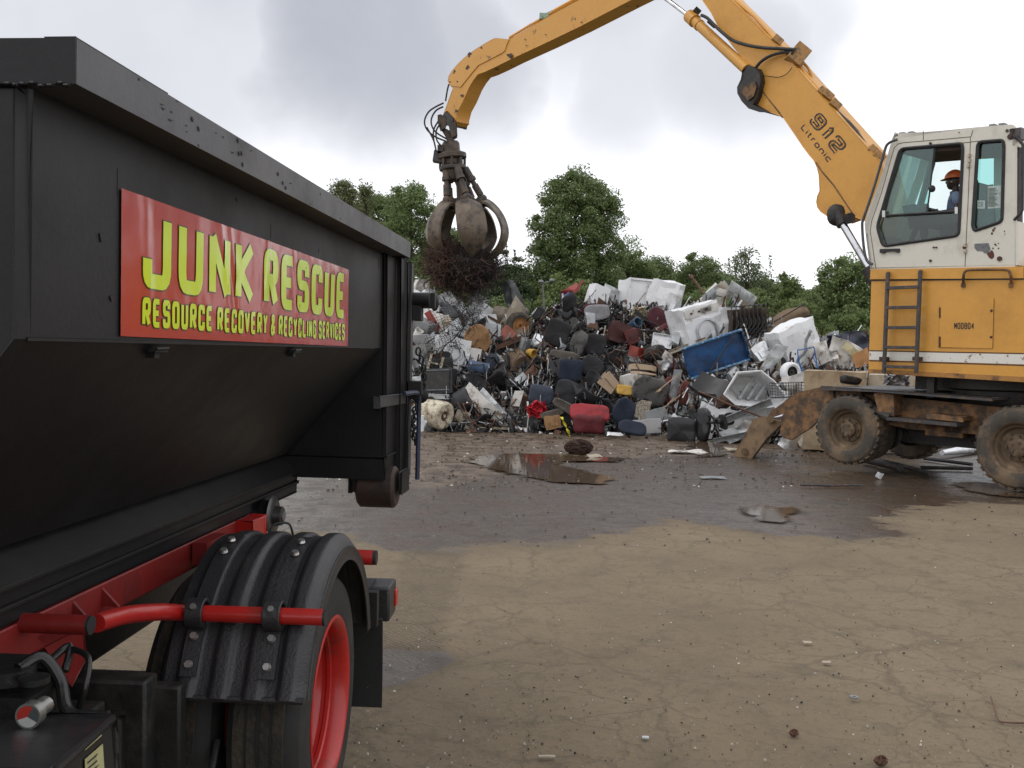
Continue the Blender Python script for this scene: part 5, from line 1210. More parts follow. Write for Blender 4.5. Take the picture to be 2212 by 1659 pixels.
# fender: ribbed arch
HZ = .52; FR = .605
def fprof(w_):   # radial offset across the width (0 outer .. 1 inner)
    x = w_ * .50; v = 0.
    for c_ in (.06, .18, .30, .42): v += .015 / (1 + math.exp((abs(x - c_) - .030) / .0035))
    if x < .035: v -= .035 * (1 - x / .035) ** 2
    return v
def arch(u, v, r_ex=0):
    a = R(163 - 153 * u)            # from front low, over the top, to the rear
    fr = FR + fprof(v) + r_ex
    flare = .02 * math.exp(-((u - 0) / .02) ** 2)
    return T(-math.cos(math.pi - a) * 0 + math.cos(a) * (fr + flare), .035 - .48 * v, HZ + math.sin(a) * (fr + flare))
mb = MB(); mb.grid(arch, 72, 80, .006); fen = mb.build('fender', PLA, trk_, ang=60)
mb = MB(); mb.grid(lambda u, v: T(math.cos(R(163 - 153 * u)) * (FR - .035 - .055 * v), .037 - .006 * math.sin(v * 3), HZ + math.sin(R(163 - 153 * u)) * (FR - .035 - .055 * v)), 60, 3, .005); mb.build('fender_lip', PLA, fen)
a0 = R(163)
mb = MB(); mb.tube([T(math.cos(a0) * (FR + .01), .037, HZ + math.sin(a0) * (FR + .01)), T(math.cos(a0) * (FR + .01), -.45, HZ + math.sin(a0) * (FR + .01))], .013, 8); mb.build('fender_edge', PLA, fen)
# strap plates with bolts, red carrier tube
TBL = -.49; TBZ = .955
for wv_ in (.13, .395):
    mb = MB()
    def st_(u, v, wv_=wv_): 
        a = R(157 - 60 * u); return T(math.cos(a) * (FR + .026), .035 - (wv_ + .028 * (v * 2 - 1) + .02 * (1 - u) * 0), HZ + math.sin(a) * (FR + .026))
    mb.grid(st_, 20, 2, .010); sp_ = mb.build('strap', PLA, fen)
    mb = MB(); c_ = T(TBL, .035 - wv_, TBZ); mb.lathe([(.040, -.03), (.052, -.03), (.052, .03), (.040, .03)], c_, tR, n=24, closed=True); mb.box(c_ - UPV * .05 + tL * .02, (.05, .05, .06), TM); mb.box(T(TBL + .035, .035 - wv_, TBZ - .06), (.05, .06, .10), TM); mb.build('clamp', PLA, sp_, bevel=.003)
    mb = MB()
    for a in (103, 111, 145, 153.5):
        a = R(a); p = T(math.cos(a) * (FR + .030), .035 - wv_, HZ + math.sin(a) * (FR + .030)); q = T(math.cos(a) * (FR + .042), .035 - wv_, HZ + math.sin(a) * (FR + .042)); mb.cyl(p, q, .0125, n=6); mb.cyl(p, q - (q - p) * .2, .015, .011, n=12)
    p = c_ + (-tL + UPV * .8).normalized() * .052; mb.cyl(p - (-tL + UPV * .8) * .01, p + (-tL + UPV * .8) * .006, .011, n=8)
    mb.build('bolt', BOLT, sp_)
mb = MB()
mb.tube([T(TBL, .075, TBZ), T(TBL, -.30, TBZ)] + spl([T(TBL, -.36, TBZ), T(TBL - .01, -.42, TBZ + .003), at_depth(345, 1322, 3.18), at_depth(275, 1328, 3.02), at_depth(208, 1346, 2.84)], 5), .028, 20); ft = mb.build('fender_tube', RED, trk_)
mb = MB(); p = T(TBL, .0752, TBZ); mb.cyl(p, p + tR * .008, .0285, n=20); mb.build('tube_cap', BLK, ft)
mb = MB(); mb.tube([T(.50, .06, .95), T(.50, -.6, .95)], .033, 20); f2 = mb.build('fender_tube', RED, trk_); mb = MB(); mb.cyl(T(.5, .0602, .95), T(.5, .075, .95), .032, n=20); mb.build('tube_cap', BLK, f2)
mb = MB(); mb.tube(spl([T(.20, -.32, 1.08), T(.22, -.31, 1.13), T(.24, -.28, 1.14), T(.26, -.25, 1.13), T(.28, -.24, 1.08)], 4), .005, 6); mb.build('lamp_wire', BLK, fen)
# tail lamp box, mud flap
mb = MB(); mb.box(T(1.02, -.035, .63), (.20, .20, .17), TM); tl_ = mb.build('tail_lamp', PLA, trk_, bevel=.012)
mb = MB(); mb.box(T(1.10, .068, .625), (.012, .06, .08), TM); mb.build('lens', mat('red_lens', (.5, .02, .01), .2), tl_, bevel=.004)
mb = MB(); mb.grid(lambda u, v: T(.70 + .02 * math.sin(v * 2), .07 - .62 * u, .62 - .42 * v), 8, 8, .012); mb.build('mud_flap', mat('flap', (.014, .014, .014), .7, col2=(.10, .07, .04), var=.3, scale=30, thr=(.64, .68)), trk_)
mb = MB(); mb.box(T(.66, .03, .68), (.05, .05, .16), TM); mb.box(T(.85, -.05, .70), (.05, .4, .05), TM); mb.build('flap_bracket', FRM, trk_)
# red subframe rail with gussets, thick tube stub
def trb(pts, vec, name, m, bevel=.006, parent=trk_):
    mb = MB(); mb.prism(pts, vec); return mb.build(name, m, parent, bevel=bevel)
sr = trb([K(.5, -1.60, .965), K(.5, -1.60, 1.075), K(.5, -1.68, 1.075), K(.5, -1.68, .965)], cL * 3.95, 'subframe_rail', REDD)
trb([K(.5, -2.46, 1.00), K(.5, -2.46, 1.125), K(.5, -2.54, 1.125), K(.5, -2.54, 1.00)], cL * 4.12, 'subframe_rail', REDD)
trb([K(4.30, -1.52, 1.075), K(4.30, -1.52, .96), K(4.30, -1.60, .96), K(4.30, -1.60, 1.075)], cL * .17, 'rail_end', RED)
mb = MB()
for t_ in (2.90, 3.08): mb.prism([K(t_, -1.6, 1.0), K(t_, -1.6, 1.06), K(t_, -1.54, 1.0)], cL * .012)
mb.box(K(3.9, -1.56, 1.03), (.06, .22, .09), (0, 0, -4.7)); mb.build('gusset', REDD, sr)
trb([K(2.72, -1.60, 1.00), K(2.95, -1.60, 1.00), K(2.98, -1.60, .86), K(2.90, -1.60, .80)], -cR * .02, 'hanger_plate', REDD)
mb = MB(); p = at_depth(192, 1350, 2.75); mb.cyl(p - tR * .22, p, .028, n=24); tb = mb.build('tube_stub', REDD, trk_); mb = MB(); mb.cyl(p, p + tR * .008, .027, n=24); mb.build('tube_cap', BLK, tb)
# main chassis, cross tubes, axle, plus added dark fill
mb = MB()
for r_ in (-.95, -1.75):
    mb.box(T(-1.2, r_, .78), (.08, 5.6, .26), TM)
mb.box(T(-1.0, -.88, .86), (.06, 3.4, .36), TM); mb.box(T(-.72, -.70, .56), (.56, .10, .50), TM); mb.box(T(-.66, -.40, .62), (.12, .06, .3), TM); mb.box(T(-.35, -.95, .95), (.3, .9, .1), TM)  # dark masses added so the gap beside the fender tube reads black
mb.box(T(0, -1.22, .49), (2.2, .14, .14), TM); mb.sphere(T(0, -1.22, .49), .24)
for l in (-2.4, -1.4, -.7, 1.2): mb.box(T(l, -1.3, .85), (.8, .1, .16), TM)
mb.box(T(-.62, -.9, .52), (.10, .9, .12), TM)
mb.build('chassis', FRM, trk_, bevel=.01)
# roller hub with steel flange
mb = MB(); mb.cyl(K(4.66, -1.95, 1.04), K(4.66, -1.56, 1.04), .075, n=24); mb.box(K(4.6, -1.75, 1.08), (.3, .2, .12), (0, 0, -4.7)); hb_ = mb.build('roller_hub', GPI, trk_)
mb = MB(); mb.lathe([(0, 0), (.085, 0), (.10, .012), (.085, .022), (.05, .022), (.045, .06), (0, .062)], K(4.66, -1.56, 1.04), cR, n=32); mb.build('flange', mat('flange_steel', (.12, .12, .12), .35, .8, var=.3), hb_)
mb = MB(); mb.cyl(K(4.66, -1.50, 1.04), K(4.66, -1.492, 1.04), .025, n=16); mb.build('pin', mat('pin_grey', (.22, .22, .22), .4, .6), hb_)
# lower left: hydraulic block, reservoir, gauge, tool box
mb = MB()
pt = lambda x, y, Y: at_depth(x, y, Y)
mb.box(pt(35, 1530, 2.3), (.14, .14, .10), TM); mb.box(pt(-20, 1490, 2.4), (.1, .2, .12), TM); mb.cyl(pt(20, 1470, 2.3), pt(20, 1440, 2.3), .06, n=20); mb.cyl(pt(74, 1475, 2.25), pt(74, 1462, 2.25), .035, n=20)
mb.tube(spl([pt(40, 1445, 2.3), pt(90, 1420, 2.35), pt(130, 1470, 2.35), pt(150, 1540, 2.3), pt(235, 1548, 2.3)], 5), .015, 10)
mb.tube(spl([pt(150, 1400, 2.5), pt(190, 1420, 2.45), pt(185, 1480, 2.4), pt(170, 1530, 2.4)], 5), .008, 10); mb.tube(spl([pt(95, 1440, 2.45), pt(150, 1395, 2.5), pt(140, 1450, 2.45)], 5), .010, 10)
mb.build('hydraulic_block', mat('hyd_black', (.010, .010, .010), .35, var=.6, scale=8, bump=.3), trk_, bevel=.012)
p = pt(63, 1546, 2.14); mb = MB(); mb.cyl(p + tL * .02, p - tL * .006, .029, n=28); mb.cyl(p + tL * .07, p + tL * .02, .02, n=12); ga = mb.build('gauge', mat('gauge_ring', (.35, .35, .33), .3, .8), trk_)
for m_, a_, b_ in ((mat('gauge_red', (.40, .03, .02), .3), 60, 200), (mat('gauge_white', (.5, .5, .48), .3), 200, 330), (mat('gauge_grey', (.07, .08, .08), .3), -30, 60)):
    mb = MB(); q = p - tL * .0075; P_ = [q] + [q + (tR * math.cos(R(a)) + UPV * math.sin(R(a))) * .024 for a in np.linspace(a_, b_, 14)]; mb.add(P_, [(0, i, i + 1) for i in range(1, 14)]); mb.build('dial', m_, ga, smooth=False)
BXM = mat('toolbox_black', (.020, .020, .021), .33, var=.3, bump=.15)
A1 = pt(238, 1556, 2.15); A2 = pt(262, 1590, 2.2); 
mb = MB()
P1 = [at_depth(110, 1665, 1.75), at_depth(112, 1700, 1.75), at_depth(255, 1700, 2.25), at_depth(257, 1575, 2.25), at_depth(240, 1545, 2.25)]
q0 = at_depth(118, 1664, 1.78); q1 = at_depth(243, 1552, 2.28); q2 = at_depth(262, 1592, 2.28); q3 = at_depth(262, 1800, 2.28); q4 = at_depth(118, 1900, 1.78)
mb.prism([q0, q1, q3, q4], -tR * .8); mb.prism([q1, at_depth(262, 1545, 2.4), at_depth(262, 1800, 2.4), q3], -tR * .6)
tbx = mb.build('tool_box', BXM, trk_, bevel=.012)
mb = MB(); mb.tube([q0, q1, q1.lerp(q3, .3)], .010, 8); mb.build('box_edge', BXM, tbx)
def onbox(u, v, off=.003): a = q0.lerp(q1, u); b = q4.lerp(q3, u); nn_ = (q1 - q0).cross(q3 - q0).normalized(); nn_ = nn_ if nn_.x > 0 else -nn_; return a.lerp(b, v) + nn_ * off
for (u0, u1, v0, v1, nm) in ((.44, .74, .04, .055, 'label_strip'), (.43, .75, .13, .60, 'data_plate')):
    mb = MB(); mb.prism([onbox(u0, v0), onbox(u1, v0), onbox(u1, v1), onbox(u0, v1)], (q1 - q0).cross(q3 - q0).normalized() * .001); pl = mb.build(nm, mat('plate_yellow', (.42, .40, .20), .6), tbx)
mb = MB()
for k in range(8):
    v = .17 + k * .05; mb.prism([onbox(.46, v, .005), onbox(.56 + .1 * random.random(), v, .005), onbox(.56 + .08 * random.random(), v + .012, .005), onbox(.46, v + .012, .005)], (q1 - q0).cross(q3 - q0).normalized() * .001)
mb.build('plate_marks', TXT, pl)
mb = MB(); mb.box(T(-.95, -.62, .62), (.2, .25, .3), TM); mb.cyl(T(-.9, -.66, .5), T(-.9, -.66, .36), .02, n=10); mb.cyl(T(-.9, -.54, .5), T(-.9, -.54, .36), .02, n=10); mb.build('spring_hanger', FRM, trk_, bevel=.01)
mb = MB(); mb.tube(spl([T(-.8, -.55, .40), T(-.7, -.4, .3), T(-.6, -.3, .36), T(-.45, -.3, .5)], 5), .012, 8); mb.build('brake_hose', BLK, trk_)
mb = MB(); mb.lathe([(0, 0), (.2, .01), (.27, .06), (.28, .1), (.28, 1.0), (.27, 1.04), (.2, 1.09), (0, 1.1)], T(-1.75, -1.0, .56), tL, n=32); mb.build('underframe_dark_fill', FRM, trk_)  # tank-shaped dark mass added to darken the open underframe
#%%PILE
# ================================================================== SCRAP HEAP
YTOP = [(500, 920), (770, 915), (800, 800), (850, 660), (880, 640), (940, 645), (1000, 668), (1060, 700), (1110, 690), (1160, 684), (1200, 660), (1280, 652), (1340, 655), (1460, 655), (1540, 660), (1600, 680), (1680, 705), (1760, 728), (1880, 740), (2000, 770), (2300, 800)]
YB = [(500, 925), (880, 928), (1200, 934), (1400, 938), (1560, 950), (1700, 958), (1900, 965), (2300, 985)]
def hpt(x, y, push=0.):
    yb = interp(x, YB); yt = interp(x, YTOP); s = (yb - y) / (yb - yt); yf = CAMH * F / (yb - horiz(x))
    return at_depth(x, y, yf + max(s, -.05) * 4.3 - push)
def mk(c, **k): return c
PW = mat('enamel_white', (.78, .79, .80), .35, col2=(.40, .36, .30), var=.12, scale=3.5, bump=.08, thr=(.58, .70))
PWD = mat('dirty_white', (.62, .60, .56), .5, col2=(.20, .14, .09), var=.3, scale=5, bump=.2, thr=(.52, .66))
PGY = mat('grey_sheet', (.26, .275, .285), .42, .3, col2=(.13, .12, .11), var=.3, scale=4, bump=.15)
PLG = mat('light_grey_sheet', (.50, .53, .54), .4, .2, col2=(.24, .23, .21), var=.2, scale=4)
ALU = mat('aluminium_sheet', (.75, .77, .79), .32, .7, col2=(.35, .33, .30), var=.2, scale=6)
PBE = mat('beige_sheet', (.36, .31, .235), .55, col2=(.18, .13, .09), var=.3, scale=4, bump=.2)
PCR = mat('cream_enamel', (.55, .50, .38), .5, col2=(.16, .10, .055), var=.35, scale=8, bump=.3, thr=(.46, .66))
FBK = mat('black_fabric', (.022, .022, .024), .85, var=.6, bump=.4, bscale=60, col2=(.05, .046, .042), scale=7, thr=(.56, .66))
FDG = mat('charcoal_fabric', (.030, .031, .034), .85, var=.5, bump=.4, bscale=60)
FGR = mat('grey_fabric', (.10, .097, .094), .9, col2=(.05, .045, .04), scale=6, thr=(.5, .6), var=.4, bump=.4, bscale=60)
FBR = mat('grey_brown_fabric', (.11, .095, .08), .9, var=.4, bump=.4, bscale=60)
FNV = mat('navy_fabric', (.013, .020, .038), .85, var=.4, bump=.4, bscale=60, col2=(.012, .018, .034))
FBL = mat('blue_grey_fabric', (.045, .057, .082), .85, var=.4, bump=.4, bscale=60)
FMR = mat('maroon_fabric', (.075, .018, .026), .85, var=.4, bump=.4, bscale=60)
FRD = mat('red_fabric', (.26, .012, .018), .7, var=.4, bump=.4, bscale=40, col2=(.13, .01, .012))
PLB = mat('black_plastic_matt', (.020, .020, .021), .45, var=.5)
PRD = mat('faded_red_metal', (.33, .06, .045), .5, col2=(.16, .05, .04), var=.3)
PDR = mat('dark_red_metal', (.055, .013, .011), .5, col2=(.08, .02, .015), var=.4)
PBL = mat('blue_steel', (.012, .085, .24), .38, col2=(.008, .035, .10), var=.5, scale=2.2, bump=.3, bscale=12, thr=(.42, .62))
PBE2 = mat('blue_edge', (.03, .13, .26), .5, col2=(.30, .36, .42), var=.4, scale=12, thr=(.52, .58))
TAN = mat('tan_fabric', (.22, .155, .10), .85, col2=(.13, .09, .06), var=.4, bump=.3)
WOOD = mat('plywood', (.34, .19, .085), .7, col2=(.20, .10, .04), var=.5, scale=5, bump=.3)
CARD = mat('tan_board', (.30, .22, .145), .8, col2=(.27, .19, .12), var=.2, scale=3)
BRN = mat('brown_steel', (.13, .065, .04), .7, col2=(.07, .04, .03), var=.5)
YPL = mat('yellow_plastic', (.50, .29, .04), .5, var=.3)
YST = mat('yellow_strap', (.62, .55, .04), .5, var=.2)
DRB = mat('dark_blue_sheet', (.045, .052, .075), .35, .4, col2=(.06, .05, .045), var=.4, scale=4)
BLS = mat('blue_plastic', (.13, .19, .30), .5, var=.3)
BLB = mat('bright_blue_tube', (.02, .12, .36), .4, var=.3)
BLOCKM = mat('stained_block', (.40, .31, .20), .85, col2=(.20, .13, .07), var=.4, scale=2.2, bump=.7, bscale=10, thr=(.46, .68))

def pad(root, nm, w, h, t, m, bend=.0, e=.55, dish=0., rot=None, loc=(0, 0, 0), taper=0., seed=0):
    mb = MB()
    def sp(a, p): return math.copysign(abs(a) ** p, a)
    M = Euler([R(a) for a in rot]).to_matrix() if rot else Matrix.Identity(3); L_ = Vector(loc)
    def fn(u, v):
        a = 2 * math.pi * u; b = math.pi * (v - .5) * .9999
        cb = sp(math.cos(b), .55); x = sp(math.cos(a), e) * cb; z = sp(math.sin(a), e) * cb; y = sp(math.sin(b), .8)
        x *= 1 + taper * z
        p = Vector((x * w / 2, y * t / 2 + bend * (x * x) - dish * (1 - x * x) * (1 - z * z) * (1 if y < 0 else 0) + bend * .4 * z * z, z * h / 2))
        p += noise.noise_vector(p * 4 + Vector((seed + w * 31, h * 17, 0))) * .035 + noise.noise_vector(p * 11 + Vector((seed, w * 7, 0))) * .010
        return L_ + M @ p
    mb.grid(fn, 32, 12); return mb.build(nm, m, root, ang=80)
def gridbox(w, d, h, n=8):
    mb = MB()
    for ax, sg in ((0, -1), (0, 1), (1, -1), (1, 1), (2, -1), (2, 1)):
        def fn(u, v, ax=ax, sg=sg):
            a, b = u * 2 - 1, v * 2 - 1
            if sg < 0: a = -a
            q = [0, 0, 0]; q[ax] = sg; q[(ax + 1) % 3] = a; q[(ax + 2) % 3] = b
            return Vector((q[0] * w / 2, q[1] * d / 2, q[2] * h / 2))
        mb.grid(fn, n, n)
    return mb
def sheetmesh(w, h, amp=.08, sc=2.2, seed=0, th=.006, fold=0., nu=16, cut=.12, rib=0.):
    rr = random.Random(seed); cs = [(rr.uniform(-cut, cut) * w, rr.uniform(-cut, cut) * h) for _ in range(4)]; o = Vector((seed * 3.7, seed * 1.3, 0)); fa = rr.uniform(-.5, .5)
    mb = MB()
    def fn(u, v):
        cx_ = cs[0][0] * (1 - u) * (1 - v) + cs[1][0] * u * (1 - v) + cs[2][0] * u * v + cs[3][0] * (1 - u) * v
        cz_ = cs[0][1] * (1 - u) * (1 - v) + cs[1][1] * u * (1 - v) + cs[2][1] * u * v + cs[3][1] * (1 - u) * v
        x = (u - .5) * w + cx_; z = (v - .5) * h + cz_; p = Vector((x, 0, z)) * sc + o
        n_ = noise.noise(p); n2_ = noise.noise(p * 2.3)
        y = amp * (abs(n_) * 2.2 - .6) + amp * .4 * n2_ + fold * abs(x + fa * z) + rib * math.sin(u * 60)
        return Vector((x + noise.noise(p + Vector((9, 9, 9))) * amp * .6, y, z + noise.noise(p * 1.2 + Vector((0, 5, 5))) * amp * .6))
    mb.grid(fn, nu, nu, th); return mb
def starbase(root, r=.3, loc=(0, 0, 0), m=None, n=5, rot=None):
    m = m or PLB; mb = MB(); M = Euler([R(a) for a in rot]).to_matrix() if rot else Matrix.Identity(3); L_ = Vector(loc)
    for i in range(n):
        a = 2 * math.pi * i / n + .3; d = Vector((math.cos(a), math.sin(a), 0)); mb.tube([L_ + M @ Vector((0, 0, .05)), L_ + M @ (d * r * .5 + Vector((0, 0, .04))), L_ + M @ (d * r)], [.035, .028, .018], 6)
        c = d * r + Vector((0, 0, -.04)); mb.cyl(L_ + M @ (c - d.cross(UPV) * .025), L_ + M @ (c + d.cross(UPV) * .025), .03, n=10)
    mb.cyl(L_, L_ + M @ Vector((0, 0, .28)), .028, n=10); mb.cyl(L_ + M @ Vector((0, 0, .1)), L_ + M @ Vector((0, 0, .2)), .038, n=10); return mb.build('star_base', m, root)
def tubeframe(root, loops, r, m, nm='frame', n=6):
    mb = MB()
    for lp in loops: mb.tube(spl([Vector(p) for p in lp], 4) if len(lp) > 2 else lp, r, n)
    return mb.build(nm, m, root)

def b_chair(o, w, h, p):
    m = p.get('m', FBK); s = h / 1.0; m2 = p.get('m2', m)
    pad(o, 'seat', .50 * s, .48 * s, .10 * s, m2, rot=(90, 0, 0), loc=(0, 0, -.02 * s), bend=-.02)
    pad(o, 'backrest', .46 * s, .50 * s, .08 * s, m, bend=-.05 * s, loc=(0, .24 * s, .34 * s), rot=(-8, 0, 0))
    mb = MB(); mb.box((0, .26 * s, .06 * s), (.06 * s, .03 * s, .3 * s)); mb.box((0, .1 * s, -.09 * s), (.1 * s, .35 * s, .04 * s)); mb.build('back_bracket', PLB, o)
    if p.get('arms', 1):
        for sg in (-1, 1): tubeframe(o, [[(sg * .2 * s, 0, -.08 * s), (sg * .29 * s, .0, -.04 * s), (sg * .29 * s, -.02 * s, .17 * s), (sg * .28 * s, .05 * s, .2 * s), (sg * .27 * s, .2 * s, .19 * s)]], .02 * s, PLB, 'armrest')
    if p.get('base', 1): starbase(o, .3 * s, (0, 0, -.42 * s))
def b_pad(o, w, h, p): pad(o, p.get('part', 'cushion'), w, h, p.get('t', .1), p.get('m', FBK), bend=p.get('bend', -.04), e=p.get('e', .6), dish=p.get('dish', .0), taper=p.get('taper', 0), seed=p.get('seed', 0)); \
    (starbase(o, w * .5, (0, .3, 0), rot=(90, 0, 0)) if p.get('base') else None); \
    (tubeframe(o, [[(-w * .1, .04, -h * .4), (0, .12, -h * .6), (0, .2, -h * .7)]], .03, PLB, 'back_bracket') if p.get('br', 1) else None)
def b_shell(o, w, h, p):
    m = p.get('m', PLB); mb = MB()
    def fn(u, v):
        x = (u - .5) * w * (1 - .12 * abs(v - .5)); a = v
        if a < .45: y = .45 * h * (a / .45) - .35 * h; z = -.25 * h - .03 * math.sin(a * 7)
        else: q = (a - .45) / .55; y = .1 * h + .12 * h * q; z = -.25 * h + .72 * h * q
        k = (2 * u - 1) ** 2; return Vector((x, y - .10 * w * k * (1 if a > .45 else 0), z + .10 * w * k * (1 if a <= .45 else .1)))
    mb.grid(fn, 16, 20, .008); mb.build('shell', m, o)
    fm = p.get('fm', ALU)
    tubeframe(o, [[(s_ * w * .42, -.3 * h, -.62 * h), (s_ * w * .42, -.28 * h, -.28 * h), (s_ * w * .42, .1 * h, -.27 * h), (s_ * w * .44, .22 * h, -.62 * h)] for s_ in (-1, 1)], .013, fm)
def b_appl(o, w, h, p):
    m = p.get('m', PW); d = p.get('d', min(w, h) * .8); mb = gridbox(w, d, h, p.get('n', 6)); mb.crumple(p.get('amp', .06) * .9, 2.6, p.get('seed', 1)); mb.build('body', m, o, ang=9)
    f = -d / 2
    if p.get('drum'):
        r = min(w, h) * .27; q = MB(); q.lathe([(r * 1.15, -.02), (r * 1.18, -.05), (r, -.06), (r * .93, -.02)], (p.get('dx', 0), f, p.get('dz', -.05)), (0, 1, 0), n=32); q.build('door_ring', PLG, o)
        q = MB(); q.lathe([(r, -.05), (r * .96, .02), (r * .9, .2), (0, .22)], (p.get('dx', 0), f - .02, p.get('dz', -.05)), (0, 1, 0), n=28); q.build('drum', mat('drum_dark', (.07, .065, .06), .5, .5), o)
    if p.get('panel'):
        q = gridbox(w * .94, .03, h * .2, 6); q.crumple(.02, 3, 4); q.xf(Matrix.Translation((0, f - .03, h * .36))); q.build('control_panel', PWD, o)
        q = MB()
        for k in range(3): q.cyl((w * (-.3 + .22 * k), f - .04, h * .37), (w * (-.3 + .22 * k), f - .08, h * .37), .028, n=14)
        for k in range(7): q.box((w * .12, f - .05, h * (.31 + k * .018)), (w * .3, .008, .006))
        q.build('knob', PLB, o)
    if p.get('door'):
        q = sheetmesh(w * .86, h * .8, .03, seed=5, cut=.02); q.xf(Matrix.Translation((0, f - .05, 0))); q.build('door', m, o)
    if p.get('open'):
        q = gridbox(w * .8, .05, h * .74, 6); q.crumple(.01, 2); q.xf(Matrix.Translation((0, f - .015, 0))); q.build('opening', p.get('om', GREASE), o)
        q = MB(); a, b = w * .42, h * .4; q.tube([(-a, f - .04, -b), (a, f - .04, -b), (a, f - .04, b), (-a, f - .04, b)], .02, 6, close=True); q.build('rim', p.get('rm', m), o)
    if p.get('flange'):
        q = MB(); q.box((0, f - .02, h / 2), (w * 1.04, .08, .05)); q.box((-w / 2, f - .02, 0), (.05, .08, h)); q.box((w / 2, f - .02, 0), (.05, .08, h)); q.crumple(.03, 2.5, 2); q.build('flange', m, o)
def b_sheet(o, w, h, p): mb = sheetmesh(w, h, p.get('amp', .08), p.get('sc', 2.2), p.get('seed', 0), p.get('th', .006), p.get('fold', 0), cut=p.get('cut', .12), rib=p.get('rib', 0)); mb.build(p.get('part', 'panel'), p.get('m', PW), o, ang=40); \
    ([tubeframe(o, [[(s_ * w * .48, -.01, -h * .48), (s_ * w * .47, 0.02, h * .47)]], .012, p.get('m', PW), 'edge_rail') for s_ in (-1, 1)] if p.get('rails') else None)
def b_drum(o, w, h, p):
    r = h / 2; L_ = w; m = p.get('m', PCR)
    mb = MB(); prof = [(0, -L_ / 2)] if p.get('closed') else [(r * .5, -L_ / 2 + .1), (r * .55, -L_ / 2)]
    prof += [(r * .86, -L_ / 2), (r * .97, -L_ / 2 + .03), (r, -L_ / 2 + .08), (r * .99, 0), (r, L_ / 2 - .08), (r * .96, L_ / 2 - .02), (r * .84, L_ / 2 + .01), (r * .38, L_ / 2 - .0), (r * .34, L_ / 2 - .01), (r * .32, L_ / 2 - .06), (r * .14, L_ / 2 - .07), (r * .12, L_ / 2 - .02), (0, L_ / 2 - .02)]
    mb.lathe(prof, (0, 0, 0), (1, 0, 0), n=36); mb.crumple(p.get('amp', .015), 2.5, 3); mb.build('shell', m, o)
    mb = MB(); mb.lathe([(r * .36, L_ / 2 - .0), (r * .34, L_ / 2 - .03), (r * .16, L_ / 2 - .035), (.0, L_ / 2 - .03)], (0, 0, 0), (1, 0, 0), n=28); mb.build('end_hole', mat('hole_brown', (.10, .065, .045), .9), o)
def b_tyre(o, w, h, p):
    r = h / 2; mb = MB(); mb.lathe([(r * .58, -.09), (r * .78, -.12), (r * .94, -.1), (r, -.06), (r, .06), (r * .94, .1), (r * .78, .12), (r * .58, .09)], (0, 0, 0), (0, 1, 0), n=40, closed=True); mb.build('tyre', p.get('m', RUB), o)
    mb = MB(); mb.lathe([(r * .6, -.08), (r * .55, -.085), (r * .5, -.04), (r * .34, -.03), (r * .3, -.06), (r * .12, -.06), (r * .1, 0), (0, 0)], (0, 0, 0), (0, 1, 0), n=32); mb.build('rim', p.get('rm', mat('rusty_orange', (.33, .15, .05), .8, col2=(.16, .07, .03), scale=8)), o)
def b_beam(o, w, h, p):
    m = p.get('m', RUST); t = p.get('t', .08); k = p.get('k', 'box'); L_ = w; mb = MB()
    if k == 'tube': P = [(-L_ / 2 + L_ * i / 8, noise.noise((i * .4, p.get('seed', 0), 0)) * p.get('amp', .03), noise.noise((i * .4, 4, p.get('seed', 0))) * p.get('amp', .03)) for i in range(9)]; mb.tube(P, t / 2, 8)
    elif k == 'chan': mb.box((0, 0, 0), (L_, .012, t)); mb.box((0, -t * .25, t / 2), (L_, t * .5, .012)); mb.box((0, -t * .25, -t / 2), (L_, t * .5, .012)); 
    elif k == 'angle': mb.box((0, 0, 0), (L_, .01, t)); mb.box((0, -t / 2, -t / 2), (L_, t, .01))
    else: mb.box((0, 0, 0), (L_, t, t * p.get('asp', 1.)))
    if k != 'tube': mb.crumple(p.get('amp', .02), 1.5, p.get('seed', 0))
    mb.build(p.get('part', 'bar'), m, o, bevel=.004 if k != 'tube' else 0)
    if p.get('bolt'): q = MB(); q.cyl((-L_ / 2 - .1, 0, 0), (-L_ / 2, 0, 0), .05, n=8); q.cyl((-L_ * .4, 0, 0), (-L_ * .36, 0, 0), t * .75, n=12); q.build('collar', m, o)
def b_bin(o, w, h, p):
    m = p.get('m', PBL); d = p.get('d', .5); mb = MB(); tw, th_ = w / 2, h / 2; bw, bh = w * .485, h * .465
    # open face towards -y; base panel at +y
    def wall(a0, a1, b0, b1):
        mb.grid(lambda u, v: (Vector(a0).lerp(Vector(a1), u)).lerp(Vector(b0).lerp(Vector(b1), u), v), 12, 6, .012)
    f = [(-tw, -d / 2, -th_), (tw, -d / 2, -th_), (tw, -d / 2, th_), (-tw, -d / 2, th_)]; b = [(-bw, d / 2, -bh), (bw, d / 2, -bh), (bw, d / 2, bh), (-bw, d / 2, bh)]
    for i in range(4): wall(f[i], f[(i + 1) % 4], b[i], b[(i + 1) % 4])
    mb.grid(lambda u, v: Vector(b[0]).lerp(Vector(b[1]), u).lerp(Vector(b[3]).lerp(Vector(b[2]), u), v), 24, 14, .012)
    mb.crumple(.035, 1.6, 2); mb.build('tub', m, o)
    mb = MB(); mb.tube([*f], .035, 8, close=True); mb.crumple(.02, 2); mb.build('rim', PBE2, o)
    mb = MB(); mb.tube([(-w * .2, -d * .7, -h * .5), (w * .36, -d * .6, h * .42)], .018, 6); mb.build('brace', PLB, o)
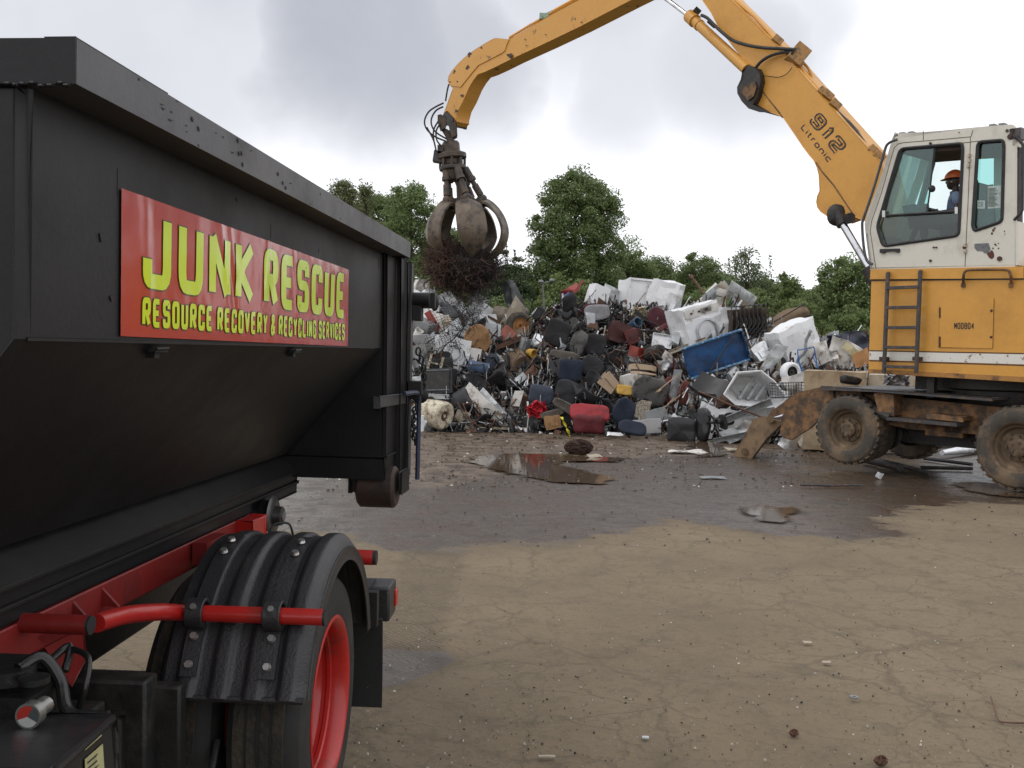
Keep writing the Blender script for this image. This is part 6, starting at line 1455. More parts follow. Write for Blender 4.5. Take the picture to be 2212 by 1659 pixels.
def b_basket(o, w, h, p):
    m = p.get('m', mat('wire_dark', (.05, .045, .04), .6, .3)); mb = MB(); d = p.get('d', .3); nx = max(5, int(w / p.get('sp', .06))); nz = max(3, int(h / p.get('sp', .06)))
    for yy in (-d / 2, d / 2):
        for i in range(nx + 1): x = (i / nx - .5) * w; mb.tube([(x, yy, -h / 2), (x, yy, h / 2)], .005, 4)
        for j in range(nz + 1): z = (j / nz - .5) * h; mb.tube([(-w / 2, yy, z), (w / 2, yy, z)], .006, 4)
    for i in range(nx + 1): x = (i / nx - .5) * w; mb.tube([(x, -d / 2, -h / 2), (x, d / 2, -h / 2)], .005, 4)
    for x in (-w / 2, w / 2):
        for z in (-h / 2, h / 2): mb.tube([(x, -d / 2, z), (x, d / 2, z)], .01, 4)
    mb.crumple(.03, 2, 1); mb.build('wire_frame', m, o)
def b_fold(o, w, h, p):
    m = p.get('m', CARD); fm = p.get('fm', PLB)
    tubeframe(o, [[(-w / 2, 0, -h / 2), (-w / 2, -.02, h * .45), (-w * .3, -.02, h / 2), (w * .3, -.02, h / 2), (w / 2, -.02, h * .45), (w / 2, 0, -h / 2)], [(-w * .46, -.1, -h * .5), (-w * .46, .15, h * .1)], [(w * .46, -.1, -h * .5), (w * .46, .15, h * .1)]], .014, fm)
    if p.get('nopad'): return
    pad(o, 'backrest', w * .9, h * .34, .03, m, loc=(0, -.02, h * .28), e=.35); pad(o, 'seat', w * .86, h * .42, .04, m, loc=(0, -.06, -h * .16), rot=(-35, 0, 0), e=.35)
def b_stack(o, w, h, p):
    n = p.get('n', 8)
    for i in range(n):
        y = (i - n / 2) * w / n; q = MB(); q.grid(lambda u, v: Vector((y + .02 * math.sin(v * 3), (u - .5) * .42 - .06 * math.cos((u - .5) * 3), (v - .5) * h * .8)), 8, 8, .01); q.build('seat_sling', TAN if i == n - 1 else mat('dark_tan', (.085, .062, .045), .85), o)
        tubeframe(o, [[(y, -.24, -h * .55), (y - .02, -.24, -h * .2), (y, -.24, h * .42), (y + .01, -.15, h * .5), (y + .01, .15, h * .5), (y, .24, h * .42), (y, .24, -h * .55)], [(y - .1, -.26, -h * .5), (y + .12, -.3, -h * .15), (y + .1, -.28, h * .1)]], .013, PLB, 'chair_frame')
def b_ball(o, w, h, p):
    rr = random.Random(p.get('seed', 1)); mb = MB()
    for k in range(p.get('n', 60)):
        c = Vector([rr.gauss(0, 1) for _ in range(3)]).normalized() * rr.uniform(.2, 1); P = []; d = Vector([rr.gauss(0, 1) for _ in range(3)]).normalized() * .3
        for q in range(8):
            P.append(Vector((c.x * w / 2, c.y * w * .35, c.z * h / 2))); d = (d + Vector([rr.gauss(0, .16) for _ in range(3)])); d = d.normalized() * .28; c = c + d
            if c.length > 1: c = c.normalized() * rr.uniform(.85, 1.08)
        mb.tube(P, p.get('r', .008), 3, caps=False)
    mb.build('wire', p.get('m', RUST), o)
def b_tub(o, w, h, p):
    """vaulted plastic tub seen from its open side with inner ribs"""
    m = p.get('m', PW); mb = MB(); d = .7
    out = [(-w * .5, -h * .25), (-w * .32, h * .38), (w * .05, h * .48), (w * .28, h * .22), (w * .5, -h * .2), (w * .36, -h * .5), (-w * .3, -h * .5)]
    inn = [(a * .62 + .03, b * .58 + .03) for a, b in out]
    n = len(out)
    for i in range(n):
        a, b_ = out[i], out[(i + 1) % n]; c, e = inn[i], inn[(i + 1) % n]
        mb.grid(lambda u, v: Vector((a[0], -d / 2, a[1])).lerp(Vector((b_[0], -d / 2, b_[1])), u).lerp(Vector((c[0], d / 2, c[1])).lerp(Vector((e[0], d / 2, e[1])), u), v), 5, 5, .012)
    mb.prism([(a, d / 2, b_) for a, b_ in inn], (0, .02, 0)); mb.crumple(.03, 2); mb.build('tub', m, o, ang=25)
    for k in range(3): q = MB(); q.box((-w * .12 + k * w * .13, 0, -h * .1), (w * .05, .1, h * .55), (0, 28, 0)); q.build('rib', PLG, o, bevel=.01)
    q = MB(); q.tube([(a, -d / 2, b_) for a, b_ in out], .022, 6, close=True); q.build('rim', m, o)
def b_tentframe(o, w, h, p):
    for i, (a, b_, m) in enumerate((((-.5, -.5), (-.1, .45), PWD), ((-.1, .45), (.45, -.2), PBE), ((-.3, -.1), (.05, .5), PGY), ((.05, .3), (.3, -.5), PLG), ((-.15, .2), (.3, .1), PWD), ((.02, .42), (.5, .02), PLG))):
        A = Vector((a[0] * w, -.1 * i, a[1] * h)); B = Vector((b_[0] * w, .1, b_[1] * h)); q = MB(); d_ = (B - A); side = Vector((-d_.z, 0, d_.x)).normalized() * (.07 + .03 * (i % 3))
        q.grid(lambda u, v: A.lerp(B, u) + side * (v * 2 - 1) + Vector((0, -.04 * math.sin(v * 3.1), 0)), 10, 3, .01); q.crumple(.03, 3, i); q.build('slat', m, o)
    q = sheetmesh(w * .42, h * .42, .05, seed=8); q.xf(Matrix.Translation((-w * .12, -.05, -h * .12))); q.build('panel', PWD, o)
    q = MB(); q.tube([(w * .22, 0, -h * .4), (w * .22, 0, h * .3)], .015, 6); q.build('rod', PGY, o)
def b_cap(o, w, h, p): q = MB(); q.lathe([(0, -w * .4), (h * .3, -w * .4), (h * .42, -w * .2), (h * .45, w * .3), (h * .5, w * .32), (h * .5, w * .42), (h * .38, w * .42), (h * .34, -.1 * w), (0, -.15 * w)], (0, 0, 0), (1, 0, 0), n=20); q.crumple(.015, 6); q.build(p.get('part', 'cap'), p.get('m', YPL), o)
def b_can(o, w, h, p): q = MB(); q.lathe([(0, -h / 2), (w * .42, -h / 2), (w * .5, h / 2), (w * .46, h / 2), (w * .40, -h * .42), (0, -h * .42)], (0, 0, 0), (0, 0, 1), n=24); q.crumple(p.get('amp', .01), 4); q.build('can', p.get('m', PW), o)
def b_rag(o, w, h, p):
    mb = MB(); mb.grid(lambda u, v: Vector(((u - .5) * w, -.1 + .12 * noise.noise((u * 5, v * 5, 2)) + .06 * noise.noise((u * 13, v * 13, 2)), (v - .5) * h * (1 - .3 * math.sin(u * 9)) + .05 * noise.noise((u * 9, 3, 3)))), 26, 18, .008); mb.build('cloth', p.get('m', FRD), o)
def b_box(o, w, h, p):
    d = p.get('d', min(w, h) * .7); mb = gridbox(w, d, h, 6); mb.crumple(p.get('amp', .03), 2.5, p.get('seed', 2)); mb.build(p.get('part', 'casing'), p.get('m', PGY), o, ang=30)
    q = sheetmesh(w * .5, h * .4, .01, seed=3, cut=.0); q.xf(Matrix.Translation((w * .1, -d / 2 - .03, -.02))); q.build('cover_plate', p.get('m2', PGY), o)
def b_tray(o, w, h, p):
    m = p.get('m', ALU); mb = MB(); mb.box((0, .05, 0), (w, .01, h)); 
    for a in ((0, h / 2, w, .015), (0, -h / 2, w, .015)): mb.box((a[0], 0, a[1]), (a[2], .11, a[3]))
    for s_ in (-1, 1): mb.box((s_ * w / 2, 0, 0), (.015, .11, h))
    mb.crumple(.008, 3); mb.build('tray', m, o, bevel=.004)
def b_ladder(o, w, h, p):
    m = p.get('m', PCR); q = MB()
    for s_ in (-1, 1): q = MB(); q.box((s_ * w / 2, 0, 0), (.06, .03, h)); q.build('side_rail', m, o, bevel=.004)
    for k in range(int(h / .28)): q = MB(); q.box((0, 0, -h / 2 + .14 + k * .28), (w, .03, .04)); q.build('rung', m, o)
def b_strap(o, w, h, p):
    mb = MB(); mb.grid(lambda u, v: Vector((-w * .3 + w * .7 * u + (v - .5) * .07 * math.cos(u * 9), -.1 - .04 * math.sin(u * 12) + (v - .5) * .05 * math.sin(u * 9), h / 2 - h * u)), 30, 2, .004); mb.build('strap', YST, o)
def b_leaf(o, w, h, p):
    mb = MB(); mb.grid(lambda u, v: Vector(((u - .5) * w, -.12 + .2 * math.sin(u * 2.6) + .05 * math.sin(v * 8), (v - .5) * h + .25 * h * math.sin(u * 3) + .06 * h * math.sin(v * 7 + u * 3))), 24, 10, .01); mb.build('sling', p.get('m', TAN), o)
    tubeframe(o, [[(-w * .5, -.1, h * .4), (-.1 * w, -.05, .5 * h), (w * .5, 0, h * .7)], [(-w * .5, -.1, -h * .5), (0, -.05, -.2 * h), (w * .5, 0, -.1 * h)]], .018, PLB)
KIND = {k[2:]: v for k, v in list(globals().items()) if k.startswith('b_') and callable(v)}
PLACED = []
RN = dict(chair_back='broken_chair', chair_seat='broken_chair', chair_cushion='broken_chair', chair_shell='plastic_chair', chair_frame='broken_chair', tube_frame='broken_chair', armrest_pad='chair_piece', chair_arm='chair_piece', red_seat='broken_chair', red_seat_base='red_cushion', grey_seat='broken_chair', yellow_seat='broken_chair', trim_pad='chair_piece', car_door='crumpled_sheet', car_wheel='tyre', fridge_door='buckled_sheet', cabinet_side='cabinet', shelf_edge='metal_shelf', white_wheel_arch='plastic_arch', motor_cover='motor', plastic_cap='plastic_pot', steel_helmet='blue_pot', steel_panel='steel_sheet', door='sheet', blue_frame='tube_stand', ribbed_panel='ribbed_sheet', gutter_panel='gutter', red_panel='red_sheet', crushed_panel='crushed_sheet', bracket_plate='bracket', sign_plate='small_sign', awning_frame='awning')
GRP = 'scrap metal things piled in the heap'
def put(x0, y0, x1, y1, kind, name, label, cat, rot=(0, 0, 0), push=.25, wh=None, depth=None, **p):
    cx_, cy_ = (x0 + x1) / 2, (y0 + y1) / 2
    c = at_depth(cx_, cy_, depth) if depth else hpt(cx_, cy_, push); s = c.y / F
    w_, h_ = (wh if wh else ((x1 - x0) * s, (y1 - y0) * s))
    name = RN.get(name, name)
    o = thing(name, label, cat, c, GRP, world=False, rot=rot); KIND[kind](o, w_, h_, p); PLACED.append((cx_, cy_, x1 - x0, y1 - y0, label)); return o
P = put
# ---- left part
P(886, 660, 922, 732, 'sheet', 'steel_panel', 'clean white steel panel standing directly right of the container tailgate', 'panel', (0, 18, 0), .5, wh=(.55, .85), m=PW, seed=3, amp=.05)
P(895, 594, 930, 640, 'sheet', 'steel_sheet', 'crumpled cream sheet on the very top of the heap beside the container', 'panel', (0, 5, 0), .3, wh=(.6, .35), m=PWD, seed=9, amp=.14)
P(905, 626, 958, 676, 'drum', 'appliance_tub', 'rounded white appliance tub under the crumpled cream sheet', 'tub', (0, 38, -30), .4, m=PLG, wh=(.6, .5))
P(890, 690, 932, 742, 'box', 'appliance_case', 'grey appliance case behind the tall white panel by the container', 'appliance', (10, 25, -20), .35, m=PGY, seed=4)
P(917, 674, 953, 712, 'beam', 'steel_channel', 'short rust red channel iron under the wire netting', 'beam', (0, 56, 0), .7, wh=(.55, .1), k='chan', t=.16, m=PRD)
P(960, 655, 992, 704, 'sheet', 'bent_sheet', 'dark grey curved sheet beside the red channel iron', 'panel', (0, 52, 20), .6, wh=(.7, .3), m=mat('slate', (.10, .11, .125), .5), fold=.4, seed=6, amp=.04)
P(975, 643, 1010, 694, 'sheet', 'folded_sheet', 'silver folded sheet standing below the hanging wire bundle', 'panel', (0, -35, 0), .5, wh=(.35, .8), m=ALU, fold=.9, seed=2, amp=.08)
P(1012, 660, 1062, 708, 'sheet', 'steel_panel', 'white pointed panel above the round plywood seat', 'panel', (0, 24, 0), .3, wh=(.7, .75), m=PW, seed=12, amp=.05, fold=.3)
P(1001, 700, 1060, 766, 'pad', 'chair_seat', 'round chair seat of bare plywood with torn black cover', 'chair seat', (10, -20, 15), .9, m=WOOD, part='seat_board', t=.07, e=.9, base=1)
P(1034, 698, 1080, 772, 'sheet', 'cabinet_side', 'light grey flat cabinet side behind the plywood seat', 'panel', (0, 2, 0), .5, m=PLG, amp=.01, cut=.03, seed=3)
P(940, 728, 1010, 786, 'appl', 'washing_machine', 'dented white washing machine with a round open door hole', 'washing machine', (0, 12, 15), .55, drum=1, amp=.05, seed=7)
P(886, 722, 932, 748, 'sheet', 'steel_panel', 'flat white plate lying tilted above the grey cabinet near the container', 'panel', (50, -6, 0), .6, wh=(.75, .5), m=PW, amp=.02, seed=22)
P(888, 745, 930, 812, 'box', 'grey_cabinet', 'grey green cabinet leaning beside the container tailgate', 'cabinet', (0, -8, -15), .5, m=mat('grey_green', (.17, .18, .165), .5), seed=8)
P(1078, 604, 1145, 690, 'sheet', 'car_door', 'dark crumpled car door standing up out of the heap right of the wire bundle', 'car door', (0, -24, 0), .6, wh=(.45, 1.15), m=mat('car_dark', (.055, .06, .065), .35, col2=(.3, .29, .27), thr=(.58, .62), scale=3), fold=.5, amp=.12, seed=14)
P(1070, 640, 1130, 740, 'sheet', 'folded_sheet', 'beige folded sheet metal leaning on the rusty wheel', 'panel', (0, 30, 0), .9, wh=(.42, 1.25), m=PBE, fold=.7, amp=.07, seed=15)
P(1062, 660, 1100, 700, 'sheet', 'bent_sheet', 'small beige scrap sheet at the foot of the dark car door', 'panel', (0, 15, 0), .7, m=PBE, fold=.4, seed=17)
P(1098, 674, 1146, 734, 'tyre', 'car_wheel', 'old tyre on a rusty orange rim half under beige sheet', 'tyre', (0, 0, 22), .6)
P(1052, 682, 1085, 700, 'beam', 'steel_bar', 'thin brown bar poking out left of the beige sheet', 'beam', (0, 25, 0), .6, wh=(.55, .06), t=.07, m=BRN)
P(1076, 706, 1110, 750, 'sheet', 'steel_panel', 'salmon red panel strip under the rusty wheel', 'panel', (0, 40, 0), .55, m=mat('salmon', (.36, .13, .09), .6), amp=.03, seed=18)
P(1080, 722, 1122, 756, 'beam', 'steel_beam', 'long rusty angle iron below the old tyre', 'beam', (0, -24, 10), .8, wh=(.8, .1), k='angle', t=.1, m=RUST)
P(1118, 728, 1142, 762, 'can', 'metal_bin', 'crushed grey metal bin under the black office chair pile', 'bin', (0, 22, 0), .6, m=PGY, amp=.05)
P(1136, 752, 1157, 773, 'cap', 'plastic_cap', 'orange yellow plastic cap in the middle of the heap', 'cap', (0, 10, -40), .9)
P(1085, 762, 1140, 798, 'sheet', 'wicker_piece', 'brown twisted strip curving left of the yellow cap', 'scrap strip', (0, -28, 0), .7, m=mat('wicker', (.20, .14, .09), .85, col2=(.12, .08, .05), scale=20), amp=.12, seed=20)
P(1008, 778, 1055, 810, 'shell', 'plastic_chair', 'light blue plastic chair shell lying on its back', 'chair', (-70, 10, 10), .7, m=BLS, wh=(.55, .6))
P(1050, 764, 1078, 800, 'pad', 'chair_back', 'plain blue chair back just below the grey cabinet side', 'chair back', (0, 8, 0), .6, m=FBL, br=0)
P(930, 776, 976, 800, 'box', 'speaker_case', 'black rounded case below the washing machine', 'case', (0, -10, 20), .6, m=PLB, m2=PLB)
P(915, 797, 984, 850, 'appl', 'microwave_oven', 'black open microwave oven with an empty square cavity', 'microwave', (-6, -3, -12), .8, m=PLB, open=1, amp=.02, rm=mat('grey_rim', (.13, .14, .14), .5), d=.5)
P(922, 774, 948, 838, 'ladder', 'step_ladder', 'cream ladder rails sticking out behind the open microwave', 'ladder', (0, 14, 0), .5, wh=(.3, .9))
P(915, 846, 968, 866, 'beam', 'shelf_edge', 'pale flat ledge under the open microwave', 'shelf', (0, -1, 0), .9, k='chan', t=.1, wh=(.62, .1), m=PLG)
P(976, 800, 1035, 862, 'chair', 'office_chair', 'black office chair on its side right of the microwave', 'office chair', (20, 75, 30), .8, wh=(.8, .85))
P(1036, 782, 1112, 850, 'chair', 'office_chair', 'black armchair tipped back in front of the blue chair shell', 'office chair', (-35, -35, -25), 1.0, wh=(1, .95), base=0)
P(893, 858, 977, 926, 'drum', 'water_tank', 'stained cream round water tank lying on its side at the foot of the heap', 'water tank', (0, 8, -38), .75, wh=(.78, .66), m=PCR)
P(960, 838, 1022, 905, 'drum', 'oil_drum', 'dark grey drum behind the cream water tank', 'drum', (0, -30, -30), .5, m=mat('drum_grey', (.035, .036, .04), .6), wh=(.85, .55))
P(893, 898, 917, 932, 'can', 'plastic_bucket', 'small white bucket in front of the cream tank by the container', 'bucket', (0, -4, 0), 1.5, m=PW)
P(1012, 850, 1075, 905, 'sheet', 'gutter_panel', 'long greyish white door panel slanting down to the ground', 'panel', (0, 42, 0), .9, wh=(1.15, .35), m=PWD, fold=.2, amp=.05, cut=.05, seed=24)
P(1045, 846, 1095, 902, 'sheet', 'gutter_panel', 'narrow pale gutter strip beside the long slanting door panel', 'panel', (0, 46, 0), 1.0, wh=(.95, .12), m=PLG, fold=.3, amp=.03, cut=.02, seed=25)
P(1101, 842, 1134, 878, 'sheet', 'sign_plate', 'small speckled white plate below the tipped armchair', 'plate', (0, 16, 0), 1.0, wh=(.25, .38), m=PWD, amp=.01, seed=26)
P(1020, 905, 1170, 925, 'beam', 'bent_tube', 'long bent grey tube lying along the front foot of the heap', 'tube', (0, -4, 0), .4, wh=(1.6, .1), k='tube', t=.06, m=mat('tube_grey', (.11, .10, .09), .6), amp=.15)
P(1010, 920, 1140, 930, 'beam', 'timber_strip', 'pale flat strip lying under the long bent tube', 'strip', (0, -1, 0), .3, wh=(1.35, .06), t=.05, m=PBE, amp=.05)
P(972, 908, 1024, 928, 'sheet', 'steel_panel', 'low off white slab lying right of the cream tank', 'slab', (65, -3, 0), .4, wh=(.65, .3), m=PLG, amp=.02, seed=28)
P(986, 890, 1012, 912, 'box', 'cardboard_box', 'small crushed beige box behind the off white slab', 'box', (0, 20, 0), .5, m=PBE, m2=PBE, amp=.05)
for i, (x, y, sz, a_, m_, lb) in enumerate(((900, 640, .5, 20, PW, 'small white sheet between the container and the rounded tub'), (960, 650, .55, -25, PW, 'bright white sheet under the hanging netting top'), (1030, 650, .5, 40, PLG, 'light sheet on the crest left of the car door'), (945, 700, .6, 15, PWD, 'dirty white square sheet behind the netting'),
    (905, 765, .5, -35, PW, 'white scrap sheet low beside the tailgate'), (985, 715, .55, 60, PLG, 'pale grey sheet above the washing machine'), (1020, 770, .45, 10, PWD, 'dirty white sheet beneath the plywood seat'), (925, 670, .5, -50, ALU, 'silver sheet next to the rounded tub'), (1055, 690, .5, 5, PW, 'white sheet corner touching the beige folded sheet'), (960, 770, .4, 35, PLG, 'pale sheet touching the washing machine bottom'), (900, 830, .45, -10, PLG, 'pale sheet behind the chain at the tailgate'), (1165, 740, .4, 30, ALU, 'silver sheet scrap right of the metal bin'))):
    s_ = 24 / F; P(x - 20, y - 18, x + 20, y + 18, 'sheet', 'scrap_sheet', lb, 'scrap sheet', (0, a_, 10 * (i % 5) - 20), .62, wh=(sz, sz * (.6 + .1 * (i % 4))), m=m_, amp=.05, fold=.15 * (i % 4), seed=60 + i)
# ---- centre: chairs
P(1184, 638, 1266, 704, 'chair', 'office_chair', 'big black office chair on the crest of the heap tilted right', 'office chair', (-20, 32, -150), .6, wh=(1.1, 1.05), m=FDG, base=0)
P(1212, 634, 1236, 656, 'cap', 'steel_helmet', 'royal blue round cover peeking over the crest chair', 'cover', (0, -30, 0), -.1, m=mat('royal_blue', (.02, .05, .20), .5))
P(1208, 608, 1262, 646, 'sheet', 'bracket_plate', 'faded red bent bracket plate topping the heap', 'bracket', (0, -34, 0), -.1, wh=(.62, .26), m=PRD, fold=.6, amp=.05, seed=30)
P(1238, 602, 1262, 636, 'beam', 'steel_bar', 'red square bar rising above the bent bracket plate', 'beam', (0, -58, 0), .0, wh=(.45, .06), t=.06, m=PRD)
P(1271, 618, 1310, 664, 'appl', 'metal_box', 'clean white box tilted on the crest beside the red bracket', 'appliance', (0, 18, 22), .1, amp=.015, d=.4)
P(1300, 620, 1345, 662, 'sheet', 'crumpled_sheet', 'crumpled silver grey sheet between the white box and the white fridge', 'panel', (0, 20, 0), .1, m=PLG, amp=.1, seed=31)
P(1178, 690, 1232, 748, 'pad', 'chair_back', 'black square chair back under the crest chair', 'chair back', (8, 22, -10), .9, m=FBK, t=.12, e=.4)
P(1232, 714, 1270, 768, 'pad', 'chair_back', 'tall rounded grey chair back in the centre of the heap', 'chair back', (0, 24, -30), 1.0, m=FGR, t=.12, e=.7)
P(1262, 720, 1310, 768, 'pad', 'chair_seat', 'black round seat cushion beside the tall grey chair back', 'chair seat', (5, 10, 10), .8, m=FBK, base=1)
P(1262, 658, 1318, 692, 'pad', 'chair_back', 'pale grey chair back with maroon trim near the crest', 'chair back', (0, -8, 0), .8, m=mat('pale_grey_plastic', (.24, .24, .245), .6), t=.08, base=1)
P(1256, 655, 1300, 680, 'pad', 'trim_pad', 'maroon pad edge behind the pale grey chair back', 'chair pad', (0, -8, 0), .6, m=FMR, t=.1)
P(1206, 776, 1258, 824, 'pad', 'chair_back', 'navy chair back with a black plastic rim', 'chair back', (0, 4, 14), 1.0, m=FNV, t=.12, e=.35)
P(1198, 772, 1222, 826, 'pad', 'chair_shell', 'black plastic shell edge left of the navy chair back', 'chair shell', (0, 5, 50), 1.0, m=PLB, t=.1)
P(1254, 770, 1304, 814, 'pad', 'chair_back', 'black oval chair back right of the navy one', 'chair back', (0, 28, 0), .9, m=FBK, base=1)
P(1188, 752, 1250, 782, 'pad', 'armrest_pad', 'long brown grey armrest pad above the navy chair back', 'armrest', (0, 10, 0), 1.0, m=FBR, t=.12, wh=(.75, .2))
P(1140, 830, 1196, 876, 'pad', 'chair_seat', 'blue grey chair seat above the red cloth', 'chair seat', (0, 8, 12), 1.0, m=FBL, t=.14)
P(1138, 868, 1180, 898, 'rag', 'red_cloth', 'crumpled bright red cloth at the foot of the blue grey seat', 'cloth', (0, -15, 0), 1.1, m=mat('red_cloth', (.42, .01, .02), .8))
P(1198, 820, 1248, 874, 'pad', 'chair_back', 'worn dark grey chair back behind the ribbed plastic shell', 'chair back', (0, 14, 0), .9, m=FDG, t=.12)
P(1230, 826, 1302, 880, 'shell', 'chair_shell', 'ribbed black plastic chair shell above the red seat', 'chair shell', (-40, 22, 30), 1.1, m=FDG, wh=(.62, .68), fm=PLB)
P(1194, 858, 1252, 900, 'pad', 'bent_cushion', 'curved brown grey cushion tube left of the red seat', 'cushion', (0, 28, 0), 1.2, m=FBR, t=.16, wh=(.7, .24), bend=-.15)
P(1234, 876, 1312, 912, 'pad', 'red_seat', 'bright red upholstered seat pad at the front of the heap', 'chair seat', (-40, 4, 0), 1.3, m=FRD, t=.16, wh=(.92, .5), e=.5)
P(1238, 896, 1306, 936, 'pad', 'red_seat_base', 'deep red lower cushion under the bright red seat pad', 'cushion', (0, 2, 0), 1.1, m=mat('deep_red', (.10, .008, .012), .8), t=.3, e=.4, br=0)
P(1206, 900, 1236, 944, 'strap', 'yellow_strap', 'twisted yellow strap hanging to the ground beside the red seat', 'strap', (0, 0, 0), 1.1)
P(1178, 898, 1210, 926, 'box', 'wooden_block', 'rough brown block left of the yellow strap', 'block', (0, -10, 0), .7, m=WOOD, m2=WOOD, amp=.04)
P(1160, 882, 1226, 905, 'pad', 'grey_cushion', 'flat mud stained cushion under the red cloth', 'cushion', (0, -14, 0), 1.0, m=FBR, t=.1, wh=(.6, .16))
P(1322, 858, 1372, 920, 'pad', 'chair_back', 'dark navy oval chair back standing at the heap foot', 'chair back', (0, 14, 10), 1.3, m=FNV, t=.12, e=.85)
P(1334, 908, 1396, 942, 'pad', 'chair_seat', 'navy seat cushion lying in front of the navy oval back', 'chair seat', (-28, 10, 0), 1.4, m=FNV, t=.12, e=.7)
P(1362, 904, 1426, 938, 'sheet', 'steel_panel', 'clean white panel lying behind the navy seat cushion', 'panel', (25, -4, 0), .8, m=PW, amp=.01, cut=.05, seed=33)
P(1370, 862, 1404, 906, 'sheet', 'speckled_board', 'speckled white board leaning behind the navy oval back', 'board', (0, 12, 0), 1.0, m=mat('speckled', (.42, .38, .31), .8, col2=(.15, .11, .07), scale=26, thr=(.48, .58)), amp=.01)
P(1394, 884, 1442, 915, 'sheet', 'steel_panel', 'white four sided panel right of the speckled board', 'panel', (20, -14, 0), 1.0, m=PLG, amp=.01, seed=35)
P(1366, 812, 1444, 874, 'pad', 'grey_seat', 'large grey brown seat cushion in the lower middle', 'chair seat', (10, 16, 0), 1.2, m=FGR, t=.14, e=.6)
P(1342, 808, 1386, 836, 'box', 'white_case', 'stained white case behind the large grey seat cushion', 'case', (0, -12, 20), .9, m=PWD, m2=PWD)
P(1333, 832, 1366, 854, 'pad', 'yellow_seat', 'yellow plastic seat below the stained white case', 'chair seat', (-20, 2, 0), 1.0, m=YPL, t=.08, e=.4)
P(1304, 802, 1330, 850, 'fold', 'folding_chair', 'tan folding chair lying open in the lower centre', 'folding chair', (-50, 50, 0), 1.0, wh=(.5, .6))
P(1290, 808, 1336, 846, 'sheet', 'tan_board', 'square tan board in front of the tan folding chair', 'board', (-30, 38, 0), 1.2, m=CARD, amp=.005, cut=.03, wh=(.45, .38))
P(1350, 786, 1428, 824, 'fold', 'folding_chair', 'wide tan folding bench seat with black tube frame', 'folding chair', (-45, 5, 0), 1.0, wh=(.75, .6))
P(1396, 746, 1432, 784, 'drum', 'steel_drum', 'dark open drum with a squashed mouth left of the blue skip', 'drum', (0, -15, -50), .9, m=GREASE, wh=(.45, .42), amp=.05)
P(1409, 722, 1450, 752, 'tray', 'steel_tray', 'shiny rectangular steel tray left of the blue skip', 'tray', (-15, 8, 0), .9)
P(1316, 700, 1374, 742, 'box', 'red_crate', 'dark red machine casing in the centre of the heap', 'casing', (0, 15, 10), .7, m=PDR, m2=PDR, amp=.05)
P(1352, 712, 1378, 742, 'box', 'red_crate', 'brighter red block on the right end of the dark red casing', 'casing', (0, -20, 0), .9, m=mat('bright_red_metal', (.10, .016, .014), .5), m2=PDR)
P(1356, 748, 1400, 774, 'sheet', 'red_panel', 'red curved panel below the red machine casings', 'panel', (0, 10, 0), .9, m=mat('red_shell', (.24, .03, .018), .4), fold=.3, amp=.05)
P(1398, 666, 1444, 708, 'pad', 'chair_back', 'maroon chair back below the crushed white fridge', 'chair back', (0, 30, 0), .7, m=FMR, t=.12)
P(1420, 694, 1456, 716, 'pad', 'armrest_pad', 'slim maroon armrest right of the maroon chair back', 'armrest', (0, -25, 0), .9, m=mat('dull_maroon', (.13, .03, .035), .7), wh=(.45, .13), t=.1)
P(1355, 688, 1386, 712, 'cap', 'paint_tin', 'steel blue round tin above the red casings', 'tin', (0, -20, -60), .6, m=mat('steelblue', (.05, .10, .16), .5))
P(1372, 672, 1412, 704, 'beam', 'chair_arm', 'grey padded chair arm sloping under the white fridge', 'armrest', (0, 38, 0), .7, wh=(.6, .1), t=.08, m=FDG)
P(1428, 812, 1460, 870, 'pad', 'chair_back', 'maroon oval back behind the crossed tubes', 'chair back', (0, 10, 10), .9, m=mat('maroon2', (.12, .03, .028), .7), t=.1, e=.8)
P(1462, 820, 1488, 876, 'pad', 'chair_back', 'second maroon oval back directly left of the chrome framed chair', 'chair back', (0, 8, 30), .9, m=mat('maroon3', (.13, .035, .025), .7), t=.1, e=.8)
P(1440, 798, 1476, 860, 'sheet', 'grey_strip', 'upright grey metal strip between the two maroon backs', 'panel', (0, 10, 0), 1.1, wh=(.22, .75), m=PGY, amp=.03)
P(1414, 828, 1486, 862, 'fold', 'tube_frame', 'rusty cream chair frame crossing the maroon backs', 'chair frame', (-30, 55, 0), 1.3, wh=(.4, .8), nopad=1, fm=mat('rusty_tube', (.38, .27, .18), .7, col2=(.16, .07, .03)))
P(1360, 770, 1440, 812, 'fold', 'tube_frame', 'empty rust orange chair frame above the tan bench seat', 'chair frame', (-20, -30, 0), 1.2, wh=(.45, .6), m=FBK, fm=RUST, nopad=1)
# ---- right part
P(1344, 606, 1412, 676, 'appl', 'white_fridge', 'large crushed white fridge lying on the crest of the heap', 'fridge', (0, 2, 18), .2, amp=.06, d=.7, flange=1, seed=11)
P(1404, 608, 1470, 680, 'appl', 'white_freezer', 'torn white freezer leaning against the crushed fridge', 'freezer', (0, 14, -28), .3, amp=.10, d=.5, seed=13)
P(1364, 664, 1400, 690, 'rag', 'torn_insulation', 'torn scrap of yellow insulation at the bottom of the white fridge', 'insulation', (0, 20, 0), .7, m=mat('insul', (.42, .36, .25), .9))
P(1458, 660, 1546, 748, 'appl', 'tumble_dryer', 'crushed white tumble dryer with a bent control panel and drum', 'tumble dryer', (0, -16, 20), .8, amp=.07, panel=1, drum=1, dx=.05, dz=-.16, seed=21)
P(1546, 664, 1586, 738, 'sheet', 'ribbed_panel', 'white ribbed panel between the tumble dryer and stacked chairs', 'panel', (0, 10, 0), .8, m=PW, rib=.006, amp=.04, seed=40)
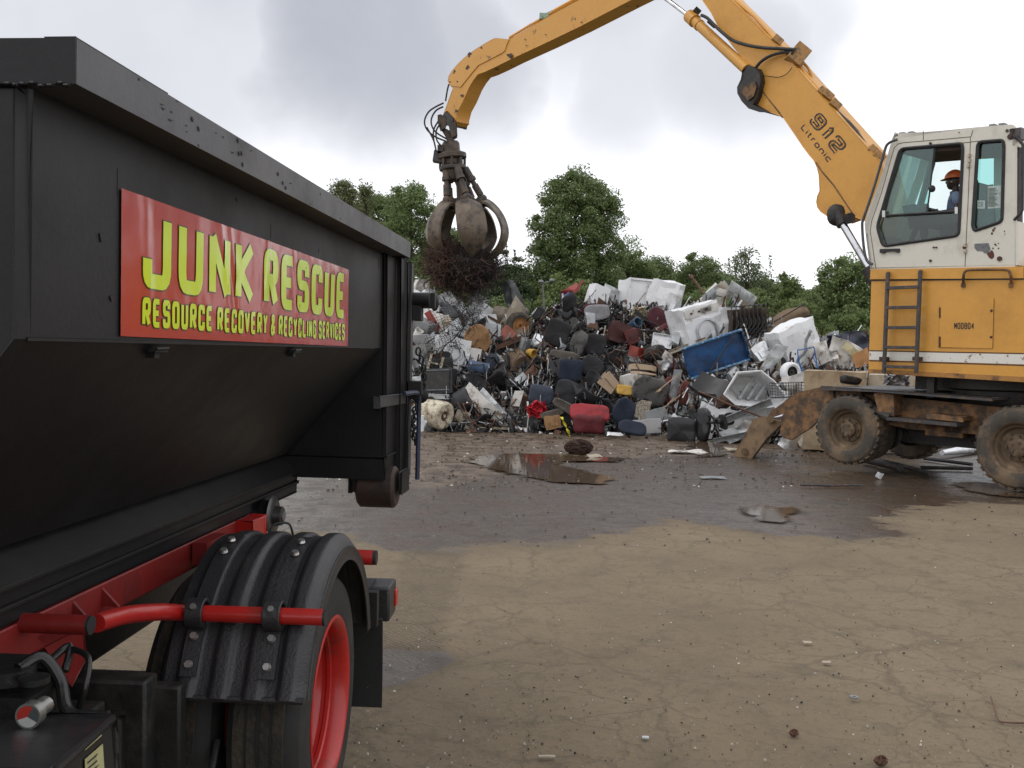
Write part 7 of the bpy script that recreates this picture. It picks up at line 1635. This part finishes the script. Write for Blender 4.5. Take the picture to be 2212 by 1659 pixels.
P(1493, 600, 1558, 682, 'beam', 'steel_post', 'long rusty brown post with a bolt rising from the heap', 'post', (0, 52, 0), .3, wh=(1.25, .1), t=.06, m=mat('rust_post', (.17, .085, .055), .7), k='tube', bolt=1)
P(1492, 612, 1632, 680, 'tentframe', 'awning_frame', 'collapsed pale awning frame on the crest right of the rusty post', 'awning frame', (0, 4, 0), .1)
P(1562, 656, 1668, 726, 'stack', 'chair_stack', 'stack of brown sling garden chairs with black frames tipped sideways', 'garden chairs', (0, -6, 12), .9, n=9, wh=(1.05, .72))
P(1660, 664, 1756, 726, 'leaf', 'garden_lounger', 'brown fabric garden lounger draped on the right shoulder of the heap', 'lounger', (0, -24, 0), .5, wh=(1.05, .42))
P(1477, 718, 1614, 812, 'bin', 'blue_skip', 'big blue steel skip tipped on its side showing the inside', 'skip', (4, -19, 4), 1.2, wh=(1.52, .74), d=.13)
P(1668, 700, 1762, 792, 'appl', 'white_freezer', 'crushed white chest freezer on the right flank of the heap', 'freezer', (0, -22, 25), .9, amp=.09, d=.6, seed=31)
P(1640, 740, 1700, 806, 'sheet', 'steel_panel', 'grey white folded side panel left of the chest freezer', 'panel', (0, 30, 0), .9, wh=(.32, .8), m=PLG, amp=.06, seed=42)
P(1684, 782, 1730, 826, 'tyre', 'white_wheel_arch', 'white plastic wheel arch below the chest freezer', 'wheel arch', (0, 0, 20), 1.1, m=PW, rm=GREASE)
P(1722, 708, 1750, 800, 'beam', 'grey_rail', 'curved grey bumper strip hanging over the chest freezer', 'strip', (0, -70, 0), 1.4, wh=(.95, .1), t=.08, m=PGY, amp=.12, k='tube')
P(1716, 752, 1772, 800, 'fold', 'blue_frame', 'bright blue tube frame beside the stained block', 'frame', (0, -12, 0), 1.3, wh=(.4, .5), m=BLB, fm=BLB, nopad=1)
P(1696, 802, 1748, 850, 'sheet', 'cream_sheet', 'ragged white sheet between wheel arch and stained block', 'panel', (0, -18, 0), 1.4, m=PWD, amp=.07, seed=44)
P(1668, 826, 1740, 858, 'basket', 'wire_basket', 'dark wire shopping basket above the stabiliser arm', 'basket', (0, -2, 10), 1.7)
P(1558, 798, 1692, 876, 'tub', 'plastic_tub', 'large grey white plastic tub with inner ribs under the blue skip', 'tub', (0, 4, 0), 1.4)
P(1489, 806, 1566, 872, 'shell', 'chrome_chair', 'black bucket chair with a chrome edge below the blue skip', 'chair', (-25, 18, -35), 1.6, wh=(.75, .78), m=PLB)
P(1518, 850, 1662, 908, 'beam', 'rusty_pipe', 'long thin rusty pipe sloping down to the stabiliser', 'pipe', (0, 21, 0), 2.0, wh=(1.75, .05), k='tube', t=.04, m=BRN, amp=.02)
P(1560, 866, 1660, 912, 'beam', 'steel_beam', 'grey rolled steel beam lying under the rusty pipe', 'beam', (0, -24, 0), 1.5, wh=(1.2, .15), k='chan', t=.14, m=PGY)
P(1441, 902, 1503, 956, 'pad', 'chair_back', 'black leather square chair back at the right foot of the heap', 'chair back', (0, 3, -10), 1.2, m=mat('black_leather', (.018, .018, .020), .35, bump=.1), t=.1, e=.3, bend=-.05, dish=.02)
P(1503, 880, 1540, 956, 'pad', 'chair_seat', 'black oval seat standing on edge beside the leather back', 'chair seat', (0, 2, -50), 1.2, m=mat('black_leather', (.018, .018, .020), .35), t=.2, e=.7)
so2 = P(1535, 876, 1592, 944, 'chair', 'star_foot_chair', 'overturned chair star foot right of the black oval seat', 'chair base', (0, 80, 20), 1.4, wh=(.6, .62), arms=0)
P(1500, 878, 1560, 930, 'sheet', 'steel_panel', 'tall clean white panel behind the black oval seat', 'panel', (0, 20, 0), .8, m=PW, amp=.05, seed=46)
P(1560, 890, 1640, 936, 'sheet', 'steel_panel', 'broken white panel behind the chair star foot', 'panel', (20, 10, 0), .8, m=PW, amp=.07, seed=47)
P(1610, 880, 1668, 916, 'sheet', 'steel_panel', 'light grey flat piece leaning near the stabiliser leg', 'panel', (20, -12, 0), 1.0, m=PLG, amp=.04, seed=48)
P(1550, 928, 1640, 952, 'beam', 'gutter', 'silver grey gutter lying on the ground by the chair star foot', 'gutter', (0, -14, 0), .8, wh=(1.1, .08), t=.09, m=PGY, k='chan', amp=.03)
P(1500, 940, 1580, 962, 'beam', 'gutter', 'thin greenish strip lying at the right foot of the heap', 'strip', (0, -9, 0), .6, wh=(1., .05), t=.04, m=mat('greenish_strip', (.20, .20, .13), .6), k='tube', amp=.03)
P(1690, 934, 1722, 974, 'sheet', 'aluminium_piece', 'bright jagged aluminium piece behind the front wheel', 'scrap sheet', (0, 35, 0), 1.5, m=ALU, amp=.06, seed=50)
P(1722, 930, 1756, 964, 'sheet', 'steel_panel', 'dull white piece touching the front tyre', 'panel', (0, -30, 0), 1.2, m=PWD, amp=.04, seed=51)
P(1776, 716, 1862, 766, 'sheet', 'car_bonnet', 'dark blue crumpled car bonnet left of the excavator body', 'car bonnet', (20, -8, 0), .6, wh=(1.0, .5), m=DRB, amp=.16, seed=52)
P(1820, 730, 1890, 780, 'sheet', 'car_bonnet', 'second dark blue sheet tucked behind the excavator body', 'car bonnet', (10, 28, 0), .4, m=DRB, amp=.12, seed=53)
P(1786, 736, 1856, 790, 'sheet', 'fridge_door', 'buckled pale fridge door below the dark blue bonnet', 'fridge door', (0, 22, 0), .9, m=PWD, amp=.10, seed=54)
P(1822, 738, 1856, 776, 'sheet', 'insulation_board', 'cream broken insulation board beside the excavator body', 'insulation', (0, 36, 0), 1.1, m=mat('cream_board', (.55, .49, .30), .8), wh=(.5, .22), amp=.04)
P(1846, 758, 1880, 792, 'sheet', 'orange_board', 'orange brown board touching the lower edge of the excavator body', 'board', (0, -25, 0), 1.1, m=mat('orange_board', (.46, .23, .09), .7), amp=.02, seed=55)
P(1750, 742, 1790, 790, 'sheet', 'crushed_panel', 'crushed cream and rust panel between freezer and blue bonnet', 'panel', (0, -20, 0), 1.0, m=PWD, amp=.12, seed=56)
P(1700, 790, 1712, 800, 'can', 'tin_can', 'tiny grey tin below the freezer', 'tin', (0, 0, 0), 1.2, m=PGY)
# stained concrete blocks behind the undercarriage
for i, (xa, xb, lb) in enumerate(((1752, 1890, 'stained beige concrete block behind the deck of the undercarriage'), (1892, 2022, 'paler concrete block behind the turntable'))):
    a = at_depth(xa, 795, 19.6); b = at_depth(xb, 795, 19.2); r = thing('concrete_block', lb, 'concrete block', ((a.x + b.x) / 2, (a.y + b.y) / 2, 0), 'concrete blocks behind the excavator')
    mb = gridbox((b - a).length - .03, .8, 1.6, 14); mb.crumple(.03, 1.7, i); mb.xf(Matrix.Translation(((a.x + b.x) / 2, (a.y + b.y) / 2 + .4, .82 + (.0 if i == 0 else -.06))) @ Matrix.Rotation(math.atan2(b.y - a.y, b.x - a.x), 4, 'Z')); mb.build('block', BLOCKM if i == 0 else mat('pale_block', (.55, .50, .40), .85, col2=(.4, .28, .14), var=.3), r, ang=50)
P(1815, 812, 1856, 832, 'pad', 'motor_cover', 'rusty dark round motor cover on the undercarriage deck', 'cover', (0, 10, 0), 0, depth=17.2, m=GREASE, t=.3, br=0)
P(1905, 806, 1960, 838, 'rag', 'plastic_film', 'clear grey plastic film hanging behind the deck plate', 'plastic film', (0, 0, 0), 0, depth=18.3, m=mat('film', (.35, .35, .36), .25))

# ---- automatic fillers, each a thing with a label from its neighbours
rf = random.Random(21); seen = set()
COLN = [('white', PW), ('dirty white', PWD), ('grey', PGY), ('light grey', PLG), ('silver', ALU), ('beige', PBE), ('black', FBK), ('charcoal', FDG), ('rusty brown', RUST), ('dark red', PDR), ('brown', BRN), ('tan', CARD)]
def shortlm(lb):
    w_ = lb.split(' '); cut = len(w_)
    for k, q in enumerate(w_):
        if q in ('on', 'in', 'under', 'beside', 'behind', 'with', 'lying', 'above', 'below', 'left', 'right', 'at', 'between', 'near', 'standing', 'leaning', 'of', 'directly', 'tilted', 'tipped', 'half', 'touching', 'poking', 'sticking', 'slanting', 'sloping', 'rising', 'peeking', 'hanging', 'draped', 'curving', 'crossing', 'topping', 'just') and k >= 2: cut = k; break
    return ' '.join(w_[:cut])
nh = len(PLACED); HERO = [(a, b, c, d, shortlm(e)) for a, b, c, d, e in PLACED]
from collections import Counter
cnt = Counter(h[4] for h in HERO); HERO = [h for h in HERO if cnt[h[4]] == 1]
def autolabel(cn, nm, x, y):
    L_ = sorted(HERO, key=lambda h: (h[0] - x) ** 2 + (h[1] - y) ** 2)
    for h in L_[:8]:
        dx, dy = x - h[0], y - h[1]
        rel = ('right of' if dx > 0 else 'left of') if abs(dx) > abs(dy) else ('below' if dy > 0 else 'above')
        lb = f'{cn} {nm} {rel} the {h[4]}'
        if lb not in seen and 4 <= len(lb.split()) <= 16: seen.add(lb); return lb
    return None
def filler(x, y, zone):
    k = rf.random(); rot = (rf.uniform(-40, 40), rf.uniform(-80, 80), rf.uniform(-50, 50)); pu = rf.uniform(.15, .75)
    if zone == 'dark':
        cn, m = rf.choice([('black', FBK), ('black', FBK), ('charcoal', FDG), ('grey', FGR), ('black', PLB), ('black', PLB)])
        if rf.random() < .35: nm, kd, ct, wh, pp = 'chair frame', 'fold', 'chair frame', (.4, .6), dict(fm=rf.choice([PLB, PLB, DKS, RUST]), nopad=1); cn = 'bent' if rf.random() < .5 else 'tangled'
        elif k < .40: nm, kd, ct, wh, pp = 'office chair', 'chair', 'office chair', (.8, rf.uniform(.7, .9)), dict(m=m)
        elif k < .42: nm, kd, ct, wh, pp = 'chair cushion', 'pad', 'chair cushion', (rf.uniform(.35, .5), rf.uniform(.35, .5)), dict(m=m, base=rf.random() < .4)
        elif k < .50: nm, kd, ct, wh, pp = 'chair shell', 'shell', 'chair shell', (.5, .6), dict(m=m, fm=PLB)
        elif k < .85:
            cn, m = rf.choice([('rusty brown', RUST), ('black', PLB), ('grey', PGY)]); nm, kd, ct, wh, pp = 'bent tube', 'beam', 'tube', (rf.uniform(.5, 1.1), .05), dict(k='tube', t=.035, amp=.15, m=m, seed=rf.random() * 9)
        else: cn, m = rf.choice([COLN[2], COLN[3], COLN[6], COLN[8], COLN[10]]); nm, kd, ct, wh, pp = 'scrap sheet', 'sheet', 'scrap sheet', (rf.uniform(.25, .4), rf.uniform(.2, .4)), dict(m=m, amp=.05, seed=rf.randint(1, 99))
    else:
        cn, m = rf.choice(COLN[:6] + COLN[:5] + COLN[:5] + COLN[8:11])
        if k < .38: nm, kd, ct, wh, pp = 'crumpled sheet', 'sheet', 'scrap sheet', (rf.uniform(.3, .7), rf.uniform(.3, .6)), dict(m=m, amp=rf.uniform(.03, .12), seed=rf.randint(1, 99), fold=rf.uniform(0, .6))
        elif k < .55: nm, kd, ct, wh, pp = 'dented box', 'box', 'metal box', (rf.uniform(.25, .5), rf.uniform(.2, .4)), dict(m=m, m2=m, amp=.06)
        elif k < .72: nm, kd, ct, wh, pp = 'steel angle bar', 'beam', 'bar', (rf.uniform(.5, 1.2), .1), dict(k=rf.choice(['angle', 'chan']), t=rf.uniform(.05, .1), m=m, seed=rf.random() * 9)
        elif k < .85: nm, kd, ct, wh, pp = 'thin pipe', 'beam', 'pipe', (rf.uniform(.6, 1.3), .1), dict(k='tube', t=rf.uniform(.025, .05), m=m, amp=.1, seed=rf.random() * 9)
        elif k < .93: cn, m = ('black', FBK); nm, kd, ct, wh, pp = 'office chair', 'chair', 'office chair', (.8, .75), dict(m=FBK)
        else: nm, kd, ct, wh, pp = 'crushed can', 'can', 'can', (.22, .3), dict(m=m, amp=.05)
    lb = autolabel(cn, nm, x, y)
    if lb is None: return
    put(x - 20, y - 20, x + 20, y + 20, kd, nm.replace(' ', '_'), lb, ct, rot, pu, wh=wh, **pp)
for k in range(215):
    x = rf.uniform(890, 1800); yt = interp(x, YTOP); yb = interp(x, YB); y = yt + 6 + (yb - yt - 14) * rf.random() ** .9
    z = 'dark' if 1120 < x < 1420 else 'light'
    if z == 'light' and 930 < x < 1120 and y > 780: z = 'dark'
    if z == 'light' and 1420 < x < 1620 and y > 840 and rf.random() < .5: z = 'dark'
    filler(x, y, z)

# ---- core of the heap and countless small scraps: one object
mb = MB(); CORE = [mat('heap_core_shade', (.030, .026, .024), .9, col2=(.09, .075, .06), var=1., scale=4, bump=1., bscale=14), PW, PGY, PLG, FBK, RUST, BRN, PBE, PLB, ALU, PDR, PWD]  # core painted near black as the shade deep between the scraps
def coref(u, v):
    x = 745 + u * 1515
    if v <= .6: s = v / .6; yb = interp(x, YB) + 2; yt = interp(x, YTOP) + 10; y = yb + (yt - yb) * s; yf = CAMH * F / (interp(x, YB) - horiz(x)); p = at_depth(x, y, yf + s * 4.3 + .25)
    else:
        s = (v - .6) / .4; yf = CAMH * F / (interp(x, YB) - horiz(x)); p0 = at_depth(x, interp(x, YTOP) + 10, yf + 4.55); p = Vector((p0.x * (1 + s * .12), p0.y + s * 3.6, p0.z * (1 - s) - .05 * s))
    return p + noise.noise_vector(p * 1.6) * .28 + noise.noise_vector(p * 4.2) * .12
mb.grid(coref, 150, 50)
rsx = random.Random(4)
for k in range(8600):
    x = rsx.uniform(775, 1960); yt = interp(x, YTOP); yb = interp(x, YB); f = rsx.random(); y = yt + (yb - yt + 6) * f; c = hpt(x, y, rsx.uniform(-.1, .38))
    dark = 1130 < x < 1420 or (940 < x < 1120 and y > 800)
    wts = [0, 7, 14, 8, 42, 8, 9, 5, 30, 4, 4, 5] if dark else [0, 30, 18, 20, 14, 8, 8, 12, 10, 8, 2, 18]
    if k < 3000: wts = [0, 2, 8, 6, 22, 12, 12, 3, 34, 6, 3, 2]
    mb.mi = rsx.choices(range(12), wts)[0]; M3 = Euler((rsx.uniform(0, 6.3), rsx.uniform(0, 6.3), rsx.uniform(0, 6.3))).to_matrix()
    if k < 3000:
        L_ = rsx.uniform(.15, .6); d_ = M3 @ Vector((L_, 0, 0)); b_ = M3 @ Vector((0, rsx.uniform(-.12, .12), 0)); mb.tube([c - d_, c + b_, c + d_], rsx.uniform(.008, .024), 5)
    else:
        s1, s2 = rsx.uniform(.03, .2 if dark else .3), rsx.uniform(.02, .16); n_ = 3 if rsx.random() < .4 else 4
        pts = [Vector((math.cos(a) * s1 * rsx.uniform(.6, 1.3), math.sin(a) * s2 * rsx.uniform(.6, 1.3), rsx.uniform(-.02, .02))) for a in [2 * math.pi * (q + rsx.random() * .5) / n_ for q in range(n_)]]
        t_ = Vector((0, 0, rsx.choice([.006, .006, .02, .06]))); vs = [c + M3 @ p for p in pts] + [c + M3 @ (p + t_) for p in pts]
        mb.add(vs, [tuple(range(n_))[::-1], tuple(range(n_, 2 * n_))] + [(q, (q + 1) % n_, (q + 1) % n_ + n_, q + n_) for q in range(n_)])
o = mb.build('scrap_heap', CORE, ang=30); tag(o, 'heap of countless tangled scrap pieces, rods and shards filling the gaps', 'scrap', kind='stuff')

# ================================================================== WIRE BUNDLE AND NETTING under the grapple
WR = mat('rusty_wire', (.075, .036, .022), .85, col2=(.055, .030, .022), var=.8, scale=1.6, thr=(.46, .56)); WD = mat('dark_wire', (.028, .021, .018), .85)
bc = gp0 + Vector((0, -.1, 0))
root = thing('wire_bundle', 'big tangle of rusty brown wire clenched in the grapple tines', 'wire bundle', at_depth(1012, 640, bc.y))
def wires(n, cx_, cy_, rx, ry, m, seed, nm, rr_=.007, tail=0., L_=9, dep=.8):
    r_ = random.Random(seed); mb = MB()
    for k in range(n):
        a = r_.uniform(0, 6.283); q = math.sqrt(r_.random()); px_ = cx_ + math.cos(a) * q * rx; py_ = cy_ + math.sin(a) * q * ry
        p = at_depth(px_, py_, bc.y + r_.uniform(-dep, dep) * math.sqrt(max(0, 1 - q * q * .8))); P_ = [p]; d = Vector([r_.gauss(0, 1) for _ in range(3)]).normalized()
        for j in range(L_):
            d = (d + Vector([r_.gauss(0, .55) for _ in range(3)]) + Vector((0, 0, -tail))).normalized(); p = p + d * r_.uniform(.04, .10); P_.append(p)
        mb.tube(P_, rr_ * r_.uniform(.6, 1.4), 3, caps=False)
    return mb.build(nm, m, root)
wires(1000, 960, 570, 27, 42, WR, 1, 'rusty_strands', .008)
wires(2400, 1008, 578, 62, 36, WD, 2, 'dark_strands', .009, L_=6)
wires(700, 1000, 588, 56, 36, WR, 3, 'rusty_strands', .008)
wires(160, 1006, 614, 50, 14, WD, 4, 'hanging_strands', .006, tail=.2)
wires(90, 1035, 580, 52, 38, WR, 5, 'stray_strands', .006, L_=12, dep=.6)
mb = MB()
for k in range(9): a = at_depth(1035, 575 + k * 4, bc.y - .5); b = at_depth(1092 + k * 1.5, 542 + k * 6, bc.y - .4); mb.tube([a, a.lerp(b, .5) + Vector((0, 0, .04)), b], .006, 4)
for k in range(7): a = at_depth(1050 + k * 7, 560 + k * 1., bc.y - .45); b = at_depth(1058 + k * 6, 604 - k * 3, bc.y - .45); mb.tube([a, b], .005, 4)
mb.build('mesh_corner', WD, root)
mb = MB(); r_ = random.Random(8)
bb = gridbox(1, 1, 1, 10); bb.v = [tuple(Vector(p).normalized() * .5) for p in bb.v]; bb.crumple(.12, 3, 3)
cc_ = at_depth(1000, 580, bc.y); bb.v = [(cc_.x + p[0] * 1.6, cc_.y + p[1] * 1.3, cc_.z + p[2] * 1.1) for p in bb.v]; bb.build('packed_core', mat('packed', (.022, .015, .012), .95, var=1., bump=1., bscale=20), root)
# netting draped from the bundle down to the left
root2 = thing('wire_netting', 'torn rusty chain link netting trailing from the grapple down over the heap', 'wire netting', at_depth(985, 760, 24.6))
ctl = [[(985, 650), (1005, 655), (1030, 650), (1052, 640)], [(940, 668), (975, 680), (1005, 690), (1030, 690)], [(925, 705), (955, 720), (985, 725), (1000, 715)], [(915, 745), (935, 760), (950, 755), (965, 745)], [(905, 765), (915, 790), (930, 795), (940, 775)]]
YD = [25.6, 24.9, 24.3, 23.9, 23.7]
def net(u, v):
    a = u * 4; i = min(int(a), 3); fa = a - i; b = v * 3; j = min(int(b), 2); fb = b - j
    def c_(i, j): return Vector(ctl[i][j])
    q = c_(i, j).lerp(c_(i, j + 1), fb).lerp(c_(i + 1, j).lerp(c_(i + 1, j + 1), fb), fa); y = YD[i] + (YD[i + 1] - YD[i]) * fa
    return at_depth(q.x, q.y, y - .35) + noise.noise_vector((u * 6, v * 4, 1)) * .09
mb = MB(); NU, NV = 44, 22
for i in range(NU):
    for j in range(NV):
        if noise.noise((i * .13, j * .2, 5)) > .28: continue
        u0, v0 = i / NU, j / NV; u1, v1 = (i + 1) / NU, (j + 1) / NV
        if (i + j) % 2: mb.tube([net(u0, v0), net(u1, v1)], .0055, 3, caps=False)
        else: mb.tube([net(u0, v1), net(u1, v0)], .0055, 3, caps=False)
mb.build('mesh', WD, root2)
r_ = random.Random(12); mb = MB()
for k in range(110):
    t_ = r_.random(); px_ = 1050 + (965 - 1050) * t_ + r_.gauss(0, 9); py_ = 640 + (755 - 640) * t_ + r_.gauss(0, 9); p = at_depth(px_, py_, 25.4 - 1.6 * t_); P_ = [p]; d = Vector([r_.gauss(0, 1) for _ in range(3)]).normalized()
    for j in range(8): d = (d + Vector([r_.gauss(0, .6) for _ in range(3)])).normalized(); p = p + d * .06; P_.append(p)
    mb.tube(P_, .006, 3, caps=False)
mb.build('strand', WD, root2)

# ================================================================== DEBRIS ON THE GROUND
def gput(x, y, kind, name, label, cat, wh, rot=(0, 0, 0), z=.03, **p):
    c = at_ground(x, y, z); o = thing(name, label, cat, c, None, world=False, rot=rot); KIND[kind](o, wh[0], wh[1], p); return o
gput(1250, 966, 'ball', 'wire_ball', 'matted ball of rusty brown wire on the mud before the heap', 'wire ball', (.52, .28), z=.13, n=420, r=.008, m=mat('brown_wire', (.065, .035, .025), .9, var=.8))
gput(1797, 1048, 'beam', 'iron_rod', 'thin dark iron rod lying on the wet ground below the wheels', 'rod', (.95, .03), (0, 0, 7), k='tube', t=.035, m=DKS, amp=.01)
gput(1899, 1026, 'sheet', 'paper_scrap', 'small white crumpled scrap beside the puddle under the excavator', 'scrap', (.13, .10), (20, 20, 10), z=.06, m=PW, amp=.04)
gput(1120, 0 + 1043, 'sheet', 'mud_flake', 'pale flat chip on wet ground left of the big puddle', 'chip', (.1, .06), (75, 0, 0), m=PBE) if False else None
gput(1539, 1031, 'sheet', 'flat_plate', 'flat grey plate lying on the wet ground', 'plate', (.42, .2), (-88, 0, 5), z=.015, m=PGY, amp=.012)
gput(1486, 974, 'sheet', 'flat_plate', 'long dirty white strip lying before the heap', 'strip', (.75, .25), (-85, 0, 0), m=PWD, amp=.03, seed=4)
gput(1600, 972, 'sheet', 'bent_board', 'muddy beige board by the stabiliser foot', 'board', (.6, .3), (-80, 5, 12), m=PBE, amp=.05, seed=6)
gput(1285, 985, 'sheet', 'wood_chip', 'small pale wood chip beside the rusty wire ball', 'wood chip', (.24, .12), (-70, 0, 25), m=PBE, amp=.03, seed=7)
gput(1330, 938, 'sheet', 'torn_sheet', 'torn white paper scrap at the foot of the navy seat', 'scrap', (.45, .2), (-70, 0, 10), m=PW, amp=.06, seed=9, z=.08)
gput(1745, 1388, 'sheet', 'stone_flake', 'pale grey flake on the dry dirt, the upper one of two', 'flake', (.05, .03), (-84, 0, 10), z=.008, m=PBE, amp=.012, seed=3)
gput(1786, 1430, 'sheet', 'stone_flake', 'pale crumbled flake on the dry dirt, the lower one of two', 'flake', (.045, .03), (-84, 0, -20), z=.008, m=PBE, amp=.015, seed=5)
o = thing('steel_ring', 'small grey steel ring lying on the dry dirt', 'ring', at_ground(1845, 1508, .01), None, world=False); mb = MB(); mb.lathe([(.011, 0), (.022, 0), (.022, .01), (.011, .01)], (0, 0, 0), (0, 0, 1), n=20, closed=True); mb.build('ring', PGY, o)
gput(1715, 1583, 'ball', 'dirt_clod', 'brown crumbly clod on the dry dirt, the smaller one', 'clod', (.045, .035), z=.015, n=40, r=.004, m=BRN)
gput(1903, 1643, 'ball', 'dirt_clod', 'brown spiky clod at the bottom edge of the yard', 'clod', (.06, .045), z=.02, n=50, r=.005, m=BRN)
gput(1180, 1633, 'sheet', 'wood_sliver', 'pale flat wood sliver in the foreground dirt', 'sliver', (.085, .018), (-88, 0, 5), z=.01, m=PBE, amp=.003)
gput(1394, 1592, 'sheet', 'grey_pebble', 'small oval blue grey flat pebble in the foreground', 'pebble', (.035, .025), (-88, 0, 0), z=.01, m=PLG, amp=.002)
o = thing('bent_wire', 'thin rusty wire bent in a hook at the right edge of the yard', 'wire', at_ground(2170, 1550, 0), None); mb = MB(); mb.tube(spl([at_ground(2140, 1505, .01), at_ground(2146, 1522, .012), at_ground(2155, 1552, .012), at_ground(2170, 1560, .012), at_ground(2240, 1562, .012)], 5), .005, 6); mb.build('wire', BRN, o)
o = thing('bent_pipe', 'dark ribbed pipes lying on the ground behind the front wheel', 'pipe', at_ground(1960, 990, 0), None); mb = MB(); mb.tube([at_ground(1870, 992, .08), at_ground(1945, 1010, .08)], .07, 10); mb.build('pipe', DKS, o)
o = thing('steel_duct', 'silver duct lying on the ground between the wheels', 'duct', at_ground(2080, 972, 0), None); mb = MB(); mb.tube([at_ground(2035, 978, .1), at_ground(2110, 968, .1)], [.05, .11], 12); mb.build('duct', ALU, o)
o = thing('white_sheet', 'white sheet seen between the wheels under the excavator', 'panel', at_ground(1950, 955, 0), None); mb = MB(); mb.prism([at_ground(1930, 962, .02), at_ground(1990, 962, .02), at_ground(1985, 950, .3), at_ground(1935, 950, .3)], (0, .02, 0)); mb.build('panel', PW, o)
for i, (x, y, x2, y2, lb) in enumerate(((1935, 1002, 2010, 1024, 'dark slim bar crossing the ground behind the wheels'), (1996, 990, 2100, 1003, 'long black rod near the rear wheel'), (1850, 980, 1960, 978, 'dark plank under the turntable'), (1990, 1010, 2100, 1012, 'flat black strip before the rear wheel'))):
    o = thing('steel_bar', lb, 'bar', at_ground((x + x2) / 2, (y + y2) / 2, 0), None); mb = MB(); mb.tube([at_ground(x, y, .04), at_ground(x2, y2, .04)], .035, 6); mb.build('bar', DKS, o)
# gravel, clods and tiny chips: nobody could count them
mb = MB(); rg = random.Random(9); GM = [mat('clod', (.10, .075, .05), .95, bump=1.), mat('pebble_pale', (.40, .37, .31), .8), mat('chip_dark', (.03, .026, .024), .8), PWD, mat('clod_dry', (.22, .17, .11), .95)]
for k in range(2700):
    if k < 1500: x = rg.uniform(700, 1800); y = rg.uniform(932, 1000) if rg.random() < .7 else rg.uniform(990, 1060); s = rg.uniform(.008, .04) * (1.3 if y < 950 else .55); mi = rg.choices(range(5), [60, 3, 30, 4, 1])[0]
    elif k < 1750: x = rg.uniform(600, 2212); y = rg.uniform(1000, 1180); s = rg.uniform(.004, .012); mi = rg.choices(range(5), [50, 2, 46, 1, 0])[0]
    else: x = rg.uniform(750, 2300); y = 1150 + 520 * rg.random() ** .8; s = rg.uniform(.0015, .006); mi = rg.choices(range(5), [20, 22, 14, 6, 38])[0]
    p = at_ground(x, y); mb.mi = mi; sc_ = (rg.uniform(.7, 1.6), rg.uniform(.7, 1.3), rg.uniform(.4, .8)); 
    q = [Vector((math.cos(a) * s * sc_[0] * rg.uniform(.7, 1.2), math.sin(a) * s * sc_[1] * rg.uniform(.7, 1.2), 0)) for a in (0, 1.2, 2.5, 3.8, 5.1)]
    vs = [p + v - UPV * .004 for v in q] + [p + v * .7 + UPV * s * sc_[2] for v in q]
    mb.add(vs, [(5, 6, 7, 8, 9)] + [(i, (i + 1) % 5, (i + 1) % 5 + 5, i + 5) for i in range(5)])
o = mb.build('gravel', GM, ang=20); tag(o, 'loose clods, pebbles and chips strewn over the yard ground', 'gravel', kind='stuff')
